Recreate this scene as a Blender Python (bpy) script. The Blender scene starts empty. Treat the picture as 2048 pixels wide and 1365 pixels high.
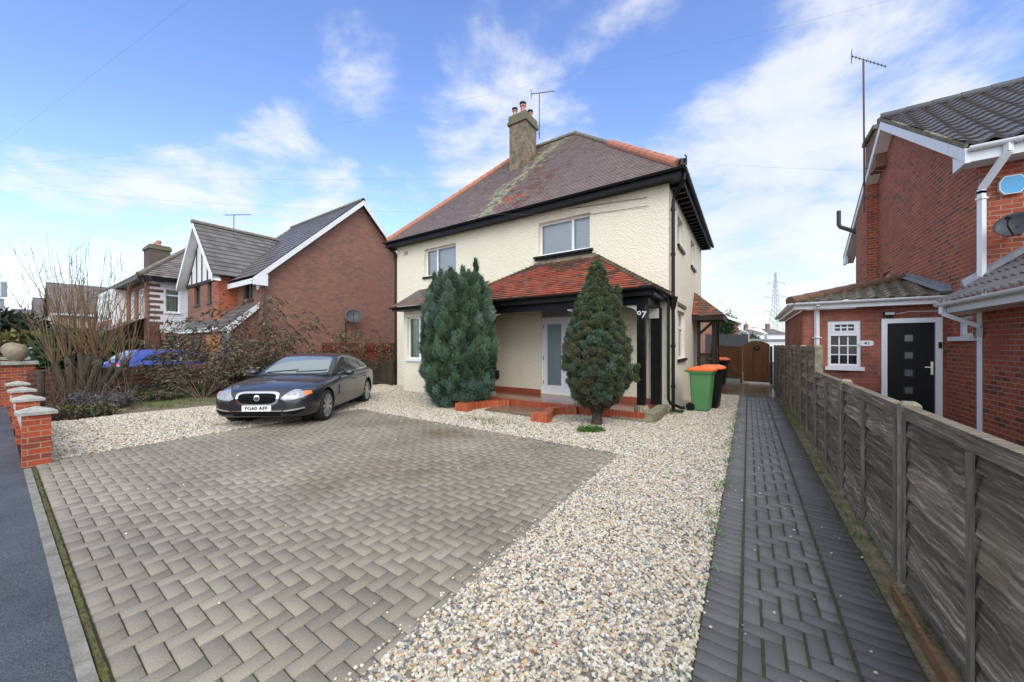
import bpy, bmesh, math, random
import numpy as np
from mathutils import Vector, Matrix, noise
from mathutils.bvhtree import BVHTree
R = math.radians
random.seed(7); RNG = np.random.default_rng(11)
SC = bpy.context.scene
COL = SC.collection

# ---------------------------------------------------------------- camera, sky, sun, exposure
cam = bpy.data.cameras.new('camera'); cam_o = bpy.data.objects.new('camera', cam); COL.objects.link(cam_o)
cam.sensor_width = 36.0; cam.lens = 36.0 * 820 / 2048
cam.shift_y = 7.5 / 2048
cam.clip_start = 0.05; cam.clip_end = 3000
cam_o.location = (0, 0, 1.58); cam_o.rotation_euler = (R(90), 0, 0)
SC.camera = cam_o

SUN_EL, SUN_AZ = 40, 170          # elevation, compass bearing in the scene (0 = +Y, 90 = +X)
world = bpy.data.worlds.new('World'); SC.world = world; world.use_nodes = True
wt = world.node_tree; wt.nodes.clear()
def wn(t, **k):
    n = wt.nodes.new(t)
    for a, b in k.items(): setattr(n, a, b)
    return n
def wmath(op, a, b=None):
    n = wn('ShaderNodeMath', operation=op)
    for i, x in enumerate((a, b)):
        if x is None: continue
        if isinstance(x, (int, float)): n.inputs[i].default_value = x
        else: wt.links.new(x, n.inputs[i])
    return n.outputs[0]
sky = wn('ShaderNodeTexSky', sky_type='NISHITA', sun_disc=False)
sky.sun_elevation = R(SUN_EL); sky.sun_rotation = R(SUN_AZ); sky.air_density = 1.2; sky.dust_density = 0.4; sky.ozone_density = 3.0
hs = wn('ShaderNodeHueSaturation'); hs.inputs['Saturation'].default_value = 1.1; hs.inputs['Hue'].default_value = 0.516; hs.inputs['Value'].default_value = 1.55
wt.links.new(sky.outputs[0], hs.inputs['Color'])
tc = wn('ShaderNodeTexCoord'); sep = wn('ShaderNodeSeparateXYZ'); wt.links.new(tc.outputs['Generated'], sep.inputs[0])
zc = wmath('MAXIMUM', sep.outputs[2], 0.0)
den = wmath('ADD', zc, 0.16)
cmb = wn('ShaderNodeCombineXYZ')
wt.links.new(wmath('DIVIDE', sep.outputs[0], den), cmb.inputs[0]); wt.links.new(wmath('DIVIDE', sep.outputs[1], den), cmb.inputs[1])
def wnoise(scale, detail, rough, off, dist=0.0):
    mp = wn('ShaderNodeMapping'); mp.inputs['Location'].default_value = off
    wt.links.new(cmb.outputs[0], mp.inputs[0])
    n = wn('ShaderNodeTexNoise'); n.inputs['Scale'].default_value = scale; n.inputs['Detail'].default_value = detail
    n.inputs['Roughness'].default_value = rough; n.inputs['Distortion'].default_value = dist
    wt.links.new(mp.outputs[0], n.inputs['Vector']); return n.outputs['Fac']
n1 = wnoise(2.1, 10, 0.60, (5.3, 2.2, 0), 0.25)
n2 = wnoise(0.28, 3, 0.5, (9.3, 1.7, 0))
n3 = wnoise(5.5, 8, 0.62, (1.3, 4.7, 0))
# more cloud near the horizon and to the right of the scene
cov = wmath('ADD', wmath('MULTIPLY', n1, 1.02), wmath('MULTIPLY', n2, 0.20))
cov = wmath('ADD', cov, wmath('MULTIPLY', wmath('SUBTRACT', n3, 0.5), 0.26))
low = wmath('POWER', wmath('SUBTRACT', 1.0, wmath('MINIMUM', wmath('MULTIPLY', zc, 1.75), 1.0)), 2.0)
cov = wmath('ADD', cov, wmath('MULTIPLY', low, 0.25))
cov = wmath('ADD', cov, wmath('MULTIPLY', sep.outputs[0], 0.03))
# banks of cloud and clear gaps, each a direction in the sky, a half width in degrees and a weight
def bank(az, el, half, w):
    d = (math.sin(R(az)) * math.cos(R(el)), math.cos(R(az)) * math.cos(R(el)), math.sin(R(el)))
    dp = wn('ShaderNodeVectorMath', operation='DOT_PRODUCT'); nv = wn('ShaderNodeVectorMath', operation='NORMALIZE')
    wt.links.new(tc.outputs['Generated'], nv.inputs[0]); wt.links.new(nv.outputs[0], dp.inputs[0]); dp.inputs[1].default_value = d
    q = wn('ShaderNodeMapRange', interpolation_type='SMOOTHSTEP'); q.inputs['From Min'].default_value = math.cos(R(half)); q.inputs['From Max'].default_value = 1.0
    q.inputs['To Min'].default_value = 0; q.inputs['To Max'].default_value = w
    wt.links.new(dp.outputs['Value'], q.inputs['Value']); return q.outputs[0]
for args in ((-21.5, 33, 8, .16), (-3, 28, 12, .19), (8, 21, 12, .14), (27, 21, 17, .15), (36, 8, 26, .13), (-29, 19, 11, .12), (-38, 14, 8, .10), (-45, 16, 7, .09),
             (-7, 39, 7, .10), (43, 30, 14, .12), (-43, 33, 15, -.16), (-32, 38, 12, -.14), (17, 31, 8, -.10), (-35, 25, 7, -.08), (25, 37, 9, -.10)):
    cov = wmath('ADD', cov, bank(*args))
# unseen cloud added overhead, above the frame, to whiten the light below
zen = wn('ShaderNodeMapRange', interpolation_type='SMOOTHSTEP'); zen.inputs['From Min'].default_value = 0.645; zen.inputs['From Max'].default_value = 0.80; zen.inputs['To Max'].default_value = 0.5
wt.links.new(zc, zen.inputs['Value']); cov = wmath('ADD', cov, zen.outputs[0])
# unseen overcast added behind the camera for a whiter, softer fill
cov = wmath('ADD', cov, wmath('MULTIPLY', wmath('MAXIMUM', wmath('MULTIPLY', sep.outputs[1], -1.0), 0.0), 0.5))
mr = wn('ShaderNodeMapRange', interpolation_type='SMOOTHSTEP'); mr.inputs['From Min'].default_value = 0.63; mr.inputs['From Max'].default_value = 0.92
wt.links.new(cov, mr.inputs['Value'])
cl = wmath('MULTIPLY', mr.outputs[0], 0.86)
cr = wn('ShaderNodeValToRGB')
cr.color_ramp.elements[0].position = 0.36; cr.color_ramp.elements[0].color = (4.1, 4.6, 5.3, 1)
cr.color_ramp.elements[1].position = 0.62; cr.color_ramp.elements[1].color = (5.5, 5.6, 5.75, 1)
wt.links.new(n1, cr.inputs[0])
mixc = wn('ShaderNodeMix', data_type='RGBA')
# extra brightness added to unseen cloud around the sun, as soft fill light
fill_glow = bank(SUN_AZ, SUN_EL, 80, 1.5); gv = wn('ShaderNodeVectorMath', operation='SCALE'); wt.links.new(cr.outputs[0], gv.inputs[0]); wt.links.new(wmath('ADD', fill_glow, 1.0), gv.inputs['Scale'])
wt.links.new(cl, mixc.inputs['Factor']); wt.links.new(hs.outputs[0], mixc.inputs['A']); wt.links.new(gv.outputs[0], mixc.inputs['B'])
bg = wn('ShaderNodeBackground'); bg.inputs['Strength'].default_value = 0.10
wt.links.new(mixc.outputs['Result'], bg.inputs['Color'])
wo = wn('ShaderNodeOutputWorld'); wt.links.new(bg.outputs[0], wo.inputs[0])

sun = bpy.data.lights.new('sun', 'SUN'); sun.energy = 1.0; sun.angle = R(40); sun.color = (1.0, 0.95, 0.87)
sun_o = bpy.data.objects.new('sun', sun); COL.objects.link(sun_o)
sun_o.rotation_euler = (R(90 - SUN_EL), 0, R(180 - SUN_AZ))
SC.view_settings.view_transform = 'Standard'; SC.view_settings.look = 'None'
SC.view_settings.gamma = 1; SC.view_settings.use_curve_mapping = False
SC.view_settings.exposure = 0.86

# ---------------------------------------------------------------- plot axes: the road meets the side boundaries at about 82 degrees
UX = Vector((1041, -820, 0)).normalized()      # along the road, to the right
VX = Vector((473, 820, 0)).normalized()        # along the side boundary, away from the road
ZX = Vector((0, 0, 1))
def P(u, v, z=0.0): return UX * u + VX * v + ZX * z

# ---------------------------------------------------------------- mesh builder
class MB:
    def __init__(s): s.v = []; s.f = []; s.c = []; s.m = []; s.col = (1, 1, 1); s.mi = 0
    def face(s, pts, col=None):
        i = len(s.v); s.v.extend([tuple(p) for p in pts]); s.f.append(tuple(range(i, i + len(pts))))
        s.c.append(col or s.col); s.m.append(s.mi)
    def hexa(s, a):      # a: 8 points, bottom ring 0-3, top ring 4-7
        i = len(s.v); s.v.extend([tuple(p) for p in a])
        for q in ((3, 2, 1, 0), (4, 5, 6, 7), (0, 1, 5, 4), (1, 2, 6, 5), (2, 3, 7, 6), (3, 0, 4, 7)):
            s.f.append(tuple(i + k for k in q)); s.c.append(s.col); s.m.append(s.mi)
    def box(s, u0, u1, v0, v1, z0, z1):
        s.hexa([P(u0, v0, z0), P(u1, v0, z0), P(u1, v1, z0), P(u0, v1, z0), P(u0, v0, z1), P(u1, v0, z1), P(u1, v1, z1), P(u0, v1, z1)])
    def wbox(s, c, dx, dy, dz, ax=None):   # world box: centre, half axes
        X, Y, Z = ax or (Vector((1, 0, 0)), Vector((0, 1, 0)), ZX)
        c = Vector(c)
        s.hexa([c + X * (dx * a) + Y * (dy * b) + Z * (dz * d) for d in (-1, 1) for a, b in ((-1, -1), (1, -1), (1, 1), (-1, 1))])
    def lbox(s, fr, s0, s1, t0, t1, z0, z1):
        p, d, n = fr      # p origin (world, z=0), d along the wall, n into the wall
        q = lambda a, b, z: p + d * a + n * b + ZX * z
        s.hexa([q(s0, t0, z0), q(s1, t0, z0), q(s1, t1, z0), q(s0, t1, z0), q(s0, t0, z1), q(s1, t0, z1), q(s1, t1, z1), q(s0, t1, z1)])
    def bar(s, a, b, w, h=None):           # square bar between two points
        a, b = Vector(a), Vector(b); h = h or w
        d = (b - a).normalized(); r = d.cross(ZX)
        r = Vector((1, 0, 0)) if r.length < 1e-3 else r.normalized()
        t = r.cross(d)
        s.hexa([a - r * w / 2 - t * h / 2, a + r * w / 2 - t * h / 2, a + r * w / 2 + t * h / 2, a - r * w / 2 + t * h / 2,
                b - r * w / 2 - t * h / 2, b + r * w / 2 - t * h / 2, b + r * w / 2 + t * h / 2, b - r * w / 2 + t * h / 2])
    def tube(s, pts, r, n=8, cap=True):
        pts = [Vector(p) for p in pts]; rs = r if isinstance(r, (list, tuple)) else [r] * len(pts)
        rings = []; pr = None
        for k, p in enumerate(pts):
            d = (pts[min(k + 1, len(pts) - 1)] - pts[max(k - 1, 0)]).normalized()
            if pr is None:
                x = d.cross(ZX); x = Vector((1, 0, 0)) if x.length < 1e-3 else x.normalized()
            else:
                x = pr - d * pr.dot(d); x = x.normalized() if x.length > 1e-4 else Vector((1, 0, 0))
            pr = x; y = d.cross(x)
            i = len(s.v)
            for q in range(n):
                a = 2 * math.pi * q / n
                s.v.append(tuple(p + (x * math.cos(a) + y * math.sin(a)) * rs[k]))
            rings.append(i)
        for k in range(len(rings) - 1):
            for q in range(n):
                q2 = (q + 1) % n
                s.f.append((rings[k] + q, rings[k] + q2, rings[k + 1] + q2, rings[k + 1] + q)); s.c.append(s.col); s.m.append(s.mi)
        if cap:
            for i, fl in ((rings[0], True), (rings[-1], False)):
                f = tuple(range(i, i + n)); s.f.append(f[::-1] if fl else f); s.c.append(s.col); s.m.append(s.mi)
    def lathe(s, c, prof, n=16, ax=None):   # prof: list of (r, h) along axis
        X, Y, Z = ax or (Vector((1, 0, 0)), Vector((0, 1, 0)), ZX); c = Vector(c)
        rings = []
        for r, h in prof:
            rings.append(len(s.v))
            for q in range(n):
                a = 2 * math.pi * q / n
                s.v.append(tuple(c + X * (r * math.cos(a)) + Y * (r * math.sin(a)) + Z * h))
        for k in range(len(rings) - 1):
            for q in range(n):
                q2 = (q + 1) % n
                s.f.append((rings[k] + q, rings[k] + q2, rings[k + 1] + q2, rings[k + 1] + q)); s.c.append(s.col); s.m.append(s.mi)
        for i, fl in ((rings[0], True), (rings[-1], False)):
            f = tuple(range(i, i + n)); s.f.append(f[::-1] if fl else f); s.c.append(s.col); s.m.append(s.mi)
    def wall(s, fr, s0, s1, z0, z1, holes=(), depth=0.12):
        p, d, n = fr
        q = lambda a, b, z: p + d * a + n * b + ZX * z
        xs = sorted({s0, s1, *[h[0] for h in holes], *[h[1] for h in holes]}); zs = sorted({z0, z1, *[h[2] for h in holes], *[h[3] for h in holes]})
        for a, b in zip(xs, xs[1:]):
            for e, f in zip(zs, zs[1:]):
                cx, cz = (a + b) / 2, (e + f) / 2
                if any(h[0] < cx < h[1] and h[2] < cz < h[3] for h in holes): continue
                s.face([q(a, 0, e), q(b, 0, e), q(b, 0, f), q(a, 0, f)])
        for a, b, e, f in holes:
            D = depth
            s.face([q(a, 0, e), q(a, D, e), q(a, D, f), q(a, 0, f)]); s.face([q(b, 0, e), q(b, 0, f), q(b, D, f), q(b, D, e)])
            s.face([q(a, 0, f), q(a, D, f), q(b, D, f), q(b, 0, f)]); s.face([q(a, 0, e), q(b, 0, e), q(b, D, e), q(a, D, e)])
    def poly(s, fr, pts, t=0.0, th=0.0):     # polygon in wall plane; th > 0 gives an extruded slab
        p, d, n = fr
        A = [p + d * a + n * t + ZX * z for a, z in pts]
        s.face(A)
        if th:
            Bq = [x + n * th for x in A]; s.face(Bq[::-1])
            for k in range(len(A)):
                j = (k + 1) % len(A); s.face([A[k], Bq[k], Bq[j], A[j]])
    def build(s, name, mats, parent=None, smooth=False, **kw):
        me = bpy.data.meshes.new(name)
        me.from_pydata(s.v, [], s.f)
        mats = mats if isinstance(mats, (list, tuple)) else [mats]
        for m in mats: me.materials.append(m)
        if len(mats) > 1: me.polygons.foreach_set('material_index', s.m)
        finish_mesh(me, s.c, smooth)
        o = bpy.data.objects.new(name, me); COL.objects.link(o)
        if parent is not None: parent_to(o, parent)
        for k, v in kw.items(): o[k] = v
        return o

def finish_mesh(me, fcols=None, smooth=False):
    nl = len(me.loops)
    if fcols is not None:
        ca = me.color_attributes.new('col', 'FLOAT_COLOR', 'CORNER')
        tot = np.empty(len(me.polygons), dtype=np.int32); me.polygons.foreach_get('loop_total', tot)
        fc = np.ones((len(fcols), 4), dtype=np.float32); fc[:, :3] = np.array(fcols, dtype=np.float32)
        ca.data.foreach_set('color', np.repeat(fc, tot, axis=0).ravel())
    # flat-projected uv in metres: along the wall, up the wall or roof
    me.update()
    uvl = me.uv_layers.new(name='uv')
    nor = np.empty(len(me.polygons) * 3, dtype=np.float32); me.polygons.foreach_get('normal', nor); nor = nor.reshape(-1, 3)
    tot = np.empty(len(me.polygons), dtype=np.int32); me.polygons.foreach_get('loop_total', tot)
    ln = np.repeat(nor, tot, axis=0)
    lv = np.empty(nl, dtype=np.int32); me.loops.foreach_get('vertex_index', lv)
    co = np.empty(len(me.vertices) * 3, dtype=np.float32); me.vertices.foreach_get('co', co); co = co.reshape(-1, 3)[lv]
    h = np.stack([-ln[:, 1], ln[:, 0], np.zeros(nl)], 1); L = np.linalg.norm(h, axis=1)
    flat = L < 0.05
    h[flat] = (UX.x, UX.y, 0); L[flat] = 1; h /= L[:, None]
    t = np.cross(ln, h); t[flat] = (VX.x, VX.y, 0)
    uv = np.stack([(co * h).sum(1), (co * t).sum(1)], 1).astype(np.float32)
    uvl.data.foreach_set('uv', uv.ravel())
    if smooth: me.polygons.foreach_set('use_smooth', [True] * len(me.polygons))
    me.update()

def parent_to(o, p):
    o.parent = p
    M = Matrix.Identity(4); q = p
    chain = []
    while q is not None: chain.append(q); q = q.parent
    for q in reversed(chain): M = M @ q.matrix_parent_inverse @ q.matrix_basis
    o.matrix_parent_inverse = M.inverted()

def thing(name, label, cat, loc=(0, 0, 0), group=None, rz=0):
    o = bpy.data.objects.new(name, None); COL.objects.link(o); o.empty_display_size = 0.2
    o.location = loc; o.rotation_euler = (0, 0, rz); o['label'] = label; o['category'] = cat
    if group: o['group'] = group
    return o
def tag(o, label, cat, group=None):
    o['label'] = label; o['category'] = cat
    if group: o['group'] = group
    return o
def np_mesh(name, verts, faces, mat, parent=None, cols=None, smooth=False, **kw):
    me = bpy.data.meshes.new(name)
    nv, nf, k = len(verts), len(faces), faces.shape[1]
    me.vertices.add(nv); me.vertices.foreach_set('co', np.asarray(verts, dtype=np.float32).ravel())
    me.loops.add(nf * k); me.loops.foreach_set('vertex_index', faces.astype(np.int32).ravel())
    me.polygons.add(nf); me.polygons.foreach_set('loop_start', np.arange(0, nf * k, k, dtype=np.int32))
    try: me.polygons.foreach_set('loop_total', np.full(nf, k, dtype=np.int32))
    except Exception: pass
    me.materials.append(mat); me.update(calc_edges=True)
    if cols is not None:
        ca = me.color_attributes.new('col', 'FLOAT_COLOR', 'CORNER')
        fc = np.ones((nf, 4), dtype=np.float32); fc[:, :3] = cols
        ca.data.foreach_set('color', np.repeat(fc, k, axis=0).ravel())
    if smooth: me.polygons.foreach_set('use_smooth', [True] * nf)
    o = bpy.data.objects.new(name, me); COL.objects.link(o)
    if parent is not None: parent_to(o, parent)
    for a, b in kw.items(): o[a] = b
    return o

# ---------------------------------------------------------------- materials
def new_mat(name):
    m = bpy.data.materials.new(name); m.use_nodes = True
    nt = m.node_tree; b = nt.nodes['Principled BSDF']
    return m, nt, b
def N(nt, t, ins=None, **k):
    n = nt.nodes.new(t)
    for a, b in k.items(): setattr(n, a, b)
    for a, b in (ins or {}).items():
        if hasattr(b, 'is_output') or isinstance(b, bpy.types.NodeSocket): nt.links.new(b, n.inputs[a])
        else: n.inputs[a].default_value = b
    return n
def rgba(c): return (c[0], c[1], c[2], 1)
def mixrgb(nt, f, a, b, mode='MIX'):
    n = nt.nodes.new('ShaderNodeMix'); n.data_type = 'RGBA'; n.blend_type = mode
    for key, x in (('Factor', f), ('A', a), ('B', b)):
        if isinstance(x, bpy.types.NodeSocket): nt.links.new(x, n.inputs[key])
        else: n.inputs[key].default_value = x if key == 'Factor' else rgba(x)
    return n.outputs['Result']
def coords(nt, kind='Object'):
    return nt.nodes.new('ShaderNodeTexCoord').outputs[kind]
def noise_f(nt, vec, scale, detail=4, rough=0.55, lo=0.3, hi=0.7):
    n = N(nt, 'ShaderNodeTexNoise', {'Vector': vec, 'Scale': scale, 'Detail': detail, 'Roughness': rough})
    r = N(nt, 'ShaderNodeMapRange', {'Value': n.outputs['Fac'], 'From Min': lo, 'From Max': hi})
    return r.outputs[0]
def mat(name, c, rough=0.7, c2=None, scale=6.0, fine=0.12, fscale=40, bump=0.0, bscale=60, metal=0.0, spec=0.5, attr=False, coat=0.0, lo=0.35, hi=0.65, rvar=0.0):
    m, nt, b = new_mat(name)
    vec = coords(nt)
    base = c
    if attr:
        a = N(nt, 'ShaderNodeAttribute', attribute_name='col'); base = mixrgb(nt, 1.0, a.outputs['Color'], c, 'MULTIPLY')
    if c2 is not None:
        base = mixrgb(nt, noise_f(nt, vec, scale, 5, 0.6, lo, hi), base, c2)
    if fine > 0:
        f = noise_f(nt, vec, fscale, 4, 0.6)
        rr = N(nt, 'ShaderNodeMapRange', {'Value': f, 'To Min': 1 - fine, 'To Max': 1 + fine})
        cc = N(nt, 'ShaderNodeCombineColor', {0: rr.outputs[0], 1: rr.outputs[0], 2: rr.outputs[0]})
        base = mixrgb(nt, 1.0, base, cc.outputs[0], 'MULTIPLY')
    if isinstance(base, bpy.types.NodeSocket): nt.links.new(base, b.inputs['Base Color'])
    else: b.inputs['Base Color'].default_value = rgba(base)
    b.inputs['Roughness'].default_value = rough; b.inputs['Metallic'].default_value = metal
    b.inputs['Specular IOR Level'].default_value = spec; b.inputs['Coat Weight'].default_value = coat
    if rvar:
        r = N(nt, 'ShaderNodeMapRange', {'Value': noise_f(nt, vec, 1.3, 4, 0.6), 'To Min': max(rough - rvar, .05), 'To Max': rough + rvar})
        nt.links.new(r.outputs[0], b.inputs['Roughness'])
    if bump:
        n = N(nt, 'ShaderNodeTexNoise', {'Vector': vec, 'Scale': bscale, 'Detail': 4})
        bp = N(nt, 'ShaderNodeBump', {'Height': n.outputs['Fac'], 'Strength': bump, 'Distance': 0.02})
        nt.links.new(bp.outputs[0], b.inputs['Normal'])
    return m
def brick_mat(name, c1, c2, mortar, w=0.225, h=0.075, ms=0.011, dark=None, rough=0.85, stain=None, bump=0.5, bias=0.0):
    m, nt, b = new_mat(name)
    uv = coords(nt, 'UV'); ob = coords(nt)
    bt = N(nt, 'ShaderNodeTexBrick', {'Vector': uv, 'Color1': rgba(c1), 'Color2': rgba(c2), 'Mortar': rgba(mortar), 'Scale': 1.0, 'Mortar Size': ms / 2,
                                      'Mortar Smooth': 0.2, 'Bias': bias, 'Brick Width': w, 'Row Height': h}, offset=0.5, offset_frequency=2)
    base = bt.outputs['Color']
    if dark is not None:       # a second, differently keyed brick pattern throws odd dark bricks in
        mp = N(nt, 'ShaderNodeMapping', {'Vector': uv, 'Location': (w * 40, h * 22, 0)})
        b2 = N(nt, 'ShaderNodeTexBrick', {'Vector': mp.outputs[0], 'Color1': (0, 0, 0, 1), 'Color2': (1, 1, 1, 1), 'Mortar': (0, 0, 0, 1), 'Scale': 1.0, 'Mortar Size': ms / 2,
                                          'Brick Width': w, 'Row Height': h, 'Bias': 0}, offset=0.5, offset_frequency=2)
        r = N(nt, 'ShaderNodeMapRange', {'Value': b2.outputs['Color'], 'From Min': 0.62, 'From Max': 0.95})
        base = mixrgb(nt, r.outputs[0], base, dark)
    f = noise_f(nt, ob, 22, 5, 0.65)
    rr = N(nt, 'ShaderNodeMapRange', {'Value': f, 'To Min': 0.82, 'To Max': 1.2})
    cc = N(nt, 'ShaderNodeCombineColor', {0: rr.outputs[0], 1: rr.outputs[0], 2: rr.outputs[0]})
    base = mixrgb(nt, 1.0, base, cc.outputs[0], 'MULTIPLY')
    if stain is not None:
        base = mixrgb(nt, noise_f(nt, ob, 1.1, 5, 0.65, 0.48, 0.75), base, stain)
    nt.links.new(base, b.inputs['Base Color']); b.inputs['Roughness'].default_value = rough; b.inputs['Specular IOR Level'].default_value = 0.3
    hgt = mixrgb(nt, 0.3, bt.outputs['Fac'], N(nt, 'ShaderNodeTexNoise', {'Vector': ob, 'Scale': 90}).outputs['Fac'])
    bp = N(nt, 'ShaderNodeBump', {'Height': hgt, 'Strength': bump, 'Distance': 0.01}, invert=True)
    nt.links.new(bp.outputs[0], b.inputs['Normal'])
    return m
def glass_mat(name, tint=(0.95, 0.97, 0.98)):
    m, nt, b = new_mat(name); nt.nodes.remove(b)
    out = nt.nodes['Material Output']
    tr = N(nt, 'ShaderNodeBsdfTransparent', {'Color': rgba(tint)}); gl = N(nt, 'ShaderNodeBsdfGlossy', {'Color': (1, 1, 1, 1), 'Roughness': 0.015})
    fr = N(nt, 'ShaderNodeFresnel', {'IOR': 1.5})
    mx = N(nt, 'ShaderNodeMixShader', {0: fr.outputs[0], 1: tr.outputs[0], 2: gl.outputs[0]})
    nt.links.new(mx.outputs[0], out.inputs[0]); return m

M = {}
def render_wall(name, c, c2, dirt):
    m, nt, b = new_mat(name); ob = coords(nt)
    base = mixrgb(nt, noise_f(nt, ob, 0.8, 6, 0.6, 0.35, 0.75), c, c2)
    base = mixrgb(nt, noise_f(nt, ob, 3.5, 6, 0.7, 0.62, 0.9), base, dirt)
    nt.links.new(base, b.inputs['Base Color']); b.inputs['Roughness'].default_value = 0.9; b.inputs['Specular IOR Level'].default_value = 0.2
    v1 = N(nt, 'ShaderNodeTexNoise', {'Vector': ob, 'Scale': 17, 'Detail': 5, 'Roughness': 0.6})
    v2 = N(nt, 'ShaderNodeTexVoronoi', {'Vector': ob, 'Scale': 26})
    h = mixrgb(nt, 0.4, v1.outputs['Fac'], v2.outputs['Distance'])
    bp = N(nt, 'ShaderNodeBump', {'Height': h, 'Strength': 0.6, 'Distance': 0.05}); nt.links.new(bp.outputs[0], b.inputs['Normal'])
    return m
M['cream'] = render_wall('cream_roughcast', (0.84, 0.78, 0.615), (0.78, 0.72, 0.56), (0.50, 0.46, 0.35))
M['white_render'] = render_wall('white_render', (0.74, 0.75, 0.77), (0.66, 0.67, 0.69), (0.5, 0.5, 0.5))
M['tan_render'] = render_wall('tan_render', (0.42, 0.33, 0.23), (0.38, 0.30, 0.21), (0.3, 0.24, 0.18))
M['upvc'] = mat('white_plastic', (0.80, 0.81, 0.83), 0.35, fine=0.03)
M['upvc_dirty'] = mat('weathered_white_plastic', (0.78, 0.79, 0.80), 0.45, c2=(0.6, 0.6, 0.58), scale=5, fine=0.05, lo=0.5, hi=0.9)
M['black'] = mat('black_gloss_paint', (0.008, 0.008, 0.009), 0.42, spec=.25, c2=(0.028, 0.028, 0.03), scale=7, fine=0.3, lo=0.55, hi=0.8, bump=0.08, bscale=25)
M['black_plastic'] = mat('black_plastic', (0.009, 0.009, 0.010), 0.42, fine=0.1, spec=.3)
M['grey_dark'] = mat('dark_grey', (0.05, 0.052, 0.056), 0.5, fine=0.15)
M['lead'] = mat('lead_flashing', (0.17, 0.18, 0.2), 0.5, c2=(0.27, 0.28, 0.3), scale=9, fine=0.15, bump=0.2, bscale=20)
M['concrete'] = mat('weathered_concrete', (0.34, 0.285, 0.195), 0.85, c2=(0.17, 0.155, 0.105), scale=9, fine=0.25, fscale=70, bump=0.3, bscale=80)
M['concrete_pale'] = mat('pale_concrete', (0.42, 0.41, 0.37), 0.85, c2=(0.27, 0.26, 0.22), scale=8, fine=0.2, fscale=60, bump=0.3)
M['chimney'] = mat('lichened_roughcast', (0.27, 0.205, 0.14), 0.95, c2=(0.11, 0.095, 0.065), scale=4, fine=0.45, fscale=26, bump=0.7, bscale=30)
M['chimney_cap'] = mat('mossy_chimney_cap', (0.18, 0.16, 0.115), 0.95, c2=(0.12, 0.125, 0.06), scale=5, fine=0.3, fscale=30, bump=0.5, bscale=30)
M['ball_stone'] = mat('sandstone_ball', (.27, .21, .15), .9, c2=(.17, .145, .10), scale=5, fine=.3, bump=.3)
M['pot'] = mat('terracotta', (0.42, 0.13, 0.09), 0.8, c2=(0.5, 0.28, 0.22), scale=7, fine=0.15)
M['tile'] = mat('clay_tile', (1, 1, 1), 0.42, fine=0.3, fscale=30, attr=True, bump=0.15, bscale=60, rvar=0.12)
M['ridge_red'] = mat('red_ridge_tile', (0.47, 0.17, 0.095), 0.7, c2=(0.33, 0.14, 0.09), scale=6, fine=0.15)
M['ridge_dark'] = mat('dark_ridge_tile', (0.15, 0.12, 0.10), 0.7, c2=(0.2, 0.19, 0.12), scale=4, fine=0.25)
M['verge'] = mat('mossy_verge_mortar', (0.26, 0.22, 0.16), 0.95, c2=(0.13, 0.12, 0.06), scale=9, fine=0.35, bump=0.5)
M['brick41'] = brick_mat('red_brick', (0.44, 0.10, 0.05), (0.33, 0.075, 0.043), (0.38, 0.30, 0.22), dark=(0.17, 0.06, 0.045), stain=(0.32, 0.09, 0.055), ms=0.014)
M['brick_old'] = brick_mat('porch_red_brick', (0.33, 0.10, 0.065), (0.24, 0.065, 0.045), (0.27, 0.17, 0.13), dark=(0.16, 0.06, 0.05), stain=(0.40, 0.17, 0.12), ms=0.008)
M['brick_brown'] = brick_mat('brown_brick', (0.30, 0.135, 0.09), (0.215, 0.10, 0.072), (0.25, 0.19, 0.15), dark=(0.17, 0.095, 0.075), stain=(0.27, 0.125, 0.09), ms=0.010)
M['brick_orange'] = brick_mat('orange_brick', (0.46, 0.115, 0.05), (0.38, 0.085, 0.042), (0.3, 0.2, 0.13), dark=(0.25, 0.06, 0.04), ms=0.012)
M['brick_pier'] = brick_mat('smooth_red_brick', (0.46, 0.085, 0.035), (0.36, 0.065, 0.03), (0.33, 0.24, 0.15), dark=(0.22, 0.05, 0.035), ms=0.014, rough=0.6)
M['brick_edge'] = brick_mat('brick_on_edge', (0.43, 0.10, 0.04), (0.33, 0.07, 0.035), (0.10, 0.05, 0.035), w=0.075, h=0.3, ms=0.012, rough=0.3)
M['brick_edge'].node_tree.nodes['Brick Texture'].offset = 0.0
M['red_paint'] = mat('red_floor_paint', (0.21, 0.06, 0.038), 0.14, c2=(0.25, 0.09, 0.055), scale=2.5, fine=0.12, rvar=0.07)
M['red_tile'] = mat('red_quarry_tile', (0.36, 0.085, 0.048), 0.3, c2=(0.26, 0.07, 0.045), scale=3, fine=0.12)
M['glass'] = glass_mat('window_glass')
M['glass_dark'] = glass_mat('dark_glass', (0.35, 0.38, 0.4))
M['room'] = mat('dim_room', (0.13, 0.13, 0.13), 0.9, fine=0.2, fscale=3)
M['blind'] = mat('grey_blind_fabric', (0.80, 0.83, 0.86), 0.9, fine=0.06)
M['curtain'] = mat('pale_curtain', (0.55, 0.6, 0.52), 0.9, fine=0.08)
M['net'] = mat('frosted_pane_film', (0.36, 0.40, 0.40), 0.6, fine=0.04)
M['wood_grey'] = None
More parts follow.
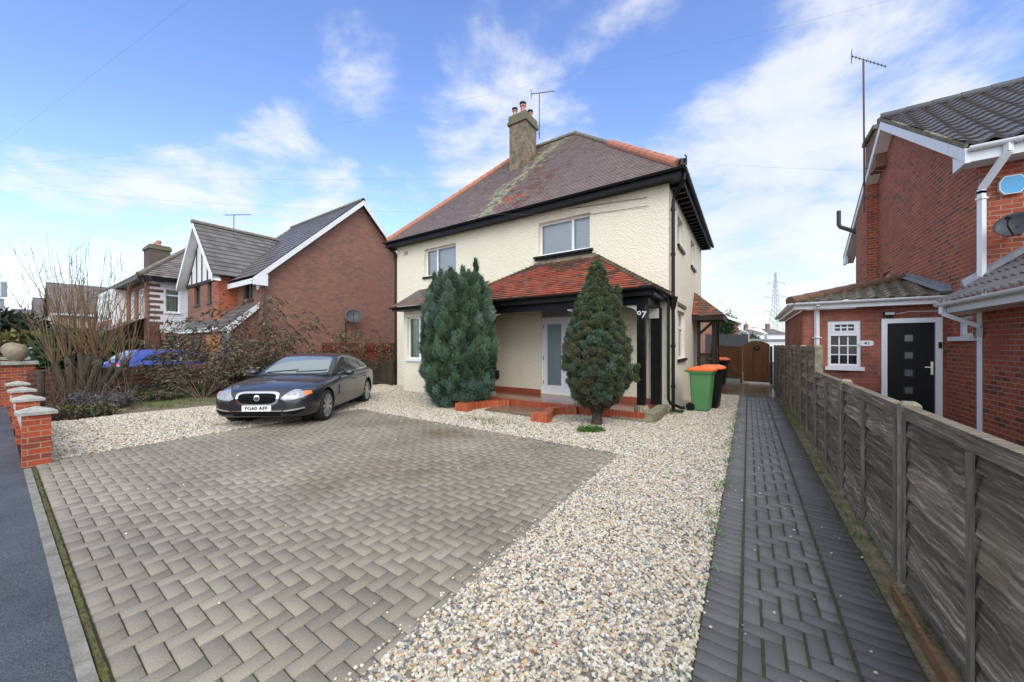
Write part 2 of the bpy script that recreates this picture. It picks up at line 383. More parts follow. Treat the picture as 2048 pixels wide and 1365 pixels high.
def wood(name, c, c2, c3, stretch=(1, 1, 12), rough=0.85, green=None, attr=False):
    m, nt, b = new_mat(name)
    uv = coords(nt, 'UV'); ob = coords(nt)
    mp = N(nt, 'ShaderNodeMapping', {'Vector': uv, 'Scale': stretch})
    n = N(nt, 'ShaderNodeTexNoise', {'Vector': mp.outputs[0], 'Scale': 3.0, 'Detail': 8, 'Roughness': 0.65, 'Distortion': 0.12})
    r = N(nt, 'ShaderNodeValToRGB', {0: n.outputs['Fac']})
    e = r.color_ramp.elements; e[0].position = 0.3; e[0].color = rgba(c); e[1].position = 0.72; e[1].color = rgba(c2)
    x = e.new(0.52); x.color = rgba(c3)
    base = r.outputs[0]
    if green is not None: base = mixrgb(nt, noise_f(nt, ob, 2.2, 5, 0.65, 0.5, 0.8), base, green)
    if attr:
        a = N(nt, 'ShaderNodeAttribute', attribute_name='col'); base = mixrgb(nt, 1.0, base, a.outputs['Color'], 'MULTIPLY')
    nt.links.new(base, b.inputs['Base Color']); b.inputs['Roughness'].default_value = rough; b.inputs['Specular IOR Level'].default_value = 0.3
    bp = N(nt, 'ShaderNodeBump', {'Height': n.outputs['Fac'], 'Strength': 0.5, 'Distance': 0.01}); nt.links.new(bp.outputs[0], b.inputs['Normal'])
    return m
M['wood_grey'] = wood('weathered_grey_wood', (0.045, 0.035, 0.025), (0.50, 0.425, 0.325), (0.18, 0.145, 0.105), (0.7, 16, 1), green=(0.13, 0.105, 0.06), attr=True)
M['wood_post'] = wood('weathered_batten', (0.085, 0.072, 0.055), (0.33, 0.29, 0.225), (0.18, 0.155, 0.115), (16, 0.8, 1), green=(0.10, 0.09, 0.05))
M['wood_brown'] = wood('orange_brown_gate_wood', (0.09, 0.036, 0.014), (0.19, 0.083, 0.03), (0.13, 0.055, 0.02), (14, 0.8, 1), rough=0.5, attr=True)
M['wood_red'] = wood('red_brown_fence_wood', (0.115, 0.03, 0.018), (0.25, 0.07, 0.036), (0.18, 0.047, 0.025), (14, 0.8, 1), attr=True)
M['wood_purple'] = wood('dull_brown_fence_wood', (0.075, 0.036, 0.028), (0.17, 0.08, 0.06), (0.12, 0.054, 0.042), (1, 10, 1), attr=True)
M['wood_dark'] = wood('dark_slat_wood', (0.03, 0.022, 0.016), (0.11, 0.085, 0.055), (0.06, 0.046, 0.03), (14, 0.8, 1))
M['wood_black'] = wood('dark_stained_wood', (0.022, 0.014, 0.011), (0.07, 0.045, 0.034), (0.04, 0.026, 0.02), (14, 0.8, 1), rough=0.6)
M['board_orange'] = wood('gravel_board', (0.12, 0.065, 0.03), (0.3, 0.17, 0.08), (0.2, 0.105, 0.05), (1, 12, 1))
M['bark'] = mat('grey_bark', (0.075, 0.058, 0.04), 0.95, c2=(0.04, 0.035, 0.024), scale=12, fine=0.3, bump=0.8, bscale=30)
M['whip'] = mat('orange_brown_whip_bark', (0.20, 0.115, 0.045), 0.7, c2=(0.11, 0.065, 0.035), scale=3, fine=0.2)
M['twig'] = mat('brown_twig', (0.16, 0.11, 0.075), 0.85, c2=(0.09, 0.06, 0.04), scale=3, fine=0.2)
M['leaf'] = mat('leaf', (1, 1, 1), 0.6, fine=0.0, attr=True, spec=0.3)
M['orange_plastic'] = mat('orange_plastic', (0.80, 0.155, 0.03), 0.42, fine=0.06)
M['green_plastic'] = mat('green_plastic', (0.085, 0.235, 0.085), 0.45, c2=(0.10, 0.26, 0.10), scale=4, fine=0.07, bump=0.05, bscale=120)
M['metal_grey'] = mat('grey_metal', (0.3, 0.31, 0.32), 0.4, metal=0.7, fine=0.1)
M['aerial_metal'] = mat('dull_aerial_metal', (0.10, 0.10, 0.11), 0.6, fine=0.1)
M['rust'] = mat('rusty_mast', (0.17, 0.09, 0.065), 0.7, c2=(0.1, 0.07, 0.06), scale=6, fine=0.2)
M['sign_blue'] = mat('blue_plastic', (0.10, 0.42, 0.76), 0.35, fine=0.03)
M['paint_white'] = mat('white_paint', (0.78, 0.77, 0.74), 0.6, c2=(0.6, 0.58, 0.53), scale=10, fine=0.05, lo=0.5, hi=0.9)
# ================================================================ ground, road, drive
def sheet(name, pts, z, m, **kw):
    b = MB(); b.face([P(u, v, z) for u, v in pts]); return b.build(name, m, **kw)
def rect(u0, u1, v0, v1): return [(u0, v0), (u1, v0), (u1, v1), (u0, v1)]
M['earth'] = mat('damp_earth_and_grass', (0.06, 0.07, 0.03), 0.95, c2=(0.075, 0.06, 0.04), scale=0.6, fine=0.35, fscale=14, bump=0.6, bscale=30)
M['asphalt'] = mat('damp_asphalt', (0.046, 0.052, 0.063), 0.6, c2=(0.078, 0.084, 0.094), scale=2.2, fine=0.55, fscale=75, bump=0.7, bscale=110, rvar=0.15)
M['road'] = mat('road_asphalt', (0.055, 0.058, 0.064), 0.6, c2=(0.07, 0.072, 0.078), scale=0.7, fine=0.3, fscale=90, bump=0.3, bscale=120)
M['kerb'] = mat('kerb_concrete', (0.27, 0.25, 0.215), 0.8, c2=(0.15, 0.14, 0.11), scale=7, fine=0.2, fscale=80, bump=0.25, bscale=120)
M['moss'] = mat('moss', (0.10, 0.105, 0.02), 0.95, c2=(0.07, 0.05, 0.025), scale=9, fine=0.5, fscale=40, bump=0.9, bscale=60)
M['joint'] = mat('paver_joint_sand', (0.042, 0.039, 0.028), 0.95, c2=(0.05, 0.056, 0.02), scale=4, fine=0.4, fscale=60)
M['wetslab'] = mat('wet_concrete', (0.13, 0.095, 0.06), 0.18, c2=(0.19, 0.145, 0.10), scale=2.2, fine=0.2, rvar=0.1)
M['gravel_base'] = mat('gravel_bed', (0.30, 0.26, 0.20), 0.95, c2=(0.16, 0.15, 0.135), scale=30, fine=0.4, fscale=60, bump=0.9, bscale=50)
S = dict(kind='structure')
b = MB(); b.face([(-900, -60, -0.05), (900, -60, -0.05), (900, 1500, -0.05), (-900, 1500, -0.05)]); b.build('ground', M['earth'], **S)
sheet('pavement', rect(-120, 30, -2.2, 0.252), -0.004, M['asphalt'], **S)
sheet('road', rect(-120, 30, -9.5, -2.33), -0.045, M['road'], **S)
b = MB()
for k in range(40): b.box(-30 + k * 0.915, -30 + k * 0.915 + 0.905, -2.325, -2.2, -0.05, 0.004)
b.build('road_kerb', M['kerb'], **S)
b = MB()
for k in range(12):
    u0 = -8.0 + k * 0.915
    b.box(u0, u0 + 0.909, 0.252, 0.315, -0.05, 0.010)
b.build('edging_kerb', M['kerb'], **S)

def herringbone(name, m, u0, u1, v0, v1, palette, s=0.1, soldiers=(), gap=0.006, phase=(0, 0), ztop=0.0, gapu=None):
    vs, fs, cs = [], [], []
    def block(a, b_, c, d, col):
        g = gap / 2; gu = (gapu or gap) / 2; a += gu; b_ -= gu; c += g; d -= g
        if b_ - a < 0.012 or d - c < 0.012: return
        ch = 0.0035; zt = ztop + random.uniform(-0.0012, 0.0012); tl = random.uniform(-0.0008, 0.0008); i = len(vs)
        for (x0, x1, y0, y1, z) in ((a, b_, c, d, -0.03), (a, b_, c, d, zt - 0.004), (a + ch, b_ - ch, c + ch, d - ch, zt)):
            for x, y, q in ((x0, y0, -1), (x1, y0, 1), (x1, y1, 1), (x0, y1, -1)): vs.append(tuple(P(x, y, z + q * tl)))
        for r in (0, 4):
            for k in range(4):
                k2 = (k + 1) % 4; fs.append((i + r + k, i + r + k2, i + r + 4 + k2, i + r + 4 + k)); cs.append(col)
        fs.append((i + 8, i + 9, i + 10, i + 11)); cs.append(col)
    for (a, b_, c, d) in soldiers:
        y = c
        while y < d: block(a, b_, y, min(y + s, d), palette((a + b_) / 2, y)); y += s
    ni, nj = int((u1 - u0) / s) + 3, int((v1 - v0) / s) + 3
    for i in range(-2, ni):
        for j in range(-2, nj):
            k = (i + phase[0] - j - phase[1]) % 4
            if k == 0: r = (i, i + 2, j, j + 1)
            elif k == 3: r = (i, i + 1, j, j + 2)
            else: continue
            a, b_, c, d = u0 + r[0] * s, u0 + r[1] * s, v0 + r[2] * s, v0 + r[3] * s
            a, b_, c, d = max(a, u0), min(b_, u1), max(c, v0), min(d, v1)
            if b_ > a and d > c: block(a, b_, c, d, palette((a + b_) / 2, (c + d) / 2))
    return np_mesh(name, np.array(vs), np.array(fs), m, cols=np.array(cs), **S)
def fbm(x, y, s, z=0.0): return noise.fractal(Vector((x * s, y * s, z)), 0.9, 2.0, 4)
def pal_drive(u, v):
    k = random.uniform(0.92, 1.07) * (1 + .22 * fbm(u, v, .9, 8.0))
    c = Vector((0.262, 0.228, 0.176)) * k
    w = fbm(u, v, 0.32, 3.0) * .7 + 0.5 * max(0, 1 - abs(u + 2.4) / 1.3) * max(0, 1 - abs(v - 4.2) / 2.6) + 0.55 * max(0, 1 - abs(v - 5.0) / 0.7) * max(0, 1 - abs(u + 5.0) / 1.5) - 0.26
    w = min(max(w * 1.9 + .14, 0), 1)
    c = c.lerp(Vector((0.165, 0.125, 0.072)) * random.uniform(0.75, 1.2), w * 0.9)
    if random.random() < 0.12: c = c * 0.86
    return tuple(c)
def pal_path(u, v):
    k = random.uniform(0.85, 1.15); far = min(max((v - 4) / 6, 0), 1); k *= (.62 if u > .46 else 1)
    return tuple(Vector((0.122, 0.119, 0.113)) * k * (1 + 0.12 * far))
M['paver_brown'] = mat('damp_block_paving', (1, 1, 1), 0.55, spec=.3, attr=True, fine=0.22, fscale=110, bump=0.25, bscale=160, rvar=0.17)
M['paver_grey'] = mat('damp_grey_block_paving', (1, 1, 1), 0.45, spec=.35, attr=True, fine=0.25, fscale=140, bump=0.25, bscale=180, rvar=0.17)
DU0, DU1, DV0, DV1 = -8.35, -1.62, 0.362, 5.68
sheet('drive_bedding', rect(DU0, DU1, 0.315, DV1), -0.009, M['joint'], **S)
# the left edge of the paving leans in towards the house, following the gravel
def drive():
    o = herringbone('driveway', M['paver_brown'], DU0, DU1, DV0, DV1, pal_drive, s=0.106, gap=0.007)
    return o
drive()
sheet('path_bedding', rect(-0.245, 0.76, -0.6, 14.55), -0.008, M['joint'], **S)
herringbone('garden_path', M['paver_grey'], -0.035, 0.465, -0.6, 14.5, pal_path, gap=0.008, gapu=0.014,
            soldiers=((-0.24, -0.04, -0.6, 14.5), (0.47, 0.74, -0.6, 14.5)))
b = MB(); b.box(-1.6, 0.76, 14.56, 19.9, -0.05, 0.006); b.build('gate_slab', M['wetslab'], **S)
M['soil'] = mat('damp_sandy_soil', (0.20, 0.15, 0.09), 0.95, c2=(0.09, 0.08, 0.04), scale=5, fine=0.4, fscale=50, bump=0.9, bscale=40)
sheet('soil_strip', rect(0.745, 1.02, -0.6, 14.56), -0.003, M['soil'], **S)
sheet('planting_bed', [(-15.8, 0.45), (-12.6, 0.55), (-12.1, 3.9), (-12.9, 9.4), (-15.8, 9.4)], -0.006, M['soil'], **S)
# moss in the kerb joint
b = MB()
u = -7.9
while u < 1.0:
    w = random.uniform(0.05, 0.13); h = random.uniform(0.006, 0.022); d = random.uniform(0.013, 0.024)
    c = (u + w / 2, 0.338)
    top = [P(c[0] + a * w / 2 * .6, c[1] + e * d * .55, h) for a, e in ((-1, -1), (1, -1), (1, 1), (-1, 1))]
    bot = [P(c[0] + a * w / 2, c[1] + e * d, -0.01) for a, e in ((-1, -1), (1, -1), (1, 1), (-1, 1))]
    b.hexa(bot + top); u += w * 0.85
b.build('moss_line', M['moss'], kind='stuff')

# gravel: a bed with loose stones scattered over it
def ramp_mat(name, stops, rough=0.75):
    m, nt, bs = new_mat(name)
    a = N(nt, 'ShaderNodeAttribute', attribute_name='tint', attribute_type='INSTANCER')
    r = N(nt, 'ShaderNodeValToRGB', {0: a.outputs['Fac']}); r.color_ramp.interpolation = 'CONSTANT'
    e = r.color_ramp.elements
    while len(e) > 1: e.remove(e[-1])
    e[0].position = 0; e[0].color = rgba(stops[0][1])
    for p, c in stops[1:]: e.new(p).color = rgba(c)
    base = mixrgb(nt, noise_f(nt, coords(nt), 1.5, 3, 0.6, 0.3, 0.8), r.outputs[0], (0.74, 0.70, 0.635), 'MULTIPLY')
    nt.links.new(base, bs.inputs['Base Color']); bs.inputs['Roughness'].default_value = rough; bs.inputs['Specular IOR Level'].default_value = 0.3
    return m
M['stones'] = ramp_mat('gravel_stones', [(0, (0.66, 0.60, 0.48)), (.2, (0.56, 0.48, 0.35)), (.34, (0.70, 0.67, 0.59)), (.47, (0.50, 0.43, 0.31)), (.56, (0.62, 0.55, 0.42)), (.66, (0.26, 0.26, 0.27)),
                                         (.76, (0.17, 0.175, 0.19)), (.83, (0.36, 0.34, 0.32)), (.92, (0.58, 0.40, 0.22)), (.972, (0.75, 0.73, 0.68)), (.99, (0.33, 0.12, 0.07))])
def scatter(o, density, smin, smax, seed, m):
    ng = bpy.data.node_groups.new('stone_scatter', 'GeometryNodeTree')
    ng.interface.new_socket('Geometry', in_out='INPUT', socket_type='NodeSocketGeometry'); ng.interface.new_socket('Geometry', in_out='OUTPUT', socket_type='NodeSocketGeometry')
    nd = lambda t: ng.nodes.new(t); L = ng.links.new
    gi, go = nd('NodeGroupInput'), nd('NodeGroupOutput')
    dp = nd('GeometryNodeDistributePointsOnFaces'); dp.inputs['Density'].default_value = density; dp.inputs['Seed'].default_value = seed
    L(gi.outputs[0], dp.inputs['Mesh'])
    ico = nd('GeometryNodeMeshIcoSphere'); ico.inputs['Radius'].default_value = 1.0; ico.inputs['Subdivisions'].default_value = 2
    nz = nd('ShaderNodeTexNoise'); nz.inputs['Scale'].default_value = 0.9; nz.inputs['Detail'].default_value = 1.0
    sp = nd('GeometryNodeSetPosition'); L(ico.outputs['Mesh'], sp.inputs['Geometry'])
    sub = nd('ShaderNodeVectorMath'); sub.operation = 'SUBTRACT'; L(nz.outputs['Color'], sub.inputs[0]); sub.inputs[1].default_value = (0.5, 0.5, 0.5)
    sc = nd('ShaderNodeVectorMath'); sc.operation = 'SCALE'; L(sub.outputs[0], sc.inputs[0]); sc.inputs['Scale'].default_value = 1.9
    L(sc.outputs[0], sp.inputs['Offset'])
    ip = nd('GeometryNodeInstanceOnPoints'); L(dp.outputs['Points'], ip.inputs['Points']); L(sp.outputs[0], ip.inputs['Instance'])
    rv = nd('FunctionNodeRandomValue'); rv.data_type = 'FLOAT_VECTOR'; rv.inputs[0].default_value = (-.5, -.5, 0); rv.inputs[1].default_value = (.5, .5, 6.28); rv.inputs['Seed'].default_value = seed + 3
    L(rv.outputs[0], ip.inputs['Rotation'])
    rs = nd('FunctionNodeRandomValue'); rs.data_type = 'FLOAT_VECTOR'; rs.inputs[0].default_value = (smin, smin, smin * 0.62); rs.inputs[1].default_value = (smax, smax * 0.85, smax * 0.6); rs.inputs['Seed'].default_value = seed + 5
    L(rs.outputs[0], ip.inputs['Scale'])
    ro = nd('FunctionNodeRandomValue'); ro.data_type = 'FLOAT_VECTOR'; ro.inputs[0].default_value = (0, 0, -0.002); ro.inputs[1].default_value = (0, 0, 0.012); ro.inputs['Seed'].default_value = seed + 7
    sp2 = nd('GeometryNodeTranslateInstances'); L(ip.outputs[0], sp2.inputs[0]); L(ro.outputs[0], sp2.inputs['Translation']); sp2.inputs['Local Space'].default_value = False
    rt = nd('FunctionNodeRandomValue'); rt.data_type = 'FLOAT'; rt.inputs['Seed'].default_value = seed + 9
    st = nd('GeometryNodeStoreNamedAttribute'); st.data_type = 'FLOAT'; st.domain = 'INSTANCE'; st.inputs['Name'].default_value = 'tint'
    L(sp2.outputs[0], st.inputs['Geometry'])
    fl = [s for s in rt.outputs if s.enabled][0]; L(fl, [s for s in st.inputs if s.name == 'Value' and s.enabled][0])
    sm = nd('GeometryNodeSetMaterial'); sm.inputs['Material'].default_value = m; L(st.outputs[0], sm.inputs[0])
    jn = nd('GeometryNodeJoinGeometry'); L(gi.outputs[0], jn.inputs[0]); L(sm.outputs[0], jn.inputs[0]); L(jn.outputs[0], go.inputs[0])
    md = o.modifiers.new('scatter', 'NODES'); md.node_group = ng
def gravel(polys, density, smin, smax, seed):
    b = MB()
    for p in polys: b.face([P(u, v, -0.006) for u, v in p])
    o = b.build('gravel', M['gravel_base'], kind='stuff'); scatter(o, density, smin, smax, seed, M['stones']); return o
gravel([rect(-1.62, -0.245, -0.6, 5.68)], 4300, 0.007, 0.0185, 1)
gravel([rect(-1.62, -0.245, 5.68, 14.56), [(-9.0, 5.68), (-1.62, 5.68), (-1.62, 8.45), (-9.0, 8.9)]], 2600, 0.009, 0.021, 2)
gravel([[(-12.6, 0.55), (-8.35, 0.42), (-8.35, 5.68), (-9.0, 5.68), (-9.0, 8.9), (-10.4, 9.9), (-12.9, 9.9), (-12.1, 3.9)]], 1700, 0.011, 0.024, 3)
# a few stray stones on the paving
b = MB()
for k in range(520):
    if k > 300: u, v = -1.62 - abs(random.gauss(0, .06)), random.uniform(.45, 5.6)
    elif k > 210: u, v = random.uniform(-7.5, -1.7), 5.68 - abs(random.gauss(0, .07))
    elif k > 130: u, v = -.24 + abs(random.gauss(0, .05)), random.uniform(.8, 12)
    elif k % 2: u, v = random.uniform(-0.2, 0.85), random.uniform(0.5, 9)
    else: u, v = random.uniform(-7.5, -1.7), random.uniform(0.5, 5.5)
    r = random.uniform(0.005, 0.012); q = random.choice([(0.66, 0.6, 0.5), (0.5, 0.42, 0.3), (0.2, 0.2, 0.21)])
    b.col = q; b.lathe(P(u, v, 0.0), [(r * .5, -.001), (r, r * .4), (r * .8, r * .8), (r * .2, r)], 6)
b.build('stray_gravel', mat('stray_stone', (1, 1, 1), 0.8, attr=True), smooth=True, kind='stuff')

# ================================================================ shared building kit
FRONT = lambda u0, v: (P(u0, v), UX, VX)          # wall facing the road
SIDE_R = lambda u, v0: (P(u, v0), VX, -UX)        # wall facing right (+u)
SIDE_L = lambda u, v0: (P(u, v0), VX, UX)         # wall facing left (-u)
def window(parent, fr, s0, s1, z0, z1, splits=(), rec=0.09, fw=0.055, cover='blind', transom=None, grid=None, frame='upvc', sill=None, glass='glass', sill_over=0.05, name='window'):
    b = MB()
    def bar(a, c, e, f, t0=rec, t1=rec + 0.06): b.lbox(fr, a, c, t0, t1, e, f)
    bar(s0, s0 + fw, z0, z1); bar(s1 - fw, s1, z0, z1); bar(s0 + fw, s1 - fw, z0, z0 + fw, rec + .001, rec + .059); bar(s0 + fw, s1 - fw, z1 - fw, z1, rec + .001, rec + .059)
    for q in splits:
        x = s0 + (s1 - s0) * q; bar(x - fw * .6, x + fw * .6, z0 + fw, z1 - fw, rec - .002, rec + .057)
    if transom: bar(s0 + fw, s1 - fw, transom - fw * .6, transom + fw * .6, rec - .004, rec + .055)
    if grid:
        for (a, c, e, f, nx, nz) in grid:
            for i in range(1, nx): x = a + (c - a) * i / nx; b.lbox(fr, x - .011, x + .011, rec + .022, rec + .034, e, f)
            for i in range(1, nz): z = e + (f - e) * i / nz; b.lbox(fr, a, c, rec + .0225, rec + .0335, z - .011, z + .011)
    w = b.build(name, M[frame], parent)
    g = MB(); p, d, n = fr; q = lambda a, z: p + d * a + n * (rec + .035) + ZX * z
    g.face([q(s0 + .02, z0 + .02), q(s1 - .02, z0 + .02), q(s1 - .02, z1 - .02), q(s0 + .02, z1 - .02)]); g.build('pane', M[glass], w)
    r = MB(); r.lbox(fr, s0 + .01, s1 - .01, rec + .55, rec + .56, z0 + .01, z1 - .01)
    r.lbox(fr, s0 + .002, s0 + .012, rec + .06, rec + .55, z0 + .01, z1 - .01); r.lbox(fr, s1 - .012, s1 - .002, rec + .06, rec + .55, z0 + .01, z1 - .01)
    r.build('dark_interior', M['room'], w)
    c = MB()
    if cover == 'blind':
        x = s0 + .05
        while x < s1 - .12:
            t = rec + .085 + random.uniform(-.003, .003); pts = [p + d * x + n * t, p + d * (x + .070) + n * (t + .045)]
            c.face([pts[0] + ZX * (z0 + .05), pts[1] + ZX * (z0 + .05), pts[1] + ZX * (z1 - .04), pts[0] + ZX * (z1 - .04)]); x += .08
        c.build('blind', M['blind'], w)
    elif cover in ('curtain', 'curtain_left'):
        xs = np.arange(s0 + .03, (s0 + (s1 - s0) * .42) if cover == 'curtain_left' else s1 - .03, .012)
        for a, e in zip(xs, xs[1:]):
            ta, te = rec + .16 + .03 * math.sin(a * 55), rec + .16 + .03 * math.sin(e * 55)
            c.face([p + d * a + n * ta + ZX * (z0 + .03), p + d * e + n * te + ZX * (z0 + .03), p + d * e + n * te + ZX * (z1 - .03), p + d * a + n * ta + ZX * (z1 - .03)])
        c.build('curtain', M['curtain'], w)
    elif cover == 'film':
        c.lbox(fr, s0 + .03, s1 - .03, rec + .05, rec + .06, z0 + .03, z1 - .03); c.build('frosted_film', M['net'], w)
    if sill:
        s = MB(); s.lbox(fr, s0 - sill_over, s1 + sill_over, -.06, rec + .02, z0 - .075, z0 - .002); s.build('sill', M[sill], w)
    return w
def roof_slope(b, eL, eR, tR, tL, gauge=0.1, lift=0.020, tile=0.165, pal=None, wave=None, jitter=0.0022):
    eL, eR, tR, tL = map(Vector, (eL, eR, tR, tL))
    n = (eR - eL).cross(tL - eL) if (tL - eL).length > 1e-3 else (eR - eL).cross(tR - eL)
    n.normalize()
    if n.z < 0: n = -n
    h = (eR - eL).normalized()
    up = n.cross(h)
    if up.z < 0: up = -up
    Lh = max((tL - eL).dot(up), (tR - eR).dot(up)); k = max(int(round(Lh / gauge)), 1)
    org = eL
    for i in range(k):
        f0, f1 = i / k, (i + 1) / k
        a0, b0 = eL.lerp(tL, f0), eR.lerp(tR, f0); a1, b1 = eL.lerp(tL, f1), eR.lerp(tR, f1)
        x0, x1 = (a0 - org).dot(h), (b0 - org).dot(h); X0, X1 = (a1 - org).dot(h), (b1 - org).dot(h)
        base0 = org + up * ((a0 - org).dot(up)); base1 = org + up * ((a1 - org).dot(up))
        if wave is None:
            off = (tile / 2 if i % 2 else 0) + random.uniform(-.006, .006); j0 = math.floor((min(x0, X0) - off) / tile); j1 = math.ceil((max(x1, X1) - off) / tile)
            for j in range(j0, j1):
                p, q = off + j * tile + .0004, off + (j + 1) * tile - .0004
                pl, ql = max(p, x0), min(q, x1); pu, qu = max(p, X0), min(q, X1)
                if ql - pl < .004 and qu - pu < .004: continue
                ql = max(ql, pl); qu = max(qu, pu)
                if qu - pu <= 0: pu = qu = min(max(pu, X0), X1)
                lf = lift + random.uniform(-jitter, jitter); c = pal(base0 + h * ((pl + ql) / 2)) if pal else b.col
                A, B_, C, D = base0 + h * pl + n * lf, base0 + h * ql + n * (lf + random.uniform(-jitter, jitter) * .6), base1 + h * qu + n * .005, base1 + h * pu + n * .005
                b.face([A, B_, C, D], c); b.face([base0 + h * pl - n * .002, base0 + h * ql - n * .002, B_, A], c)
        else:
            amp, pitch = wave
            lo, hi = min(x0, X0), max(x1, X1)
            ns = max(int((hi - lo) / pitch * 10), 2); xs = [lo + (hi - lo) * q / ns for q in range(ns + 1)]
            w = lambda x: amp * (0.5 + 0.5 * math.cos(2 * math.pi * x / pitch)) ** 1.4
            for p, q in zip(xs, xs[1:]):
                pl, ql = max(p, x0), min(q, x1); pu, qu = max(p, X0), min(q, X1)
                if ql <= pl and qu <= pu: continue
                if ql <= pl: pl = ql = min(max(pl, x0), x1)
                if qu <= pu: pu = qu = min(max(pu, X0), X1)
                c = pal(base0 + h * (math.floor((p + pitch / 2) / pitch) * pitch), ) if pal else b.col
                A, B_ = base0 + h * pl + n * (lift + w(pl)), base0 + h * ql + n * (lift + w(ql)); C, D = base1 + h * qu + n * (.002 + w(qu)), base1 + h * pu + n * (.002 + w(pu))
                b.face([A, B_, C, D], c); b.face([A - n * (lift + .012), B_ - n * (lift + .012), B_, A], c)
def hashc(p, s=1.0):
    q = Vector((round(p.x / .06), round(p.y / .06), round(p.z / .06))) ; return noise.cell(q * 7.3) * s
def ridge_tiles(b, a, c, r=0.11, seg=0.33, sag=0.0):
    a, c = Vector(a), Vector(c); n = max(int((c - a).length / seg), 1); d = (c - a).normalized(); x = d.cross(ZX).normalized(); y = x.cross(d)
    for k in range(n):
        p, q = a.lerp(c, k / n), a.lerp(c, (k + 1) / n) + d * .012
        r0, r1 = r * 1.06, r * .97
        prev = None
        for i in range(9):
            t = math.pi * (i / 8 * 1.2 - .1)
            e = (p + x * math.cos(t) * r0 + y * (math.sin(t) * r0 - r * .25), q + x * math.cos(t) * r1 + y * (math.sin(t) * r1 - r * .25))
            if prev: b.face([prev[0], e[0], e[1], prev[1]])
            prev = e
        b.face([p + x * math.cos(math.pi * (i / 8 * 1.2 - .1)) * r0 + y * (math.sin(math.pi * (i / 8 * 1.2 - .1)) * r0 - r * .25) for i in range(9)])
def gutter(b, a, c, r=0.055):
    a, c = Vector(a), Vector(c); d = (c - a).normalized(); x = d.cross(ZX).normalized(); pr = None
    for rr, fl in ((r, 1), (r * .86, -1)):
        prev = None
        for i in range(9):
            t = math.pi * i / 8; o = x * math.cos(t) * rr - ZX * math.sin(t) * rr
            e = (a + o, c + o)
            if prev: b.face([prev[0], e[0], e[1], prev[1]][::fl])
            prev = e
    for e in (a, c): b.face([e + x * math.cos(math.pi * i / 8) * r - ZX * math.sin(math.pi * i / 8) * r for i in range(9)])
    n = max(int((c - a).length / 1.6), 1)
    for k in range(n + 1):
        p = a.lerp(c, min(max((k + .3) / (n + .6), 0), 1)); prev = None
        for i in range(9):
            t = math.pi * i / 8; o = x * math.cos(t) * r * 1.13 - ZX * math.sin(t) * r * 1.13
            e = (p + o - d * .025, p + o + d * .025)
            if prev: b.face([prev[0], e[0], e[1], prev[1]])
            prev = e
def text_mesh(name, s, size, origin, dx, up, n, m, parent=None, depth=0.004, shear=0.0, spacing=1.0, bold=0.0):
    cu = bpy.data.curves.new(name, 'FONT'); cu.body = s; cu.size = size; cu.align_x = 'CENTER'; cu.align_y = 'CENTER'; cu.extrude = depth / 2; cu.shear = shear; cu.space_character = spacing; cu.offset = bold
    o = bpy.data.objects.new('tmp_text', cu); COL.objects.link(o)
    dg = bpy.context.evaluated_depsgraph_get(); dg.update()
    me = bpy.data.meshes.new_from_object(o.evaluated_get(dg)); me.name = name
    bpy.data.objects.remove(o); bpy.data.curves.remove(cu)
    dx, up, n = Vector(dx).normalized(), Vector(up).normalized(), Vector(n).normalized(); origin = Vector(origin)
    for v in me.vertices: v.co = origin + dx * v.co.x + up * v.co.y + n * (v.co.z + depth / 2 + .001)
    me.materials.clear(); me.materials.append(m)
    ob = bpy.data.objects.new(name, me); COL.objects.link(ob)
    if parent is not None: parent_to(ob, parent)
    return ob
# ================================================================ the cream house
H = thing('detached_house', 'cream pebbledash house with hipped tiled roof and red tiled porch', 'house', P(-6.8, 9.9))
HU0, HU1, HV0, HV1 = -12.0, -1.63, 9.9, 17.5
fr = FRONT(0, HV0)
b = MB()
W1 = (-5.32, -3.67, 4.14, 5.09); W2 = (-10.38, -8.73, 4.05, 5.06); DR = (-5.22, -3.72, 0.2, 2.70)
b.wall(fr, HU0, HU1, -.05, 5.45, [W1, W2, DR], .19)
sr = SIDE_R(HU1, 0)
SW = [(11.25, 12.35, 4.22, 5.02), (14.12, 15.2, 4.15, 5.02), (11.25, 12.75, 1.2, 2.5)]
b.wall(sr, HV0, HV1, -.05, 5.45, SW, .13)
b.wall(SIDE_L(HU0, 0), HV0, HV1, -.05, 5.45); b.wall((P(0, HV1), UX, -VX), HU0, HU1, -.05, 5.45)
b.build('wall', M['cream'], H)
window(H, fr, *W1, splits=(.655,), cover='blind', sill=None, rec=.13, fw=.062)
window(H, fr, *W2, splits=(.36,), cover='blind', sill='black', rec=.13, fw=.062)
window(H, sr, *SW[0], splits=(.5,), cover='film', sill='black'); window(H, sr, *SW[1], splits=(.5,), cover='film', sill='black'); window(H, sr, *SW[2], splits=(.5,), cover='film', sill='black', transom=2.05)
b = MB(); b.lbox(fr, W1[0] - .14, W1[1] + .10, -.10, .1, 4.06, 4.115); b.lbox(fr, W1[0] - .10, W1[1] + .06, -.055, -.002, 4.0, 4.058); b.build('window_ledge', M['black'], H)
b = MB(); b.lbox(fr, -5.33, -3.5, -.03, -.002, 3.86, 3.998); b.build('flashing_board', M['chimney'], H)
b = MB(); b.lbox(fr, -11.55, -11.33, -.012, .01, 5.0, 5.14); b.build('air_vent', mat('buff_vent', (.4, .33, .22), .8), H)
b = MB(); b.lbox(sr, 11.2, 12.8, -.035, .01, 2.62, 2.70); b.build('window_hood', M['chimney'], H)
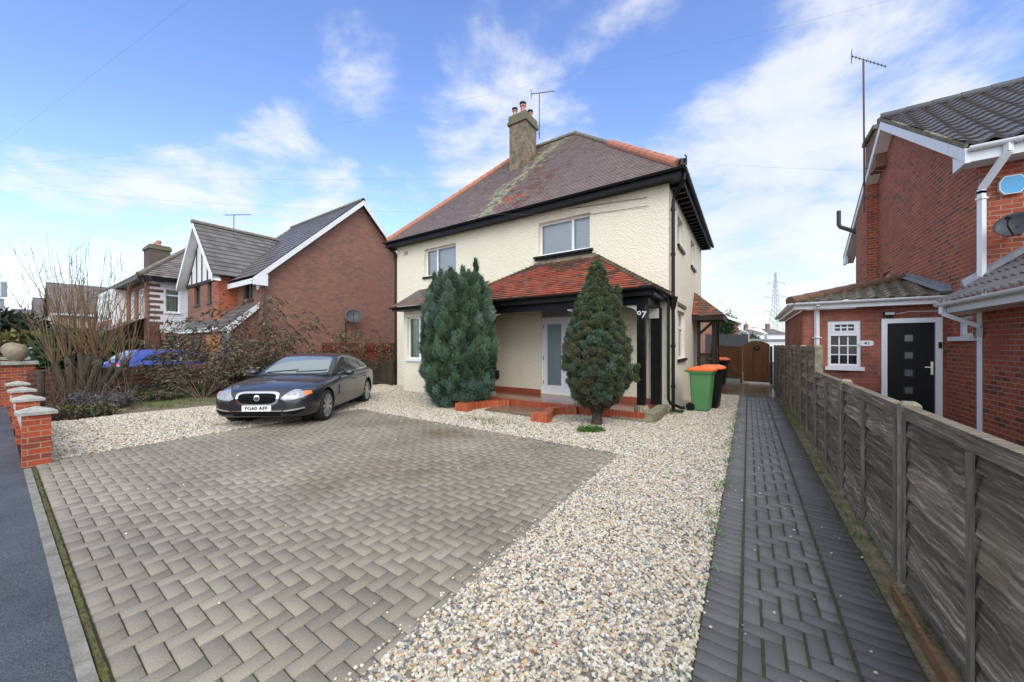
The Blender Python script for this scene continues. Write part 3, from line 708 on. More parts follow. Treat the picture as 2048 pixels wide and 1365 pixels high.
# roof
EU0, EU1, EV0, EV1, EZ = -12.36, -1.27, 9.52, 17.9, 5.52
RV, RZ, RU0, RU1 = 13.7, 9.5, -8.2, -5.66
def pal_main(p):
    k = random.uniform(.86, 1.14)
    c = Vector((.20, .148, .138)) * k
    s = p.dot(VX)   # rough position on the front slope
    l = noise.fractal(p * .55 + Vector((3, 1, 2)), 1, 2, 4)
    # lichen band below the chimney and the redder patch beside it
    du = (M2UV @ Vector((p.x, p.y)))
    band = max(0, 1 - abs((du[0] + 6.95) - (.3 * (p.z - 7.3))) / 1.0)
    if band * .9 + l * .6 > .52 and random.random() < .75: c = c.lerp(Vector((.33, .33, .22)) * random.uniform(.7, 1.2), min(1, band * 1.1))
    if band > .3 and random.random() < .035: c = Vector((.42, .33, .06))
    red = .6 * math.exp(-(((du[0] + 6.05) / .75) ** 2 + ((p.z - 6.55) / .75) ** 2))
    if random.random() < red * .8: c = Vector((.19, .075, .052)) * random.uniform(.7, 1.25)
    if random.random() < math.exp(-(((du[0] + 6.35) / .45) ** 2 + ((p.z - 6.15) / .16) ** 2)) * .75: c = Vector((.42, .105, .05))
    return tuple(c)
M2 = Matrix(((UX.x, VX.x), (UX.y, VX.y))); M2UV = M2.inverted()
b = MB()
e = [P(EU0, EV0, EZ), P(EU1, EV0, EZ), P(EU1, EV1, EZ), P(EU0, EV1, EZ)]; r0, r1 = P(RU0, RV, RZ), P(RU1, RV, RZ)
roof_slope(b, e[0], e[1], r1, r0, pal=pal_main); roof_slope(b, e[1], e[2], r1, r1, pal=pal_main, tile=.33); roof_slope(b, e[3], e[0], r0, r0, pal=pal_main, tile=.33); roof_slope(b, e[2], e[3], r0, r1, tile=.33, pal=pal_main, gauge=.3)
roof = b.build('roof', M['tile'], H)
b = MB(); ridge_tiles(b, r0 + ZX * .03, r1 + ZX * .03, .10); hip = lambda a, c, t: Vector(a).lerp(Vector(c), t) + ZX * .03
ridge_tiles(b, hip(e[1], r1, .55), hip(e[1], r1, 1.0), .075); b.build('dark_ridge', M['ridge_dark'], roof)
b = MB(); ridge_tiles(b, hip(e[1], r1, .02), hip(e[1], r1, .55), .13, .34); b.build('hip_tiles', M['ridge_red'], roof)
b = MB(); ridge_tiles(b, hip(e[0], r0, .02), hip(e[0], r0, 1), .12, .34); b.build('hip_tiles', M['ridge_red'], roof)
b = MB(); q = e[1] + ZX * .03; b.tube([q + P(.0, 0, .0), q + P(.05, -.05, .03), q + P(.09, -.09, .12), q + P(.06, -.06, .17)], .018, 6); b.wbox(q + ZX * .04, .07, .07, .07); b.build('hip_iron', M['black_plastic'], roof)
# soffit, fascia, gutters
b = MB()
b.box(EU0 + .06, EU1 - .06, EV0 + .06, HV0 - .003, EZ - .16, EZ - .14); b.box(HU1 + .003, EU1 - .06, HV0, EV1 - .06, EZ - .161, EZ - .141); b.box(EU0 + .06, HU0 - .003, HV0, EV1 - .06, EZ - .161, EZ - .141)
b.box(EU0 + .04, EU1 - .04, EV0 + .035, EV0 + .058, EZ - .19, EZ - .012); b.box(EU1 - .058, EU1 - .035, EV0 + .06, EV1 - .06, EZ - .19, EZ - .013); b.box(EU0 + .035, EU0 + .058, EV0 + .06, EV1 - .06, EZ - .19, EZ - .013)
k = HU0
for k in np.arange(HV0 + .2, HV1, .4): b.box(HU1 + .004, EU1 - .07, k, k + .05, EZ - .24, EZ - .163)
b.build('eaves', M['black'], H)
b = MB(); gutter(b, P(EU0, EV0 - .025, EZ - .01), P(EU1 + .03, EV0 - .025, EZ - .01)); gutter(b, P(EU1 + .028, EV0 + .02, EZ - .012), P(EU1 + .028, EV1, EZ - .05)); b.build('gutter', M['black_plastic'], H)
b = MB()
b.tube([P(EU1 + .0, 9.75, EZ - .06), P(EU1, 9.75, EZ - .2), P(-1.52, 9.98, 5.03), P(-1.545, 9.98, 4.9), P(-1.545, 9.98, .09), P(-1.5, 9.98, .03)], .042, 10)
for z in (4.75, 3.7, 1.55, .6): b.tube([P(-1.545, 9.98, z - .035), P(-1.545, 9.98, z + .035)], .056, 10)
b.lathe(P(-1.545, 9.98, 0), [(.05, 2.4), (.075, 2.5), (.11, 2.68), (.12, 2.7)], 8)
b.build('downpipe', M['black_plastic'], H); b = MB()
b.tube([P(EU0 + .05, EV0 + .05, EZ - .08), P(-12.02, 9.8, 5.1), P(-12.06, 9.86, 4.9), P(-12.06, 9.86, 0)], .038, 8)
b.build('downpipe', M['black_plastic'], H); b = MB()
b.tube([P(-1.62, 9.79, 2.6), P(-1.62, 9.79, .32), P(-1.58, 9.82, .22), P(-1.38, 10.02, .12), P(-1.3, 10.08, .11)], .036, 8)
b.build('downpipe', M['black_plastic'], H)
b = MB(); b.box(-1.62, -1.33, 9.93, 10.2, -.02, .045); b.build('drain', M['black_plastic'], H)
# thin cables along the front wall
b = MB(); b.tube([P(-4.3, 9.87, 5.3), P(-2.15, 9.87, 5.13)], .006, 5); b.build('wall_cable', M['grey_dark'], H); b = MB(); b.tube([P(-3.9, 9.87, 5.04), P(-2.1, 9.87, 4.92)], .006, 5); b.build('wall_cable', M['grey_dark'], H)
# chimney
CH = MB(); CH.box(-7.93, -7.17, 12.27, 13.15, 7.3, 9.86)
ch = CH.build('chimney', M['chimney'], H)
b = MB(); b.box(-8.0, -7.10, 12.2, 13.22, 9.86, 9.97); b.box(-7.96, -7.14, 12.24, 13.18, 9.972, 10.20); b.build('chimney_cap', M['chimney_cap'], ch)
b = MB(); b.box(-7.96, -7.14, 12.22, 12.266, 7.97, 8.09); b.build('flashing', M['lead'], ch)
for (u, v, h, r, dk) in ((-7.78, 12.45, .30, .085, 0), (-7.50, 12.62, .50, .10, 1), (-7.36, 12.98, .33, .085, 0)):
    b = MB(); b.lathe(P(u, v, 10.2), [(r * 1.15, 0), (r, .06), (r * .85, h * .6), (r * .85, h * .8), (r * 1.15, h * .85), (r * 1.15, h * .93), (r * .9, h)], 14); pt = b.build('chimney_pot', M['pot'], ch, smooth=False)
    c = MB(); c.lathe(P(u, v, 10.2 + h), [(r * 1.2, 0), (r * 1.3, .03), (r * 1.25, .07), (r * .6, .09)], 14); c.build('pot_rim', M['black'], pt)
# bay window on the left and its lean-to roof
b = MB(); bf = FRONT(0, 8.9); BW = (-10.22, -7.4, 1.1, 2.52)
b.wall(bf, -10.42, -7.05, -.05, 2.75, [BW], .12); b.wall(SIDE_L(-10.42, 0), 8.9, 9.9, -.05, 2.75); b.wall(SIDE_R(-7.05, 0), 8.9, 9.9, -.05, 2.75)
bay = b.build('bay', M['cream'], H)
window(bay, bf, *BW, splits=(.2, .6), cover='curtain', sill='upvc')
def pal_lean(p):
    k = random.uniform(.7, 1.3); c = Vector((.17, .14, .13)) if random.random() < .6 else Vector((.22, .12, .09))
    return tuple(c * k)
b = MB(); roof_slope(b, P(-10.62, 8.5, 2.86), P(-7.6, 8.5, 2.86), P(-7.2, 9.9, 3.62), P(-10.62, 9.9, 3.62), pal=pal_lean)
b.build('bay_roof', M['tile'], bay)
b = MB(); b.box(-10.62, -7.8, 8.52, 8.89, 2.72, 2.835); b.box(-10.62, -10.44, 8.9, 9.89, 2.721, 2.84); b.build('bay_fascia', M['black'], bay)
b = MB(); gutter(b, P(-10.66, 8.46, 2.83), P(-7.9, 8.46, 2.83), .05); b.build('bay_gutter', M['black_plastic'], bay)
# porch
b = MB(); b.box(-7.04, -1.74, 8.42, 9.897, -.05, .172); b.build('porch_floor', M['red_paint'], H)
b = MB(); b.box(-7.04, -1.86, 8.335, 8.415, .07, .185); b.box(-6.9, -1.86, 8.30, 8.334, -.05, .069)
pe = b.build('porch_edging', M['brick_edge'], H)
b = MB(); b.box(-1.855, -1.64, 8.30, 9.9, .09, .182); b.box(-1.90, -1.66, 8.28, 9.9, -.05, .089); b.box(-2.55, -1.905, 8.27, 8.299, -.05, .068); b.build('porch_kerb', M['concrete'], H)
b = MB(); b.box(-7.05, DR[0] - .02, 9.872, 9.897, .172, .29); b.build('red_skirting', M['red_tile'], H); b = MB(); b.box(DR[1] + .02, -2.0, 9.872, 9.897, .172, .29); b.build('red_skirting', M['red_tile'], H)
def pal_porch(p):
    du = M2UV @ Vector((p.x, p.y)); t = (p.z - 2.73) / 1.15; k = random.uniform(.85, 1.15)
    dark = noise.fractal(p * 1.7, 1, 2, 4) * .55 + max(0, t - .66) * 2.8 + max(0, (-5.6 - du[0]) / 2.4) * .7 + max(0, (du[0] + 2.6)) * .35
    if random.random() < min(max(dark * 2.0 - .12, .05), .97): c = random.choice([Vector((.11, .068, .055)), Vector((.15, .085, .062)), Vector((.19, .085, .06))])
    else: c = random.choice([Vector((.33, .085, .05)), Vector((.37, .10, .055)), Vector((.29, .075, .05)), Vector((.31, .12, .075))])
    return tuple(c * k)
b = MB(); A, B_, C, D = P(-7.9, 8.28, 2.76), P(-1.66, 8.28, 2.76), P(-3.45, 9.89, 3.90), P(-5.36, 9.89, 3.90); W_ = P(-1.50, 9.89, 2.74)
roof_slope(b, A, B_, C, D, pal=pal_porch, gauge=.105, lift=.034); roof_slope(b, B_, W_, C, C, pal=pal_porch, gauge=.105, lift=.034); roof_slope(b, P(-7.9, 9.89, 2.76), A, D, D, pal=pal_porch, gauge=.105, lift=.034)
pr = b.build('porch_roof', M['tile'], H)
def hip_bonnets(b, a, c, n, w):
    a, c = Vector(a), Vector(c)
    for k in range(n):
        p = a.lerp(c, (k + .2) / n); d = (c - a).normalized(); q = p + d * ((c - a).length / n * 1.25)
        x = d.cross(ZX).normalized(); y = x.cross(d); kk = random.uniform(.7, 1.2); col = random.choice([(.075 * kk, .058 * kk, .042 * kk), (.10 * kk, .08 * kk, .05 * kk)])
        b.face([p - x * w - y * .0, p + y * .055, q + y * .02, q - x * w * .8 - y * .01], col); b.face([p + y * .055, p + x * w - y * .0, q + x * w * .8 - y * .01, q + y * .02], col); b.face([p - x * w, p + x * w, p + y * .055], col)
b = MB(); hip_bonnets(b, B_, C, 20, .09); b.build('hip_bonnets', M['tile'], pr); b = MB(); hip_bonnets(b, A, D, 24, .09); b.build('hip_bonnets', M['tile'], pr)
b = MB(); b.box(-5.42, -3.4, 9.80, 9.868, 3.80, 3.93); b.build('flashing', M['chimney'], pr)
b = MB(); b.box(-7.85, -1.70, 8.33, 9.895, 2.6, 2.63); b.box(-7.9, -1.70, 8.30, 8.335, 2.585, 2.745); b.box(-1.70, -1.66, 8.33, 9.89, 2.585, 2.745); b.build('porch_fascia', M['black'], H)
b = MB(); gutter(b, P(-7.95, 8.24, 2.74), P(-1.62, 8.24, 2.74), .05); gutter(b, P(-1.605, 8.28, 2.735), P(-1.56, 9.86, 2.70), .05); b.build('porch_gutter', M['black_plastic'], H)
b = MB(); b.box(-7.04, -1.80, 8.46, 8.60, 2.42, 2.598); b.box(-1.955, -1.825, 8.602, 9.89, 2.44, 2.597); b.build('porch_beam', M['black'], H)
for u in (-1.96, -3.42, -6.15):
    b = MB(); b.box(u - .085, u + .085, 8.44, 8.61, .32, 2.418); p = b.build('porch_post', M['black'], H)
    c = MB(); c.lathe(P(u, 8.525, 0), [(.17, .183), (.165, .25), (.13, .318)], 4, (UX * 1, VX * 1, ZX)); c.lathe(P(u, 8.525, 0), [(.15, .184), (.15, .24), (.12, .319)], 8); c.build('plinth', M['concrete'], p)
    for sg in (-1, 1):
        if sg > 0 and u > -2: continue
        w = MB(); pts = [(0, 0), (0, -.24)] + [(sg * (.20 * (1 - math.cos(t))), -.24 + .20 * math.sin(t)) for t in np.linspace(.15, 1.45, 6)] + [(sg * .24, -.03), (sg * .24, 0)]
        w.poly((P(u + sg * .086, 8.505), UX, VX), [(a, 2.418 + z) for a, z in pts], 0, .04); w.build('bracket', M['paint_white'], p)
    if u > -2:
        w = MB(); pts = [(0, 0), (0, -.24)] + [((.20 * (1 - math.cos(t))), -.24 + .20 * math.sin(t)) for t in np.linspace(.15, 1.45, 6)] + [(.24, -.03), (.24, 0)]
        w.poly((P(u + .02, 8.612), VX, -UX), [(a, 2.435 + z) for a, z in pts], 0, .04); w.build('bracket', M['paint_white'], p)
        text_mesh('house_number', '97', .205, P(u + .005, 8.438, 2.20), UX + ZX * -.12, ZX, -VX, M['paint_white'], p, .008, shear=.1, bold=.002)
b = MB(); b.box(-2.02, -1.78, 9.74, 9.896, .184, 2.438); b.build('wall_post', M['black'], H)
b = MB(); b.box(-2.05, -1.83, 9.66, 9.738, 2.2, 2.43); b.build('wall_bracket', M['paint_white'], H)
# french doors with transom panel
s0, s1 = DR[0], DR[1]
b = MB()
for a, c, z0, z1 in ((s0, s0 + .06, .2, 2.36), (s1 - .06, s1, .2, 2.36), (s0 + .06, s1 - .06, 2.29, 2.358), (s0 + .06, s1 - .06, .2, .25)): b.lbox(fr, a, c, .06, .12, z0, z1)
fd = b.build('french_doors', M['upvc'], H)
b = MB(); b.lbox(fr, s0 - .02, s1 + .02, .04, .08, 2.37, 2.70); b.build('transom_panel', mat('grey_transom', (.30, .31, .30), .4, c2=(.24, .25, .25), scale=5), fd)
mid = (s0 + s1) / 2
for a, c, hs in ((s0 + .063, mid - .003, 1), (mid + .003, s1 - .063, -1)):
    b = MB(); fw = .105
    b.lbox(fr, a, a + fw, .055, .105, .253, 2.287); b.lbox(fr, c - fw, c, .055, .105, .253, 2.287); b.lbox(fr, a + fw, c - fw, .056, .104, .253, .43); b.lbox(fr, a + fw, c - fw, .056, .104, 2.17, 2.287)
    dl = b.build('door_leaf', M['upvc'], fd)
    g = MB(); g.lbox(fr, a + fw, c - fw, .075, .08, .43, 2.17); g.build('pane', M['glass'], dl)
    g = MB(); x = a + fw
    while x < c - fw - .01: g.lbox(fr, x, min(x + .05, c - fw), .10 + .006 * math.sin(x * 40), .12, .43, 2.17); x += .05
    g.build('blind', M['net'], dl)
    if hs > 0:
        g = MB(); g.lbox(fr, c - .07, c - .04, .035, .056, 1.02, 1.26); g.bar(P(0, 9.9) + UX * (c - .055) + VX * .03 + ZX * 1.2, P(0, 9.9) + UX * (c - .19) + VX * .015 + ZX * 1.2, .022); g.build('handle', M['metal_grey'], dl)
    for z in (.45, 1.15, 2.05):
        g = MB(); g.lbox(fr, (a - .03) if hs > 0 else (c + .005), (a - .005) if hs > 0 else (c + .03), .04, .062, z, z + .1); g.build('hinge', M['metal_grey'], dl)
b = MB(); b.lbox(fr, -6.98, -6.80, -.08, -.002, .52, .74); b.poly(fr, [(-6.99, .73), (-6.79, .73), (-6.79, .78), (-6.99, .78)], -.11, .1); b.build('outdoor_socket', M['black_plastic'], H)
# step between two curved brick wing walls
b = MB(); b.box(-5.5, -3.75, 7.35, 8.295, -.05, .05); b.build('front_step', M['wetslab'], H)
def wing(ulist, name):
    b = MB()
    for k in range(len(ulist) - 1):
        (u0, v0), (u1, v1) = ulist[k], ulist[k + 1]
        d = Vector((u1 - u0, v1 - v0)).normalized(); n = Vector((-d.y, d.x)) * .105
        g = .007
        a = [P(u0 + s * n.x + d.x * g, v0 + s * n.y + d.y * g, z) for z in (-.05, .175) for s in (-1, 1)]
        c = [P(u1 + s * n.x - d.x * g, v1 + s * n.y - d.y * g, z) for z in (-.05, .175) for s in (-1, 1)]
        kk = random.uniform(.8, 1.15); b.col = (.40 * kk, .095 * kk, .04 * kk)
        b.hexa([a[0], a[1], c[1], c[0], a[2], a[3], c[3], c[2]])
    return b.build(name, M['brick_solid'], H)
M['brick_solid'] = mat('red_brick_faces', (1, 1, 1), .33, attr=True, fine=.25, fscale=60, bump=.3)
def arc(pts, step=.085):
    out = [Vector(pts[0])]
    P2 = [Vector(p) for p in pts]
    dense = []
    for k in range(len(P2) - 1):
        p0 = P2[max(k - 1, 0)]; p1 = P2[k]; p2 = P2[k + 1]; p3 = P2[min(k + 2, len(P2) - 1)]
        for t in np.linspace(0, 1, 30, endpoint=False):
            dense.append(.5 * ((2 * p1) + (-p0 + p2) * t + (2 * p0 - 5 * p1 + 4 * p2 - p3) * t * t + (-p0 + 3 * p1 - 3 * p2 + p3) * t ** 3))
    for p in dense:
        if (p - out[-1]).length >= step: out.append(p)
    return [(p.x, p.y) for p in out]
wing(arc([(-5.95, 7.05), (-5.95, 7.35), (-5.75, 7.85), (-5.35, 8.28)]), 'step_wing_wall')
wing(arc([(-3.72, 7.1), (-3.72, 7.35), (-3.86, 7.8), (-3.72, 8.15), (-3.35, 8.3)]), 'step_wing_wall')
for u in (-5.95, -3.72):
    b = MB()
    for i in range(5):
        kk = random.uniform(.8, 1.15); b.col = (.40 * kk, .095 * kk, .04 * kk); b.box(u - .2 + i * .08, u - .2 + i * .08 + .075, 6.94, 7.16, -.05, .186)
    b.build('step_end_block', M['brick_solid'], H)
# side canopy with trellis
cp = MB(); a, c = P(-1.62, 14.35, 2.56), P(-.66, 14.35, 2.52); t0, t1 = P(-1.62, 15.05, 3.36), P(-1.62, 17.0, 3.36)
roof_slope(cp, a, c, t0, t0, pal=pal_porch, gauge=.11); roof_slope(cp, c, P(-.66, 17.3, 2.52), t1, t0, pal=pal_porch, gauge=.11)
cn = cp.build('side_canopy', M['tile'], H)
b = MB(); b.box(-1.62, -.69, 14.38, 14.42, 2.38, 2.53); b.box(-.73, -.69, 14.42, 17.3, 2.38, 2.52); b.box(-1.6, -.74, 14.43, 17.2, 2.44, 2.46)
for v in (14.75, 15.6, 16.9): b.box(-1.05, -.95, v, v + .1, 0, 2.38)
b.box(-1.50, -1.40, 14.75, 14.85, 0, 2.38)
b.bar(P(-1.42, 14.8, 1.95), P(-1.0, 14.8, 2.36), .07); b.bar(P(-1.0, 14.85, 1.9), P(-1.0, 15.4, 2.36), .07); b.bar(P(-1.0, 16.85, 1.9), P(-1.0, 16.3, 2.36), .07)
b.build('canopy_frame', M['wood_black'], cn)
b = MB()
b.box(-1.5, -.95, 14.86, 14.9, 1.22, 1.30); 
for k in range(14): b.box(-1.48 + k * .04, -1.48 + k * .04 + .014, 14.905, 14.92, 0, 1.22)
for k in range(26): b.box(-1.5, -.95, 14.921, 14.93, .03 + k * .046, .03 + k * .046 + .02)
b.box(-1.0, -.985, 15.7, 16.9, 0, 1.5)
b.build('canopy_trellis', M['wood_black'], cn)
# ================================================================ number 41, the red brick house on the right
H41 = thing('red_brick_house', 'red brick house numbered 41 with white bargeboards and black front door', 'house', P(3.2, 9.8))
gs = SIDE_L(3.2, 0); gf = FRONT(0, 9.8)
b = MB()
SWN = (14.55, 15.25, 3.12, 3.5); GWN = (10.0, 10.75, 1.72, 2.08)
b.wall(gs, 2.0, 18.4, -.05, 2.25, [GWN], .12); b.wall(gs, 9.8, 18.4, 2.25, 4.62, [SWN], .12)
b.poly(gs, [(9.8, 4.62), (18.4, 4.62), (14.1, 7.10)])
b.wall(gf, 3.2, 12.0, -.05, 4.75); b.wall(SIDE_R(12.0, 0), 9.8, 18.4, -.05, 4.75); b.wall((P(0, 18.4), UX, -VX), 3.2, 12, -.05, 4.75)
b.build('wall', M['brick41'], H41)
window(H41, gs, *SWN, cover='film', sill='upvc'); window(H41, gs, *GWN, cover='film', sill='upvc', frame='upvc')
b = MB(); zq = lambda v: 4.42 + (18.75 - v) * .563 - .03; b.hexa([P(2.955, 15.65, 0), P(3.198, 15.65, 0), P(3.198, 16.95, 0), P(2.955, 16.95, 0), P(2.955, 15.65, zq(15.65)), P(3.198, 15.65, zq(15.65)), P(3.198, 16.95, zq(16.95)), P(2.955, 16.95, zq(16.95))]); b.build('chimney_breast', M['brick41'], H41)
c = MB(); c.box(2.97, 3.6, 14.75, 15.85, 6.32, 7.32); st = c.build('chimney', M['brick_brown'], H41)
c = MB(); c.box(2.90, 3.66, 14.69, 15.91, 7.322, 7.44); c.build('chimney_cap', M['chimney_cap'], st)
c = MB(); c.lathe(P(3.25, 15.1, 7.44), [(.14, 0), (.13, .12), (.19, .15), (.19, .27), (.1, .3)], 14); c.build('chimney_pot', M['chimney'], st)
def pal41(p): k = random.uniform(.82, 1.18); return (.10 * k, .088 * k, .088 * k)
M['pantile'] = mat('wet_concrete_pantile', (1, 1, 1), .30, attr=True, fine=.2, fscale=40, rvar=.10)
b = MB(); rz = lambda v: 4.66 + (v - 9.42) * (7.30 - 4.66) / (14.1 - 9.42)
roof_slope(b, P(2.93, 9.42, 4.66), P(12.2, 9.42, 4.66), P(12.2, 14.1, 7.30), P(2.93, 14.1, 7.30), gauge=.33, lift=.036, wave=(.05, .30), pal=pal41)
roof_slope(b, P(12.2, 18.78, 4.66), P(2.93, 18.78, 4.66), P(2.93, 14.1, 7.30), P(12.2, 14.1, 7.30), gauge=.31, lift=.022, tile=.3, pal=pal41)
r41 = b.build('roof', M['pantile'], H41, smooth=False)
b = MB(); ridge_tiles(b, P(2.93, 14.1, 7.34), P(12.2, 14.1, 7.34), .12, .45); b.build('ridge_tiles', M['grey_dark'], r41)
b = MB()
for (v0, z0, v1, z1) in ((9.42, 4.66, 14.1, 7.30), (18.78, 4.66, 14.1, 7.30)):
    b.bar(P(2.945, v0, z0 + .0), P(2.945, v1, z1 + .0), .05, .065)
b.build('verge', M['verge'], r41)
def barge(v0, z0, v1, z1, w=.2):
    b = MB(); b.poly((P(2.925, 0), VX, UX), [(v0, z0 - w), (v1, z1 - w), (v1, z1), (v0, z0)], 0, .028); return b.build('bargeboard', M['upvc_dirty'], H41)
barge(9.40, 4.60, 14.1, 7.24); barge(18.80, 4.60, 14.1, 7.24)
b = MB()
b.face([P(2.955, 9.45, 4.42), P(3.198, 9.45, 4.42), P(3.198, 14.1, 7.04), P(2.955, 14.1, 7.04)]); b.face([P(2.955, 14.1, 7.04), P(3.198, 14.1, 7.04), P(3.198, 18.75, 4.42), P(2.955, 18.75, 4.42)])
b.build('gable_soffit', M['upvc_dirty'], H41)
b = MB(); b.poly((P(2.927, 0), VX, UX), [(9.40, 4.38), (9.84, 4.38), (9.84, 4.63), (9.40, 4.401)], -.002, .06)
b.box(2.96, 12.2, 9.46, 9.797, 4.40, 4.43); b.box(2.96, 12.2, 9.43, 9.457, 4.40, 4.615); b.build('boxed_eaves', M['upvc_dirty'], H41)
b = MB(); b.poly((P(2.927, 0), VX, UX), [(18.82, 4.38), (18.36, 4.38), (18.36, 4.63), (18.82, 4.401)], -.002, .06); b.build('boxed_eaves', M['upvc_dirty'], H41)
b = MB(); gutter(b, P(2.96, 9.375, 4.61), P(12.2, 9.375, 4.61), .06); b.build('gutter', M['upvc'], H41)
def square_pipe(b, pts, w=.07):
    for a, c in zip(pts, pts[1:]): b.bar(a, c, w)
b = MB(); square_pipe(b, [P(3.36, 9.39, 4.57), P(3.36, 9.39, 4.44), P(3.20, 9.71, 4.02), P(3.20, 9.71, 3.95)], .072); b.bar(P(3.20, 9.71, 3.99), P(3.20, 9.71, 0), .072)
for z in (3.86, 1.65): b.bar(P(3.20, 9.71, z), P(3.20, 9.71, z + .03), .1)
b.build('downpipe', M['upvc'], H41)
# flue pipe
b = MB(); b.tube([P(3.06, 17.15, 2.6), P(3.06, 17.15, 5.05), P(3.0, 17.15, 5.15), P(2.62, 17.3, 5.42), P(2.58, 17.3, 5.5), P(2.58, 17.3, 5.95)], .062, 10); b.build('flue_pipe', M['grey_dark'], H41)
# front porch extension with the door
EX0, EV, EZt = 1.03, 11.0, 2.33
ef = FRONT(0, EV); DW = (2.30, 3.14, .02, 2.09); WW = (1.46, 1.99, 1.13, 2.08)
b = MB(); b.wall(ef, EX0, 3.2, -.05, EZt, [DW, WW], .1); b.wall(SIDE_L(EX0, 0), EV, 16.0, -.05, EZt); b.wall((P(0, 16), UX, -VX), EX0, 3.2, -.05, EZt)
ext = b.build('entrance_extension', M['brick_old'], H41)
g = [(WW[0] + .12, WW[1] - .1, 1.87, 2.0, 3, 2), (WW[0] + .055, WW[1] - .055, 1.19, 1.75, 3, 3)]
w = window(ext, ef, *WW, rec=.03, fw=.055, cover='none', transom=1.80, grid=g, sill='upvc')
b = MB()
for a, c, e, f in ((WW[0] + .056, WW[0] + .12, 1.835, 2.024), (WW[1] - .1, WW[1] - .056, 1.835, 2.024), (WW[0] + .12, WW[1] - .1, 1.835, 1.87), (WW[0] + .12, WW[1] - .1, 2.0, 2.024)): b.lbox(ef, a, c, .02, .085, e, f)
b.build('vent_sash', M['upvc'], w)
b = MB(); b.lbox(ef, DW[0], DW[0] + .085, -.012, .09, .02, 2.09); b.lbox(ef, DW[1] - .09, DW[1], -.012, .09, .02, 2.09); b.lbox(ef, DW[0] + .085, DW[1] - .09, -.01, .088, 2.0, 2.089)
df = b.build('door', M['upvc'], ext)
b = MB(); b.lbox(ef, DW[0] + .088, DW[1] - .093, .03, .075, .03, 1.998); b.build('door_leaf', mat('black_door', (.007, .007, .008), .35, fine=.1, spec=.2), df)
for k in range(4):
    z = .62 + k * .335; b = MB(); x0 = 2.615; b.lbox(ef, x0, x0 + .155, .018, .029, z, z + .165); q = b.build('door_pane_frame', M['black_plastic'], df)
    b = MB(); b.lbox(ef, x0 + .022, x0 + .133, .010, .0175, z + .022, z + .143); b.build('pane', mat('obscured_pane', (.10, .115, .12), .12), q)
b = MB(); b.lbox(ef, 2.99, 3.025, .012, .03, 1.02, 1.26); b.bar(P(3.01, EV - .03, 1.16), P(2.9, EV - .03, 1.16), .02); b.bar(P(3.01, EV - .03, 1.16), P(3.01, EV + .02, 1.16), .02); b.build('handle', mat('chrome_handle', (.62, .58, .52), .2, metal=1), df)
b = MB(); b.lbox(ef, 3.085, 3.125, -.035, -.013, 1.52, 1.63); b.build('doorbell', M['black_plastic'], df)
b = MB(); pts = [(2.075 + .11 * math.copysign(abs(math.cos(t)) ** .5, math.cos(t)), 1.61 + .055 * math.copysign(abs(math.sin(t)) ** .7, math.sin(t))) for t in np.linspace(0, 2 * math.pi, 24, endpoint=False)]
b.poly(ef, pts[::-1], -.012, .011); pl = b.build('number_plaque', M['upvc'], ext)
text_mesh('plaque_number', '41', .085, P(2.085, EV - .012, 1.61), UX, ZX, -VX, M['black_plastic'], pl, .003, bold=.002, spacing=1.2)
for s in (-1, 1): text_mesh('plaque_dash', '-', .07, P(2.077 + s * .085, EV - .012, 1.615), UX, ZX, -VX, M['black_plastic'], pl, .003)
b = MB(); b.lbox(ef, 2.32, 2.49, -.09, -.02, 2.15, 2.225); b.lbox(ef, 2.38, 2.43, -.05, -.002, 2.11, 2.15); fl = b.build('floodlight', M['black_plastic'], ext)
b = MB(); b.lbox(ef, 2.335, 2.475, -.094, -.091, 2.162, 2.213); b.build('lens', mat('grey_lens', (.35, .36, .37), .2), fl)
b = MB(); b.tube([P(2.5, EV - .01, 2.18), P(2.7, EV - .012, 2.215), P(3.0, EV - .01, 2.21), P(3.19, EV - .012, 2.2)], .007, 5); b.build('cable', M['upvc_dirty'], ext)
b = MB(); b.box(.86, 3.19, 10.79, 10.82, 2.335, 2.45); b.box(.86, .89, 10.82, 16.2, 2.335, 2.449); b.box(.89, 3.19, 10.82, 10.998, 2.335, 2.35); b.box(.89, 1.028, 10.998, 16.2, 2.335, 2.351); b.build('fascia', M['upvc_dirty'], ext)
b = MB(); gutter(b, P(.80, 10.735, 2.47), P(3.19, 10.735, 2.47), .052); gutter(b, P(.805, 10.74, 2.468), P(.805, 16.2, 2.45), .052); b.build('gutter', M['upvc'], ext)
b = MB(); b.bar(P(1.27, 10.74, 2.42), P(1.27, 10.96, 2.30), .068); b.bar(P(1.27, 10.96, 2.33), P(1.27, 10.96, 0), .068); b.bar(P(1.27, 10.96, 1.72), P(1.27, 10.96, 1.745), .12); b.build('downpipe', M['upvc'], ext)
def pal_ext(p):
    k = random.uniform(.75, 1.2)
    return (.125 * k, .112 * k, .082 * k) if random.random() < .7 else (.16 * k, .15 * k, .10 * k)
b = MB(); z0 = 2.475; A, B_, C = P(.78, 10.72, z0), P(3.2, 10.72, z0), P(3.2, 13.2, 3.10)
roof_slope(b, A, B_, C, C, gauge=.29, lift=.02, wave=(.04, .23), pal=pal_ext); roof_slope(b, P(.78, 16.2, z0), A, C, P(3.2, 16.2, 3.10), gauge=.29, lift=.02, tile=.3, pal=pal_ext)
xr = b.build('extension_roof', M['pantile'], ext)
b = MB(); ridge_tiles(b, Vector(A) + ZX * .05, Vector(C) + ZX * .05, .11, .4); b.build('hip_ridge', mat('brown_ridge', (.16, .085, .055), .8, c2=(.2, .17, .08), scale=5, fine=.25, lo=.5, hi=.75), xr)
b = MB()
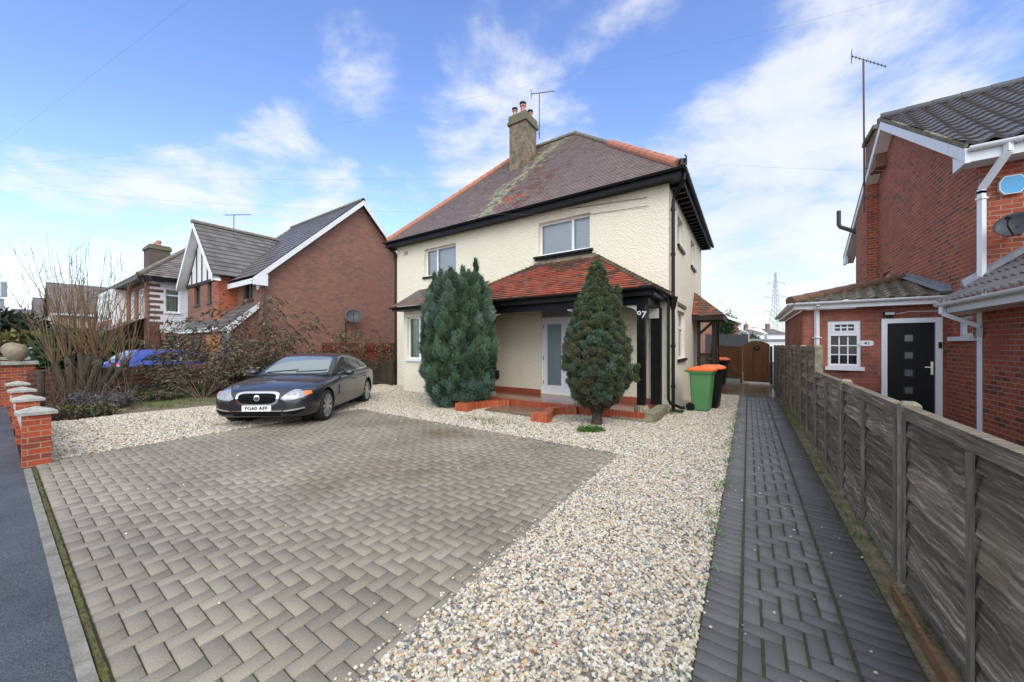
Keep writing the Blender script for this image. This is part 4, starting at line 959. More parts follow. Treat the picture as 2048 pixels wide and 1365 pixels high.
for k in range(9):
    v = 10.8 + k * .265; z = 2.52 + k * .0668; b.box(3.14, 3.197, v, v + .262, z, z + .15)
for k in range(8):
    t = k / 8; p = Vector(B_).lerp(Vector(C), t + .02); q = Vector(B_).lerp(Vector(C), t + .14); b.hexa([p - UX * .16 + ZX * .06, p + ZX * .06, q + ZX * .06, q - UX * .16 + ZX * .06, p - UX * .16 + ZX * .075, p + ZX * .085, q + ZX * .085, q - UX * .16 + ZX * .075])
b.build('stepped_flashing', M['lead'], xr)
# garage lean-to running forward
b = MB(); ga = lambda u: 2.27 + (u - 2.75) * .72
roof_slope(b, P(2.75, 9.78, 2.27), P(2.75, 2.0, 2.27), P(5.2, 2.0, ga(5.2)), P(5.2, 9.78, ga(5.2)), gauge=.29, lift=.02, wave=(.036, .2), pal=pal41)
gr = b.build('garage_roof', M['pantile'], H41)
b = MB(); b.hexa([P(3.0, 9.66, ga(3.0) + .06), P(4.6, 9.66, ga(4.6) + .06), P(4.6, 9.797, ga(4.6) + .05), P(3.0, 9.797, ga(3.0) + .05), P(3.0, 9.77, ga(3.0) + .17), P(4.6, 9.77, ga(4.6) + .17), P(4.6, 9.796, ga(4.6) + .17), P(3.0, 9.796, ga(3.0) + .17)]); b.build('flashing', M['lead'], gr)
b = MB(); b.box(2.79, 2.82, 2, 9.75, 2.09, 2.235); b.box(2.82, 3.198, 2, 9.75, 2.09, 2.105); b.build('garage_fascia', M['upvc_dirty'], H41)
b = MB(); gutter(b, P(2.735, 9.78, 2.245), P(2.735, 2, 2.22), .055)
b.build('garage_gutter', M['upvc'], H41)
b = MB(); square_pipe(b, [P(2.74, 9.6, 2.2), P(2.74, 9.6, 2.08), P(3.13, 9.55, 1.86), P(3.15, 9.63, 1.72)], .06); b.build('garage_pipe', M['upvc'], H41)
# alarm box, dish, aerial
al = thing('alarm_box', 'blue and white octagonal alarm box on brick beside white downpipe', 'alarm box', P(3.53, 9.79, 4.03))
oc = lambda s: [(3.53 + .135 * x * s, 4.03 + .14 * y * s) for x, y in ((-1, -.42), (-.62, -1), (.62, -1), (1, -.42), (1, .42), (.62, 1), (-.62, 1), (-1, .42))]
b = MB(); b.poly(gf, oc(1)[::-1], -.06, .058); b.build('casing', M['upvc'], al)
b = MB(); b.poly(gf, oc(.9)[::-1], -.064, .0035); b.build('cover', M['sign_blue'], al)
text_mesh('lettering', 'ring', .085, P(3.53, 9.735, 4.03), UX, ZX, -VX, mat('pale_blue_letter', (.22, .55, .82), .4), al, .002)
def dish(name, label, c, d, r, arm, squash=.85, m='grey_dark'):
    t = thing(name, label, 'satellite dish', arm); d = Vector(d).normalized(); x = d.cross(ZX).normalized(); y = x.cross(d)
    b = MB(); b.lathe(c, [(.01, -.1 * r / .3), (r * .5, -.075 * r / .3), (r * .85, -.028 * r / .3), (r, 0), (r * .99, .008), (r * .84, -.02 * r / .3), (r * .5, -.066 * r / .3), (.01, -.09 * r / .3)], 28, (x, y * squash, d)); b.build('reflector', M[m], t, smooth=True)
    c = Vector(c); b = MB(); b.tube([c - y * r * squash, c - y * r * .75 + d * r * 1.0, c - y * r * .3 + d * r * 1.25], .011, 6); b.tube([c - y * r * .3 + d * r * 1.22, c - y * r * .2 + d * r * 1.05], .03, 8); b.build('feed_arm', M['black_plastic'], t)
    b = MB(); b.tube([c - d * .08 * r / .3, (c - d * .12 - ZX * .1), Vector(arm)], .02, 6); b.build('bracket', M['grey_dark'], t); return t
dish('satellite_dish', 'dark grey satellite dish on red brick wall below blue alarm box', P(3.44, 9.42, 3.36), -VX * .75 - UX * .5 + ZX * .35, .23, P(3.52, 9.79, 3.3))
ae = thing('tv_aerial', 'tall rusty mast with tv aerial on the gable of the house on the right', 'aerial', P(2.86, 15.4, 4.0))
b = MB(); b.tube([P(2.86, 15.4, 5.3), P(2.86, 15.42, 7.4), P(2.85, 15.45, 9.62)], .024, 8); b.build('mast', M['rust'], ae)
b = MB(); b.bar(P(2.84, 15.38, 6.55), P(3.195, 15.38, 6.5), .03); b.bar(P(2.84, 15.38, 5.75), P(3.195, 15.38, 5.7), .03); b.build('wall_bracket', M['rust'], ae)
def yagi(par, c, d, L, n, el, back=True, m='aerial_metal'):
    c = Vector(c); d = Vector(d).normalized(); x = d.cross(ZX).normalized()
    b = MB(); b.bar(c - d * L * .35, c + d * L * .65, .018); b.build('boom', M[m], par)
    b = MB()
    for k in range(n):
        p = c - d * L * .32 + d * L * .95 * k / (n - 1); b.bar(p - x * el / 2, p + x * el / 2, .009); b.wbox(p, .014, .014, .014)
    b.build('elements', M[m], par)
    if back:
        b = MB(); p = c - d * L * .35
        b.bar(p - ZX * .2, p + ZX * .16, .012)
        for z in (-.18, -.1, -.02, .06, .14): b.bar(p - x * el * .75 + ZX * z, p + x * el * .75 + ZX * z, .007)
        b.build('reflector', M[m], par)
yagi(ae, P(2.85, 15.45, 9.66), Vector((.62, -.45, -.62)), .95, 10, .2)
a2 = thing('tv_aerial', 'small aerial on thin mast beside the chimney with red pots', 'aerial', P(-7.08, 13.25, 9.2))
b = MB(); b.tube([P(-7.08, 13.25, 9.55), P(-7.08, 13.25, 11.3)], .018, 6); b.bar(P(-7.14, 13.2, 9.75), P(-7.05, 13.26, 9.75), .03); b.bar(P(-7.14, 13.2, 10.05), P(-7.05, 13.26, 10.05), .03); b.build('mast', M['aerial_metal'], a2)
yagi(a2, P(-7.08, 13.25, 11.32), Vector((.9, -.35, -.1)), .95, 11, .16)

# ================================================================ fence on the right
FN = thing('garden_fence', 'weathered grey lap panel fence with concrete posts along the path', 'fence', P(.85, 3.68))
FD = .07; FX = .905   # FENCE_SHIFTED
pv = [-.25, 1.72, 3.69, 5.66, 7.63, 9.58, 11.45, 13.3, 15.15, 17.0, 19.0]
for k, v in enumerate(pv):
    h = 1.215 if v < 7 else 1.575; b = MB(); w = .047
    def ring(z, s): return [P(FX + a * w * s, v + e * w * s, z) for a, e in ((-1, -1), (1, -1), (1, 1), (-1, 1))]
    b.hexa(ring(-.05, 1) + ring(h - .02, 1)); b.hexa(ring(h - .02, 1) + ring(h, .6)); b.build('concrete_post', M['concrete'], FN)
for k in range(len(pv) - 1):
    v0, v1 = pv[k] + .055, pv[k + 1] - .055; top = 1.16 if pv[k] < 7 else 1.53; z0 = .10
    nb = int(round((top - z0) / .128)); vs, fs, cs = [], [], []
    prev = None
    for i in range(nb):
        za = z0 + (top - z0) * i / nb - .018; zb = z0 + (top - z0) * (i + 1) / nb + .014
        amp = random.uniform(.005, .016); ph = random.uniform(0, 9); kk = random.uniform(.55, 1.35); i0 = len(vs); ns = 22
        for q in range(ns + 1):
            v = v0 + (v1 - v0) * q / ns
            wv = amp * math.sin(v * 5 + ph) + noise.noise(Vector((v * 4, ph, 0))) * .026
            for (z, u) in ((za + wv, .798 + FD), (za + wv, .812 + FD), (zb, .838 + FD), (zb, .830 + FD)): vs.append(tuple(P(u, v, z)))
        for q in range(ns):
            a = i0 + q * 4
            for e in range(4): fs.append((a + e, a + (e + 1) % 4, a + 4 + (e + 1) % 4, a + 4 + e)); cs.append((kk, kk, kk * .97))
    o = MB(); o.v, o.f, o.c, o.m = vs, fs, cs, [0] * len(fs)
    pn = o.build('fence_panel', M['wood_grey'], FN)
    b = MB(); b.box(.795 + FD, .862 + FD, v0, v1, top + .002, top + .024); b.box(.793 + FD, .812 + FD, v0, v1, top - .055, top); b.build('top_rail', M['wood_grey'], pn)
    for v in (v0 + .022, (v0 + v1) / 2, v1 - .022):
        b = MB(); b.box(.778 + FD, .797 + FD, v - .015, v + .015, z0 - .03, top - .057); b.build('batten', M['wood_post'], pn)
    b = MB(); b.box(.82 + FD, .85 + FD, v0, v1, -.05, z0 - .02); b.build('gravel_board', M['concrete'], FN)
b = MB(); b.box(.785, .805, .9, 3.55, -.03, .075); tag(b.build('edging_board', M['board_orange']), 'orange brown timber edging board at the foot of the nearest fence panels', 'edging board')
# gate and screens at the end of the path
GT = thing('garden_gate', 'arched brown wooden gate with oval number plaque at the end of the path', 'gate', P(.28, 19.6))
gfr = FRONT(0, 19.6)
n = 9
for k in range(n):
    a, c = -.19 + .94 * k / n, -.19 + .94 * (k + 1) / n - .002
    zt = lambda u: 1.46 + .27 * math.sqrt(max(0, 1 - ((u - .28) / .52) ** 2))
    b = MB(); kk = random.uniform(.8, 1.2); b.col = (kk, kk, kk); b.poly(gfr, [(a, .06), (c, .06), (c, zt(c)), ((a + c) / 2, zt((a + c) / 2)), (a, zt(a))], 0, .025); b.build('board', M['wood_brown'], GT)
b = MB(); b.poly(gfr, [(.29 + .115 * math.cos(t), 1.44 + .10 * math.sin(t)) for t in np.linspace(2 * math.pi, 0, 26, endpoint=False)], -.02, .018); pq = b.build('number_plaque', M['black_plastic'], GT)
text_mesh('plaque_number', '39', .105, P(.29, 19.578, 1.44), UX, ZX, -VX, mat('dull_grey_paint', (.16, .17, .18), .5), pq, .003)
b = MB(); b.poly(gfr, [(-.185, .08), (.74, .08), (.74, 1.44)] + [(u, zt(u) - .02) for u in np.linspace(.7, -.15, 12)] + [(-.185, 1.44)], .026, .012); b.build('gate_backing', M['wood_black'], GT)
b = MB(); b.box(-.2, .76, 19.58, 19.64, .012, .045); b.build('threshold', M['paint_white'], GT)
for u in (-.27, .80):
    b = MB(); b.box(u - .045, u + .045, 19.57, 19.67, 0, 1.5); b.box(u - .055, u + .055, 19.56, 19.68, 1.501, 1.52); b.build('gate_post', M['wood_brown'] if u < 0 else M['wood_black'], GT)
SP = thing('screen_panel', 'brown lattice screen panel with sagging top left of the arched gate', 'fence panel', P(-.8, 19.62))
b = MB(); x0, x1 = -1.45, -.32; n = 16; zt = lambda u: 1.50 + .14 * ((u - x1) / (x0 - x1)) ** 2
b.poly(FRONT(0, 19.66), [(x0, .15), (x1, .15)] + [(x1 + (x0 - x1) * k / n, zt(x1 + (x0 - x1) * k / n) - .03) for k in range(n + 1)], 0, .008); b.build('backing', M['wood_black'], SP)
b = MB()
def diag(b, c, s):
    pts = []
    for u in np.linspace(x0, x1, 60):
        z = c + s * (u - x0)
        if .16 < z < zt(u) - .02: pts.append((u, z))
    if len(pts) > 2:
        (ua, za), (ub, zb) = pts[0], pts[-1]; kk = random.uniform(.75, 1.2); b.col = (kk, kk, kk)
        b.bar(P(ua, 19.64 if s > 0 else 19.63, za), P(ub, 19.64 if s > 0 else 19.63, zb), .008, .06)
for c in np.arange(-1.0, 2.9, .10): diag(b, c, 1.0); diag(b, c, -1.0)
b.build('lattice', M['wood_brown'], SP)
b = MB()
for k in range(n): ua, ub = x1 + (x0 - x1) * k / n, x1 + (x0 - x1) * (k + 1) / n; b.bar(P(ua, 19.63, zt(ua)), P(ub, 19.63, zt(ub)), .05)
b.build('top_rail', M['wood_brown'], SP)

# ================================================================ wheelie bins
def wheelie_bin(label, base, axis, body, lid, h=1.0, group=None, wd=1.0):
    t = thing('wheelie_bin', label, 'wheelie bin', base, group)
    F = Vector(axis).normalized(); Sx = Vector((-F.y, F.x, 0)); c = Vector(base)    # F points from the wheels and handle to the front
    q = lambda f, s, z: c + F * f * wd + Sx * s * wd + ZX * z
    b = MB()
    lv = [(.02, .20, .215), (.06, .22, .225), (h * .86, .285, .265), (h * .90, .30, .28), (h * .905, .325, .295), (h * .96, .33, .30)]
    i = 0; rings = []
    for z, hf, hs in lv:
        rings.append([q(a * hf + .02 * z, e * hs, z) for a, e in ((-1, -.8), (-.85, -1), (.85, -1), (1, -.8), (1, .8), (.85, 1), (-.85, 1), (-1, .8))])
    for r0_, r1_ in zip(rings, rings[1:]):
        for k in range(8): k2 = (k + 1) % 8; b.face([r0_[k], r0_[k2], r1_[k2], r1_[k]])
    b.face(rings[0][::-1]); b.face(rings[-1]); b.build('body', M[body], t)
    b = MB(); L = lambda z, s, o=0: [q(a * .345 * s + .03 + o, e * .31 * s, z) for a, e in ((-1, -.8), (-.9, -1), (.85, -1), (1, -.75), (1, .75), (.85, 1), (-.9, 1), (-1, .8))]
    rr = [L(h * .962, 1), L(h * .985, 1.01), L(h * 1.02, .93), L(h * 1.06, .55)]
    for r0_, r1_ in zip(rr, rr[1:]):
        for k in range(8): k2 = (k + 1) % 8; b.face([r0_[k], r0_[k2], r1_[k2], r1_[k]])
    b.face(rr[0][::-1]); b.face(rr[-1]); b.build('lid', M[lid], t)
    b = MB(); b.tube([q(-.30, -.24, h * .93), q(-.40, -.22, h * .955), q(-.40, .22, h * .955), q(-.30, .24, h * .93)], .016, 6); b.build('handle', M[body], t)
    for s in (-1, 1):
        b = MB(); b.lathe(q(-.235, s * .255, .10), [(.03, -.03), (.098, -.028), (.1, 0), (.098, .028), (.03, .03)], 18, (F, ZX, Sx)); b.build('wheel', M['black_plastic'], t)
    return t
wheelie_bin('green wheelie bin with orange lid beside the house corner', P(-.99, 10.66), UX, 'green_plastic', 'orange_plastic', 1.0, wd=.84)
wheelie_bin('black wheelie bin with orange lid tucked behind the green one', P(-.83, 11.3), UX, 'black_plastic', 'orange_plastic', 1.02, wd=.84)
wheelie_bin('black wheelie bin with orange lid farther back by the lattice screen', P(-1.02, 17.9), UX, 'black_plastic', 'orange_plastic', 1.02)
# ================================================================ boundary wall on the left
BW = thing('boundary_wall', 'low red brick front wall with coped piers along the pavement', 'wall', P(-8.2, .38))
pu = [-8.3, -10.35, -12.4, -14.5]
for u in pu:
    b = MB(); b.box(u - .14, u + .14, .245, .50, -.05, .66); p = b.build('pier', M['brick_pier'], BW)
    b = MB(); b.lathe(P(u, .372, .662), [(.245, 0), (.245, .04), (.02, .10)], 4, ((UX + VX).normalized(), (VX - UX).normalized(), ZX)); b.build('cap', M['concrete_pale'], p)
for a, c in zip(pu, pu[1:]):
    b = MB(); b.box(c + .142, a - .142, .30, .42, -.05, .40); b.build('wall_run', M['brick_pier'], BW); b = MB(); b.box(c + .144, a - .144, .255, .465, .402, .455); b.build('coping', M['concrete_pale'], BW)
NP = thing('gate_pier', 'tall red brick pier of the neighbour topped with a stone ball', 'pier', P(-16.9, .4))
b = MB(); b.box(-17.25, -16.6, .1, .72, -.05, 1.06); b.build('shaft', M['brick_pier'], NP)
b = MB(); b.box(-17.33, -16.52, .03, .79, 1.062, 1.14); b.build('cap', M['concrete_pale'], NP)
b = MB(); b.lathe(P(-16.92, .41, 1.141), [(.12, 0)] + [(.235 * math.cos(t), .24 + .235 * math.sin(t)) for t in np.linspace(-1.1, 1.5, 12)], 20); b.build('ball', M['ball_stone'], NP, smooth=True)
N2 = thing('gate_pier', 'farther red brick pier with stone ball at the very left edge', 'pier', P(-20.5, .4))
b = MB(); b.box(-21.1, -20.45, .1, .72, -.05, 1.10); b.build('shaft', M['brick_pier'], N2)
b = MB(); b.box(-21.17, -20.38, .03, .79, 1.102, 1.18); b.build('cap', M['concrete_pale'], N2)
b = MB(); b.lathe(P(-20.77, .41, 1.181), [(.12, 0)] + [(.235 * math.cos(t), .24 + .235 * math.sin(t)) for t in np.linspace(-1.1, 1.5, 12)], 20); b.build('ball', M['ball_stone'], N2, smooth=True)
b = MB(); b.tube([P(-14.9, .75, 0), P(-14.9, .75, .95)], .06, 8); tag(b.build('wooden_post', M['bark']), 'short dark wooden post standing behind the low pier wall', 'post')

# boundary fences on the left
LF = thing('panel_fence', 'low dull brown board fence behind the bare willow', 'fence', P(-15.8, 4))
for k in range(6):
    v0, v1 = .55 + k * 1.35, .55 + (k + 1) * 1.35 - .06; b = MB()
    for i in range(7):
        kk = random.uniform(.75, 1.2); b.col = (kk, kk, kk); z = .06 + i * .125; b.hexa([P(-15.79, v0, z), P(-15.77, v0, z), P(-15.77, v1, z), P(-15.79, v1, z), P(-15.81, v0, z + .135), P(-15.79, v0, z + .135), P(-15.79, v1, z + .135), P(-15.81, v1, z + .135)])
    b.build('fence_panel', M['wood_purple'], LF)
    b = MB(); b.box(-15.83, -15.73, v1 + .0, v1 + .06, 0, 1.0); b.build('post', M['concrete'], LF)
FF = thing('featheredge_fence', 'tall red brown vertical board fence below the brown brick gable', 'fence', P(-15.6, 12))
b = MB(); v = 8.75; k = 0
while v < 18:
    kk = random.uniform(.75, 1.2); b.col = (kk, kk, kk); o = .006 * (k % 2); b.box(-15.83 + o, -15.805 + o, v, v + .108, .1, 1.66 + random.uniform(-.006, .006)); v += .105; k += 1
b.build('boards', M['wood_red'], FF)
b = MB(); b.box(-15.803, -15.75, 8.75, 18, .3, .38); b.box(-15.803, -15.75, 8.75, 18, 1.3, 1.38); b.build('rail', M['wood_red'], FF)
SG = thing('slatted_gate', 'dark slatted wooden gate between cream house and boundary fence', 'gate', P(-13, 9.75))
k = 0
for u in np.arange(-14.3, -12.08, .115):
    b = MB(); b.box(u, u + .085, 9.72, 9.742, .05, .93 + random.uniform(-.015, .015)); b.build('slat', M['wood_dark'], SG)
b = MB(); b.box(-14.35, -12.06, 9.744, 9.79, .2, .28); b.build('rail', M['wood_dark'], SG); b = MB(); b.box(-14.35, -12.06, 9.744, 9.79, .74, .82); b.build('rail', M['wood_dark'], SG)
b = MB(); b.box(-12.2, -12.06, 9.66, 9.718, 0, 1.0); b.build('post', M['wood_dark'], SG)

# ================================================================ brown brick house
LB = thing('brown_brick_house', 'brown brick house with big blank gable and half timbered front wing', 'house', P(-16.5, 6.6))
gr_ = SIDE_R(-16.5, 0); zr = lambda v: 4.42 + (v - 6.6) * .872
b = MB(); b.wall(gr_, 6.6, 15.76, -.05, 4.42); b.poly(gr_, [(6.6, 4.42), (15.76, 4.42), (11.18, 8.41)])
MW = (-18.55, -17.45, 3.42, 4.45)
b.wall(FRONT(0, 6.6), -19.25, -16.5, -.05, 4.45, [MW], .1); b.wall(SIDE_L(-23.6, 0), 6.6, 15.76, -.05, 4.42); b.poly(SIDE_L(-23.6, 0), [(6.6, 4.42), (15.76, 4.42), (11.18, 8.41)])
b.build('wall', M['brick_brown'], LB)
window(LB, FRONT(0, 6.6), *MW, splits=(.5,), cover='curtain', frame='grey_dark', sill='grey_dark')
wf = FRONT(0, 5.9); ww = [(-22.6, -21.7, 3.4, 4.28), (-20.7, -20.15, 3.42, 4.28)]
b = MB(); b.wall(wf, -23.6, -19.25, -.05, 4.32, ww, .1); b.wall(SIDE_L(-23.6, 0), 5.9, 6.6, -.05, 4.32); wing_ = b.build('front_wing', M['brick_brown'], LB)
b = MB(); b.wall(SIDE_R(-19.25, 0), 5.9, 6.6, -.05, 4.45); b.lbox(wf, -19.75, -19.247, -.012, -.002, 0, 4.3); b.build('wing_return', M['brick_orange'], wing_)
window(wing_, wf, *ww[0], splits=(.5,), cover='blind', frame='grey_dark', sill='grey_dark'); window(wing_, wf, *ww[1], cover='film', frame='grey_dark', sill='grey_dark')
b = MB(); b.poly(wf, [(-23.6, 4.32), (-19.25, 4.32), (-21.42, 6.72)], -.004, .02); gb = b.build('gable_panel', M['paint_white'], wing_)
b = MB()
for u, zt in ((-22.9, 5.0), (-22.15, 5.9), (-21.4, 6.5), (-20.65, 5.9), (-19.95, 5.0)): b.lbox(wf, u - .05, u + .05, -.03, -.005, 4.4, zt)
b.lbox(wf, -23.7, -19.2, -.05, -.006, 4.27, 4.40); b.build('timber', M['wood_black'], gb)
def pal_lb(p): k = random.uniform(.75, 1.25); return (.125 * k, .115 * k, .108 * k)
b = MB(); er = lambda v: 4.42 + (v - 6.6) * .872 + .12
roof_slope(b, P(-23.8, 6.25, er(6.25)), P(-16.2, 6.25, er(6.25)), P(-16.2, 11.18, er(11.18)), P(-23.8, 11.18, er(11.18)), gauge=.33, lift=.03, tile=.33, pal=pal_lb)
roof_slope(b, P(-16.2, 16.1, er(6.25)), P(-23.8, 16.1, er(6.25)), P(-23.8, 11.18, er(11.18)), P(-16.2, 11.18, er(11.18)), gauge=.33, lift=.03, tile=.33, pal=pal_lb)
lr = b.build('roof', M['tile'], LB)
b = MB(); wr = lambda u: 4.42 + (2.5 - abs(u + 21.42)) * 1.02; vtop = 6.25 + (6.97 - er(6.25)) / .872
roof_slope(b, P(-18.92, 5.55, wr(-18.92) + .02), P(-18.92, 6.5, wr(-18.92) + .02), P(-21.42, vtop + .2, 6.99), P(-21.42, 5.55, 6.99), gauge=.3, lift=.03, tile=.3, pal=pal_lb)
roof_slope(b, P(-23.92, 6.5, wr(-23.92) + .02), P(-23.92, 5.55, wr(-23.92) + .02), P(-21.42, 5.55, 6.99), P(-21.42, vtop + .2, 6.99), gauge=.3, lift=.03, tile=.3, pal=pal_lb)
b.build('wing_roof', M['tile'], lr)
b = MB(); ridge_tiles(b, P(-21.42, 5.5, 7.02), P(-21.42, vtop + .2, 7.02), .11, .4); b.build('wing_ridge', M['ridge_dark'], lr)
b = MB(); ridge_tiles(b, P(-23.8, 11.18, er(11.18) + .02), P(-16.2, 11.18, er(11.18) + .02), .11, .4); b.build('ridge_tiles', M['ridge_dark'], lr)
for v0, v1 in ((6.1, 11.18), (16.2, 11.18)):
    b = MB(); z0, z1 = er(6.1), er(11.18); b.poly((P(-16.2, 0), VX, -UX), [(v0, z0 - .25), (v1, z1 - .25), (v1, z1 - .01), (v0, z0 - .01)], -.03, .03); b.build('bargeboard', M['upvc_dirty'], LB)
b = MB(); b.box(-16.5, -16.17, 6.1, 6.6, 4.0, 4.03); b.poly((P(-16.17, 0), VX, -UX), [(6.1, 3.84), (6.65, 3.84), (6.65, 4.3), (6.1, 3.98)], -.002, .05); b.box(-19.2, -16.2, 6.2, 6.23, 3.92, 4.12); b.build('boxed_eaves', M['upvc_dirty'], LB)
for sg in (-1, 1):
    b = MB(); b.poly(FRONT(0, 5.52), [(-21.42, 6.72), (-21.42, 6.96), (-21.42 + sg * 2.55, 4.40), (-21.42 + sg * 2.55, 4.15)], 0, .03); b.face([P(-21.42, 5.55, 6.75), P(-21.42 + sg * 2.5, 5.55, 4.2), P(-21.42 + sg * 2.5, 5.89, 4.2), P(-21.42, 5.89, 6.75)]); b.build('wing_bargeboard', M['upvc_dirty'], wing_)
b = MB(); b.box(-16.42, -16.34, 6.52, 6.60, 0, 4.0); b.build('downpipe', M['rust'], LB)
b = MB(); b.lbox(FRONT(0, 6.6), -17.0, -16.8, -.06, -.002, 3.75, 4.05); b.build('burglar_alarm', M['upvc'], LB)
b = MB(); roof_slope(b, P(-23.4, 5.52, 2.28), P(-16.9, 5.52, 2.28), P(-16.9, 6.58, 3.25), P(-23.4, 6.58, 3.25), gauge=.3, lift=.03, tile=.3, pal=pal_lb); lo = b.build('porch_roof', M['tile'], LB)
b = MB(); b.poly((P(-16.86, 0), VX, -UX), [(5.46, 2.0), (6.6, 3.02), (6.6, 3.26), (5.46, 2.27)], 0, .03); b.box(-23.4, -16.9, 5.48, 5.51, 2.1, 2.27); b.build('porch_bargeboard', M['upvc_dirty'], lo)
b = MB(); b.wall(FRONT(0, 5.7), -23.4, -17.0, -.05, 2.4); b.wall(SIDE_R(-17.0, 0), 5.7, 6.6, -.05, 2.4); b.poly(SIDE_R(-17.0, 0), [(5.7, 2.4), (6.6, 2.4), (6.6, 3.2)]); b.build('porch_wall', M['brick_brown'], LB)
b = MB(); b.lbox(FRONT(0, 5.7), -20.1, -18.45, -.012, -.002, .3, 2.0); b.build('front_door', mat('orange_door', (.55, .2, .04), .5), LB)
b = MB()
for k in range(22): b.lbox(FRONT(0, 5.7), -18.35, -17.15, -.02 - .006 * (k % 2), -.002, .1 + k * .09, .1 + k * .09 + .085)
b.build('roller_shutter', M['metal_grey'], LB)
b = MB(); b.lbox(FRONT(0, 5.7), -22.3, -21.0, -.012, -.002, .9, 1.9); b.build('window', M['grey_dark'], LB)
dish('satellite_dish', 'dark satellite dish on the blank brown brick gable', P(-16.1, 10.55, 2.95), UX * .75 - VX * .5 + ZX * .3, .40, P(-16.48, 10.4, 2.6))
b = MB(); b.tube([P(-16.47, 10.35, 2.6), P(-16.47, 10.35, 1.0)], .02, 5); tag(b.build('dish_cable', M['black_plastic']), 'black cable hanging down brown gable below the dish', 'cable')
a3 = thing('tv_aerial', 'thin aerial above the half timbered wing of the brown brick house', 'aerial', P(-21.4, 7.2, 6.9))
b = MB(); b.tube([P(-21.4, 7.2, 6.95), P(-21.4, 7.2, 7.75)], .02, 6); b.build('mast', M['aerial_metal'], a3)
yagi(a3, P(-21.4, 7.2, 7.75), Vector((.9, -.2, -.05)), 1.5, 9, .2, back=False)

# ================================================================ white house with quoins
WH = thing('white_house', 'white rendered house with brick quoins and bay windows on the left', 'house', P(-26, 4.9))
WU, WV = -26.0, 4.9
M['brick_dark'] = brick_mat('dark_brick', (.12, .085, .07), (.09, .07, .06), (.15, .13, .11), stain=(.10, .10, .06))
b = MB(); sw = [(5.55, 6.15, 3.25, 4.42), (5.5, 6.15, .9, 2.1)]; b.wall(SIDE_R(WU, 0), WV, 11.5, 2.55, 4.95, sw[:1], .1); b.wall(SIDE_L(-37.5, 0), WV, 11.5, 0, 4.95); b.build('wall', M['white_render'], WH)
b = MB(); b.wall(SIDE_R(WU, 0), WV, 11.5, 0, 2.2, sw[1:], .1); FW = [(-30.9, -29.5, 2.95, 4.55), (-28.9, -27.1, 2.95, 4.55)]; b.wall(FRONT(0, WV), -37.5, WU, 0, 4.95, FW, .1); b.build('front_wall', M['brick_brown'], WH)
b = MB(); b.wall(SIDE_R(WU + .002, 0), WV + .35, 11.5, 2.2, 2.55); b.build('render_band', M['white_render'], WH)
for s in FW: window(WH, FRONT(0, WV), *s, splits=(.33, .66), cover='curtain', transom=4.2, sill='upvc')
for s in sw: window(WH, SIDE_R(WU, 0), *s, cover='curtain', transom=s[3] - .3, sill='upvc')
b = MB()
for k in range(9):
    z = 2.6 + k * .27; w = .55 if k % 2 == 0 else .42
    b.box(WU - .5, WU + .02, WV - .02, WV + w, z, z + .14)
b.box(WU - .3, WU + .015, WV - .015, WV + .4, 0, 2.58); b.build('brick_quoins', mat('dark_red_brick_plain', (.21, .075, .05), .9, c2=(.12, .06, .045), scale=6), WH)
def pal_wh(p): k = random.uniform(.7, 1.3); return (.17 * k, .15 * k, .13 * k)
b = MB(); e = [P(-41.5, 4.4, 4.95), P(-25.6, 4.4, 4.95), P(-25.6, 12, 4.95), P(-41.5, 12, 4.95)]; r0_, r1_ = P(-37.6, 8.2, 8.0), P(-29.5, 8.2, 8.0)
roof_slope(b, e[0], e[1], r1_, r0_, gauge=.2, lift=.03, tile=.3, pal=pal_wh, jitter=.012); roof_slope(b, e[1], e[2], r1_, r1_, gauge=.2, lift=.03, tile=.3, pal=pal_wh, jitter=.012); roof_slope(b, e[3], e[0], r0_, r0_, gauge=.3, lift=.03, tile=.4, pal=pal_wh)
wr_ = b.build('roof', M['tile'], WH)
b = MB(); ridge_tiles(b, e[1] + ZX * .03, r1_ + ZX * .03, .12, .4); b.build('hip_tiles', M['ridge_dark'], wr_)
b = MB(); b.box(-41.5, -25.6, 4.36, 4.40, 4.75, 4.94); b.box(-25.64, -25.60, 4.4, 12, 4.75, 4.939); b.box(-37.8, -25.7, 4.41, 4.88, 4.8, 4.82); b.build('eaves', M['black'], WH)
for (u0, v0, w, zb, zt, cm, np_) in ((-38.9, 7.0, 1.75, 5.6, 8.75, 'brick_dark', 2),):
    c = MB(); c.box(u0, u0 + w, v0, v0 + w * .7, zb, zt); ch2 = c.build('chimney', M[cm], WH); c = MB(); c.box(u0 - .08, u0 + w + .08, v0 - .08, v0 + w * .7 + .08, zt - .3, zt - .1); c.build('chimney_cap', M['chimney_cap'], ch2)
    for k in range(np_): c = MB(); c.lathe(P(u0 + w * (k + .5) / np_, v0 + w * .35, zt), [(.15, 0), (.12, .2), (.16, .3), (.15, .4)], 10); c.build('chimney_pot', M['pot'], ch2)
for (u0, u1) in ((-36.4, -31.6),):
    b = MB(); bfr = FRONT(0, 4.25); hs_ = [(u0 + .1, u1 - .1, 3.0, 4.55)]
    b.wall(bfr, u0, u1, 2.65, 4.75, hs_, .06); b.wall(SIDE_R(u1, 0), 4.25, 4.9, 2.65, 4.75); b.wall(SIDE_L(u0, 0), 4.25, 4.9, 2.65, 4.75); by = b.build('bay', M['upvc'], WH)
    window(by, bfr, *hs_[0], splits=(.25, .5, .75), cover='curtain', rec=.02, transom=4.2)
    b = MB(); b.box(u0, u1, 4.2, 4.249, 2.45, 3.0); b.build('tile_hanging', M['brick_brown'], by)
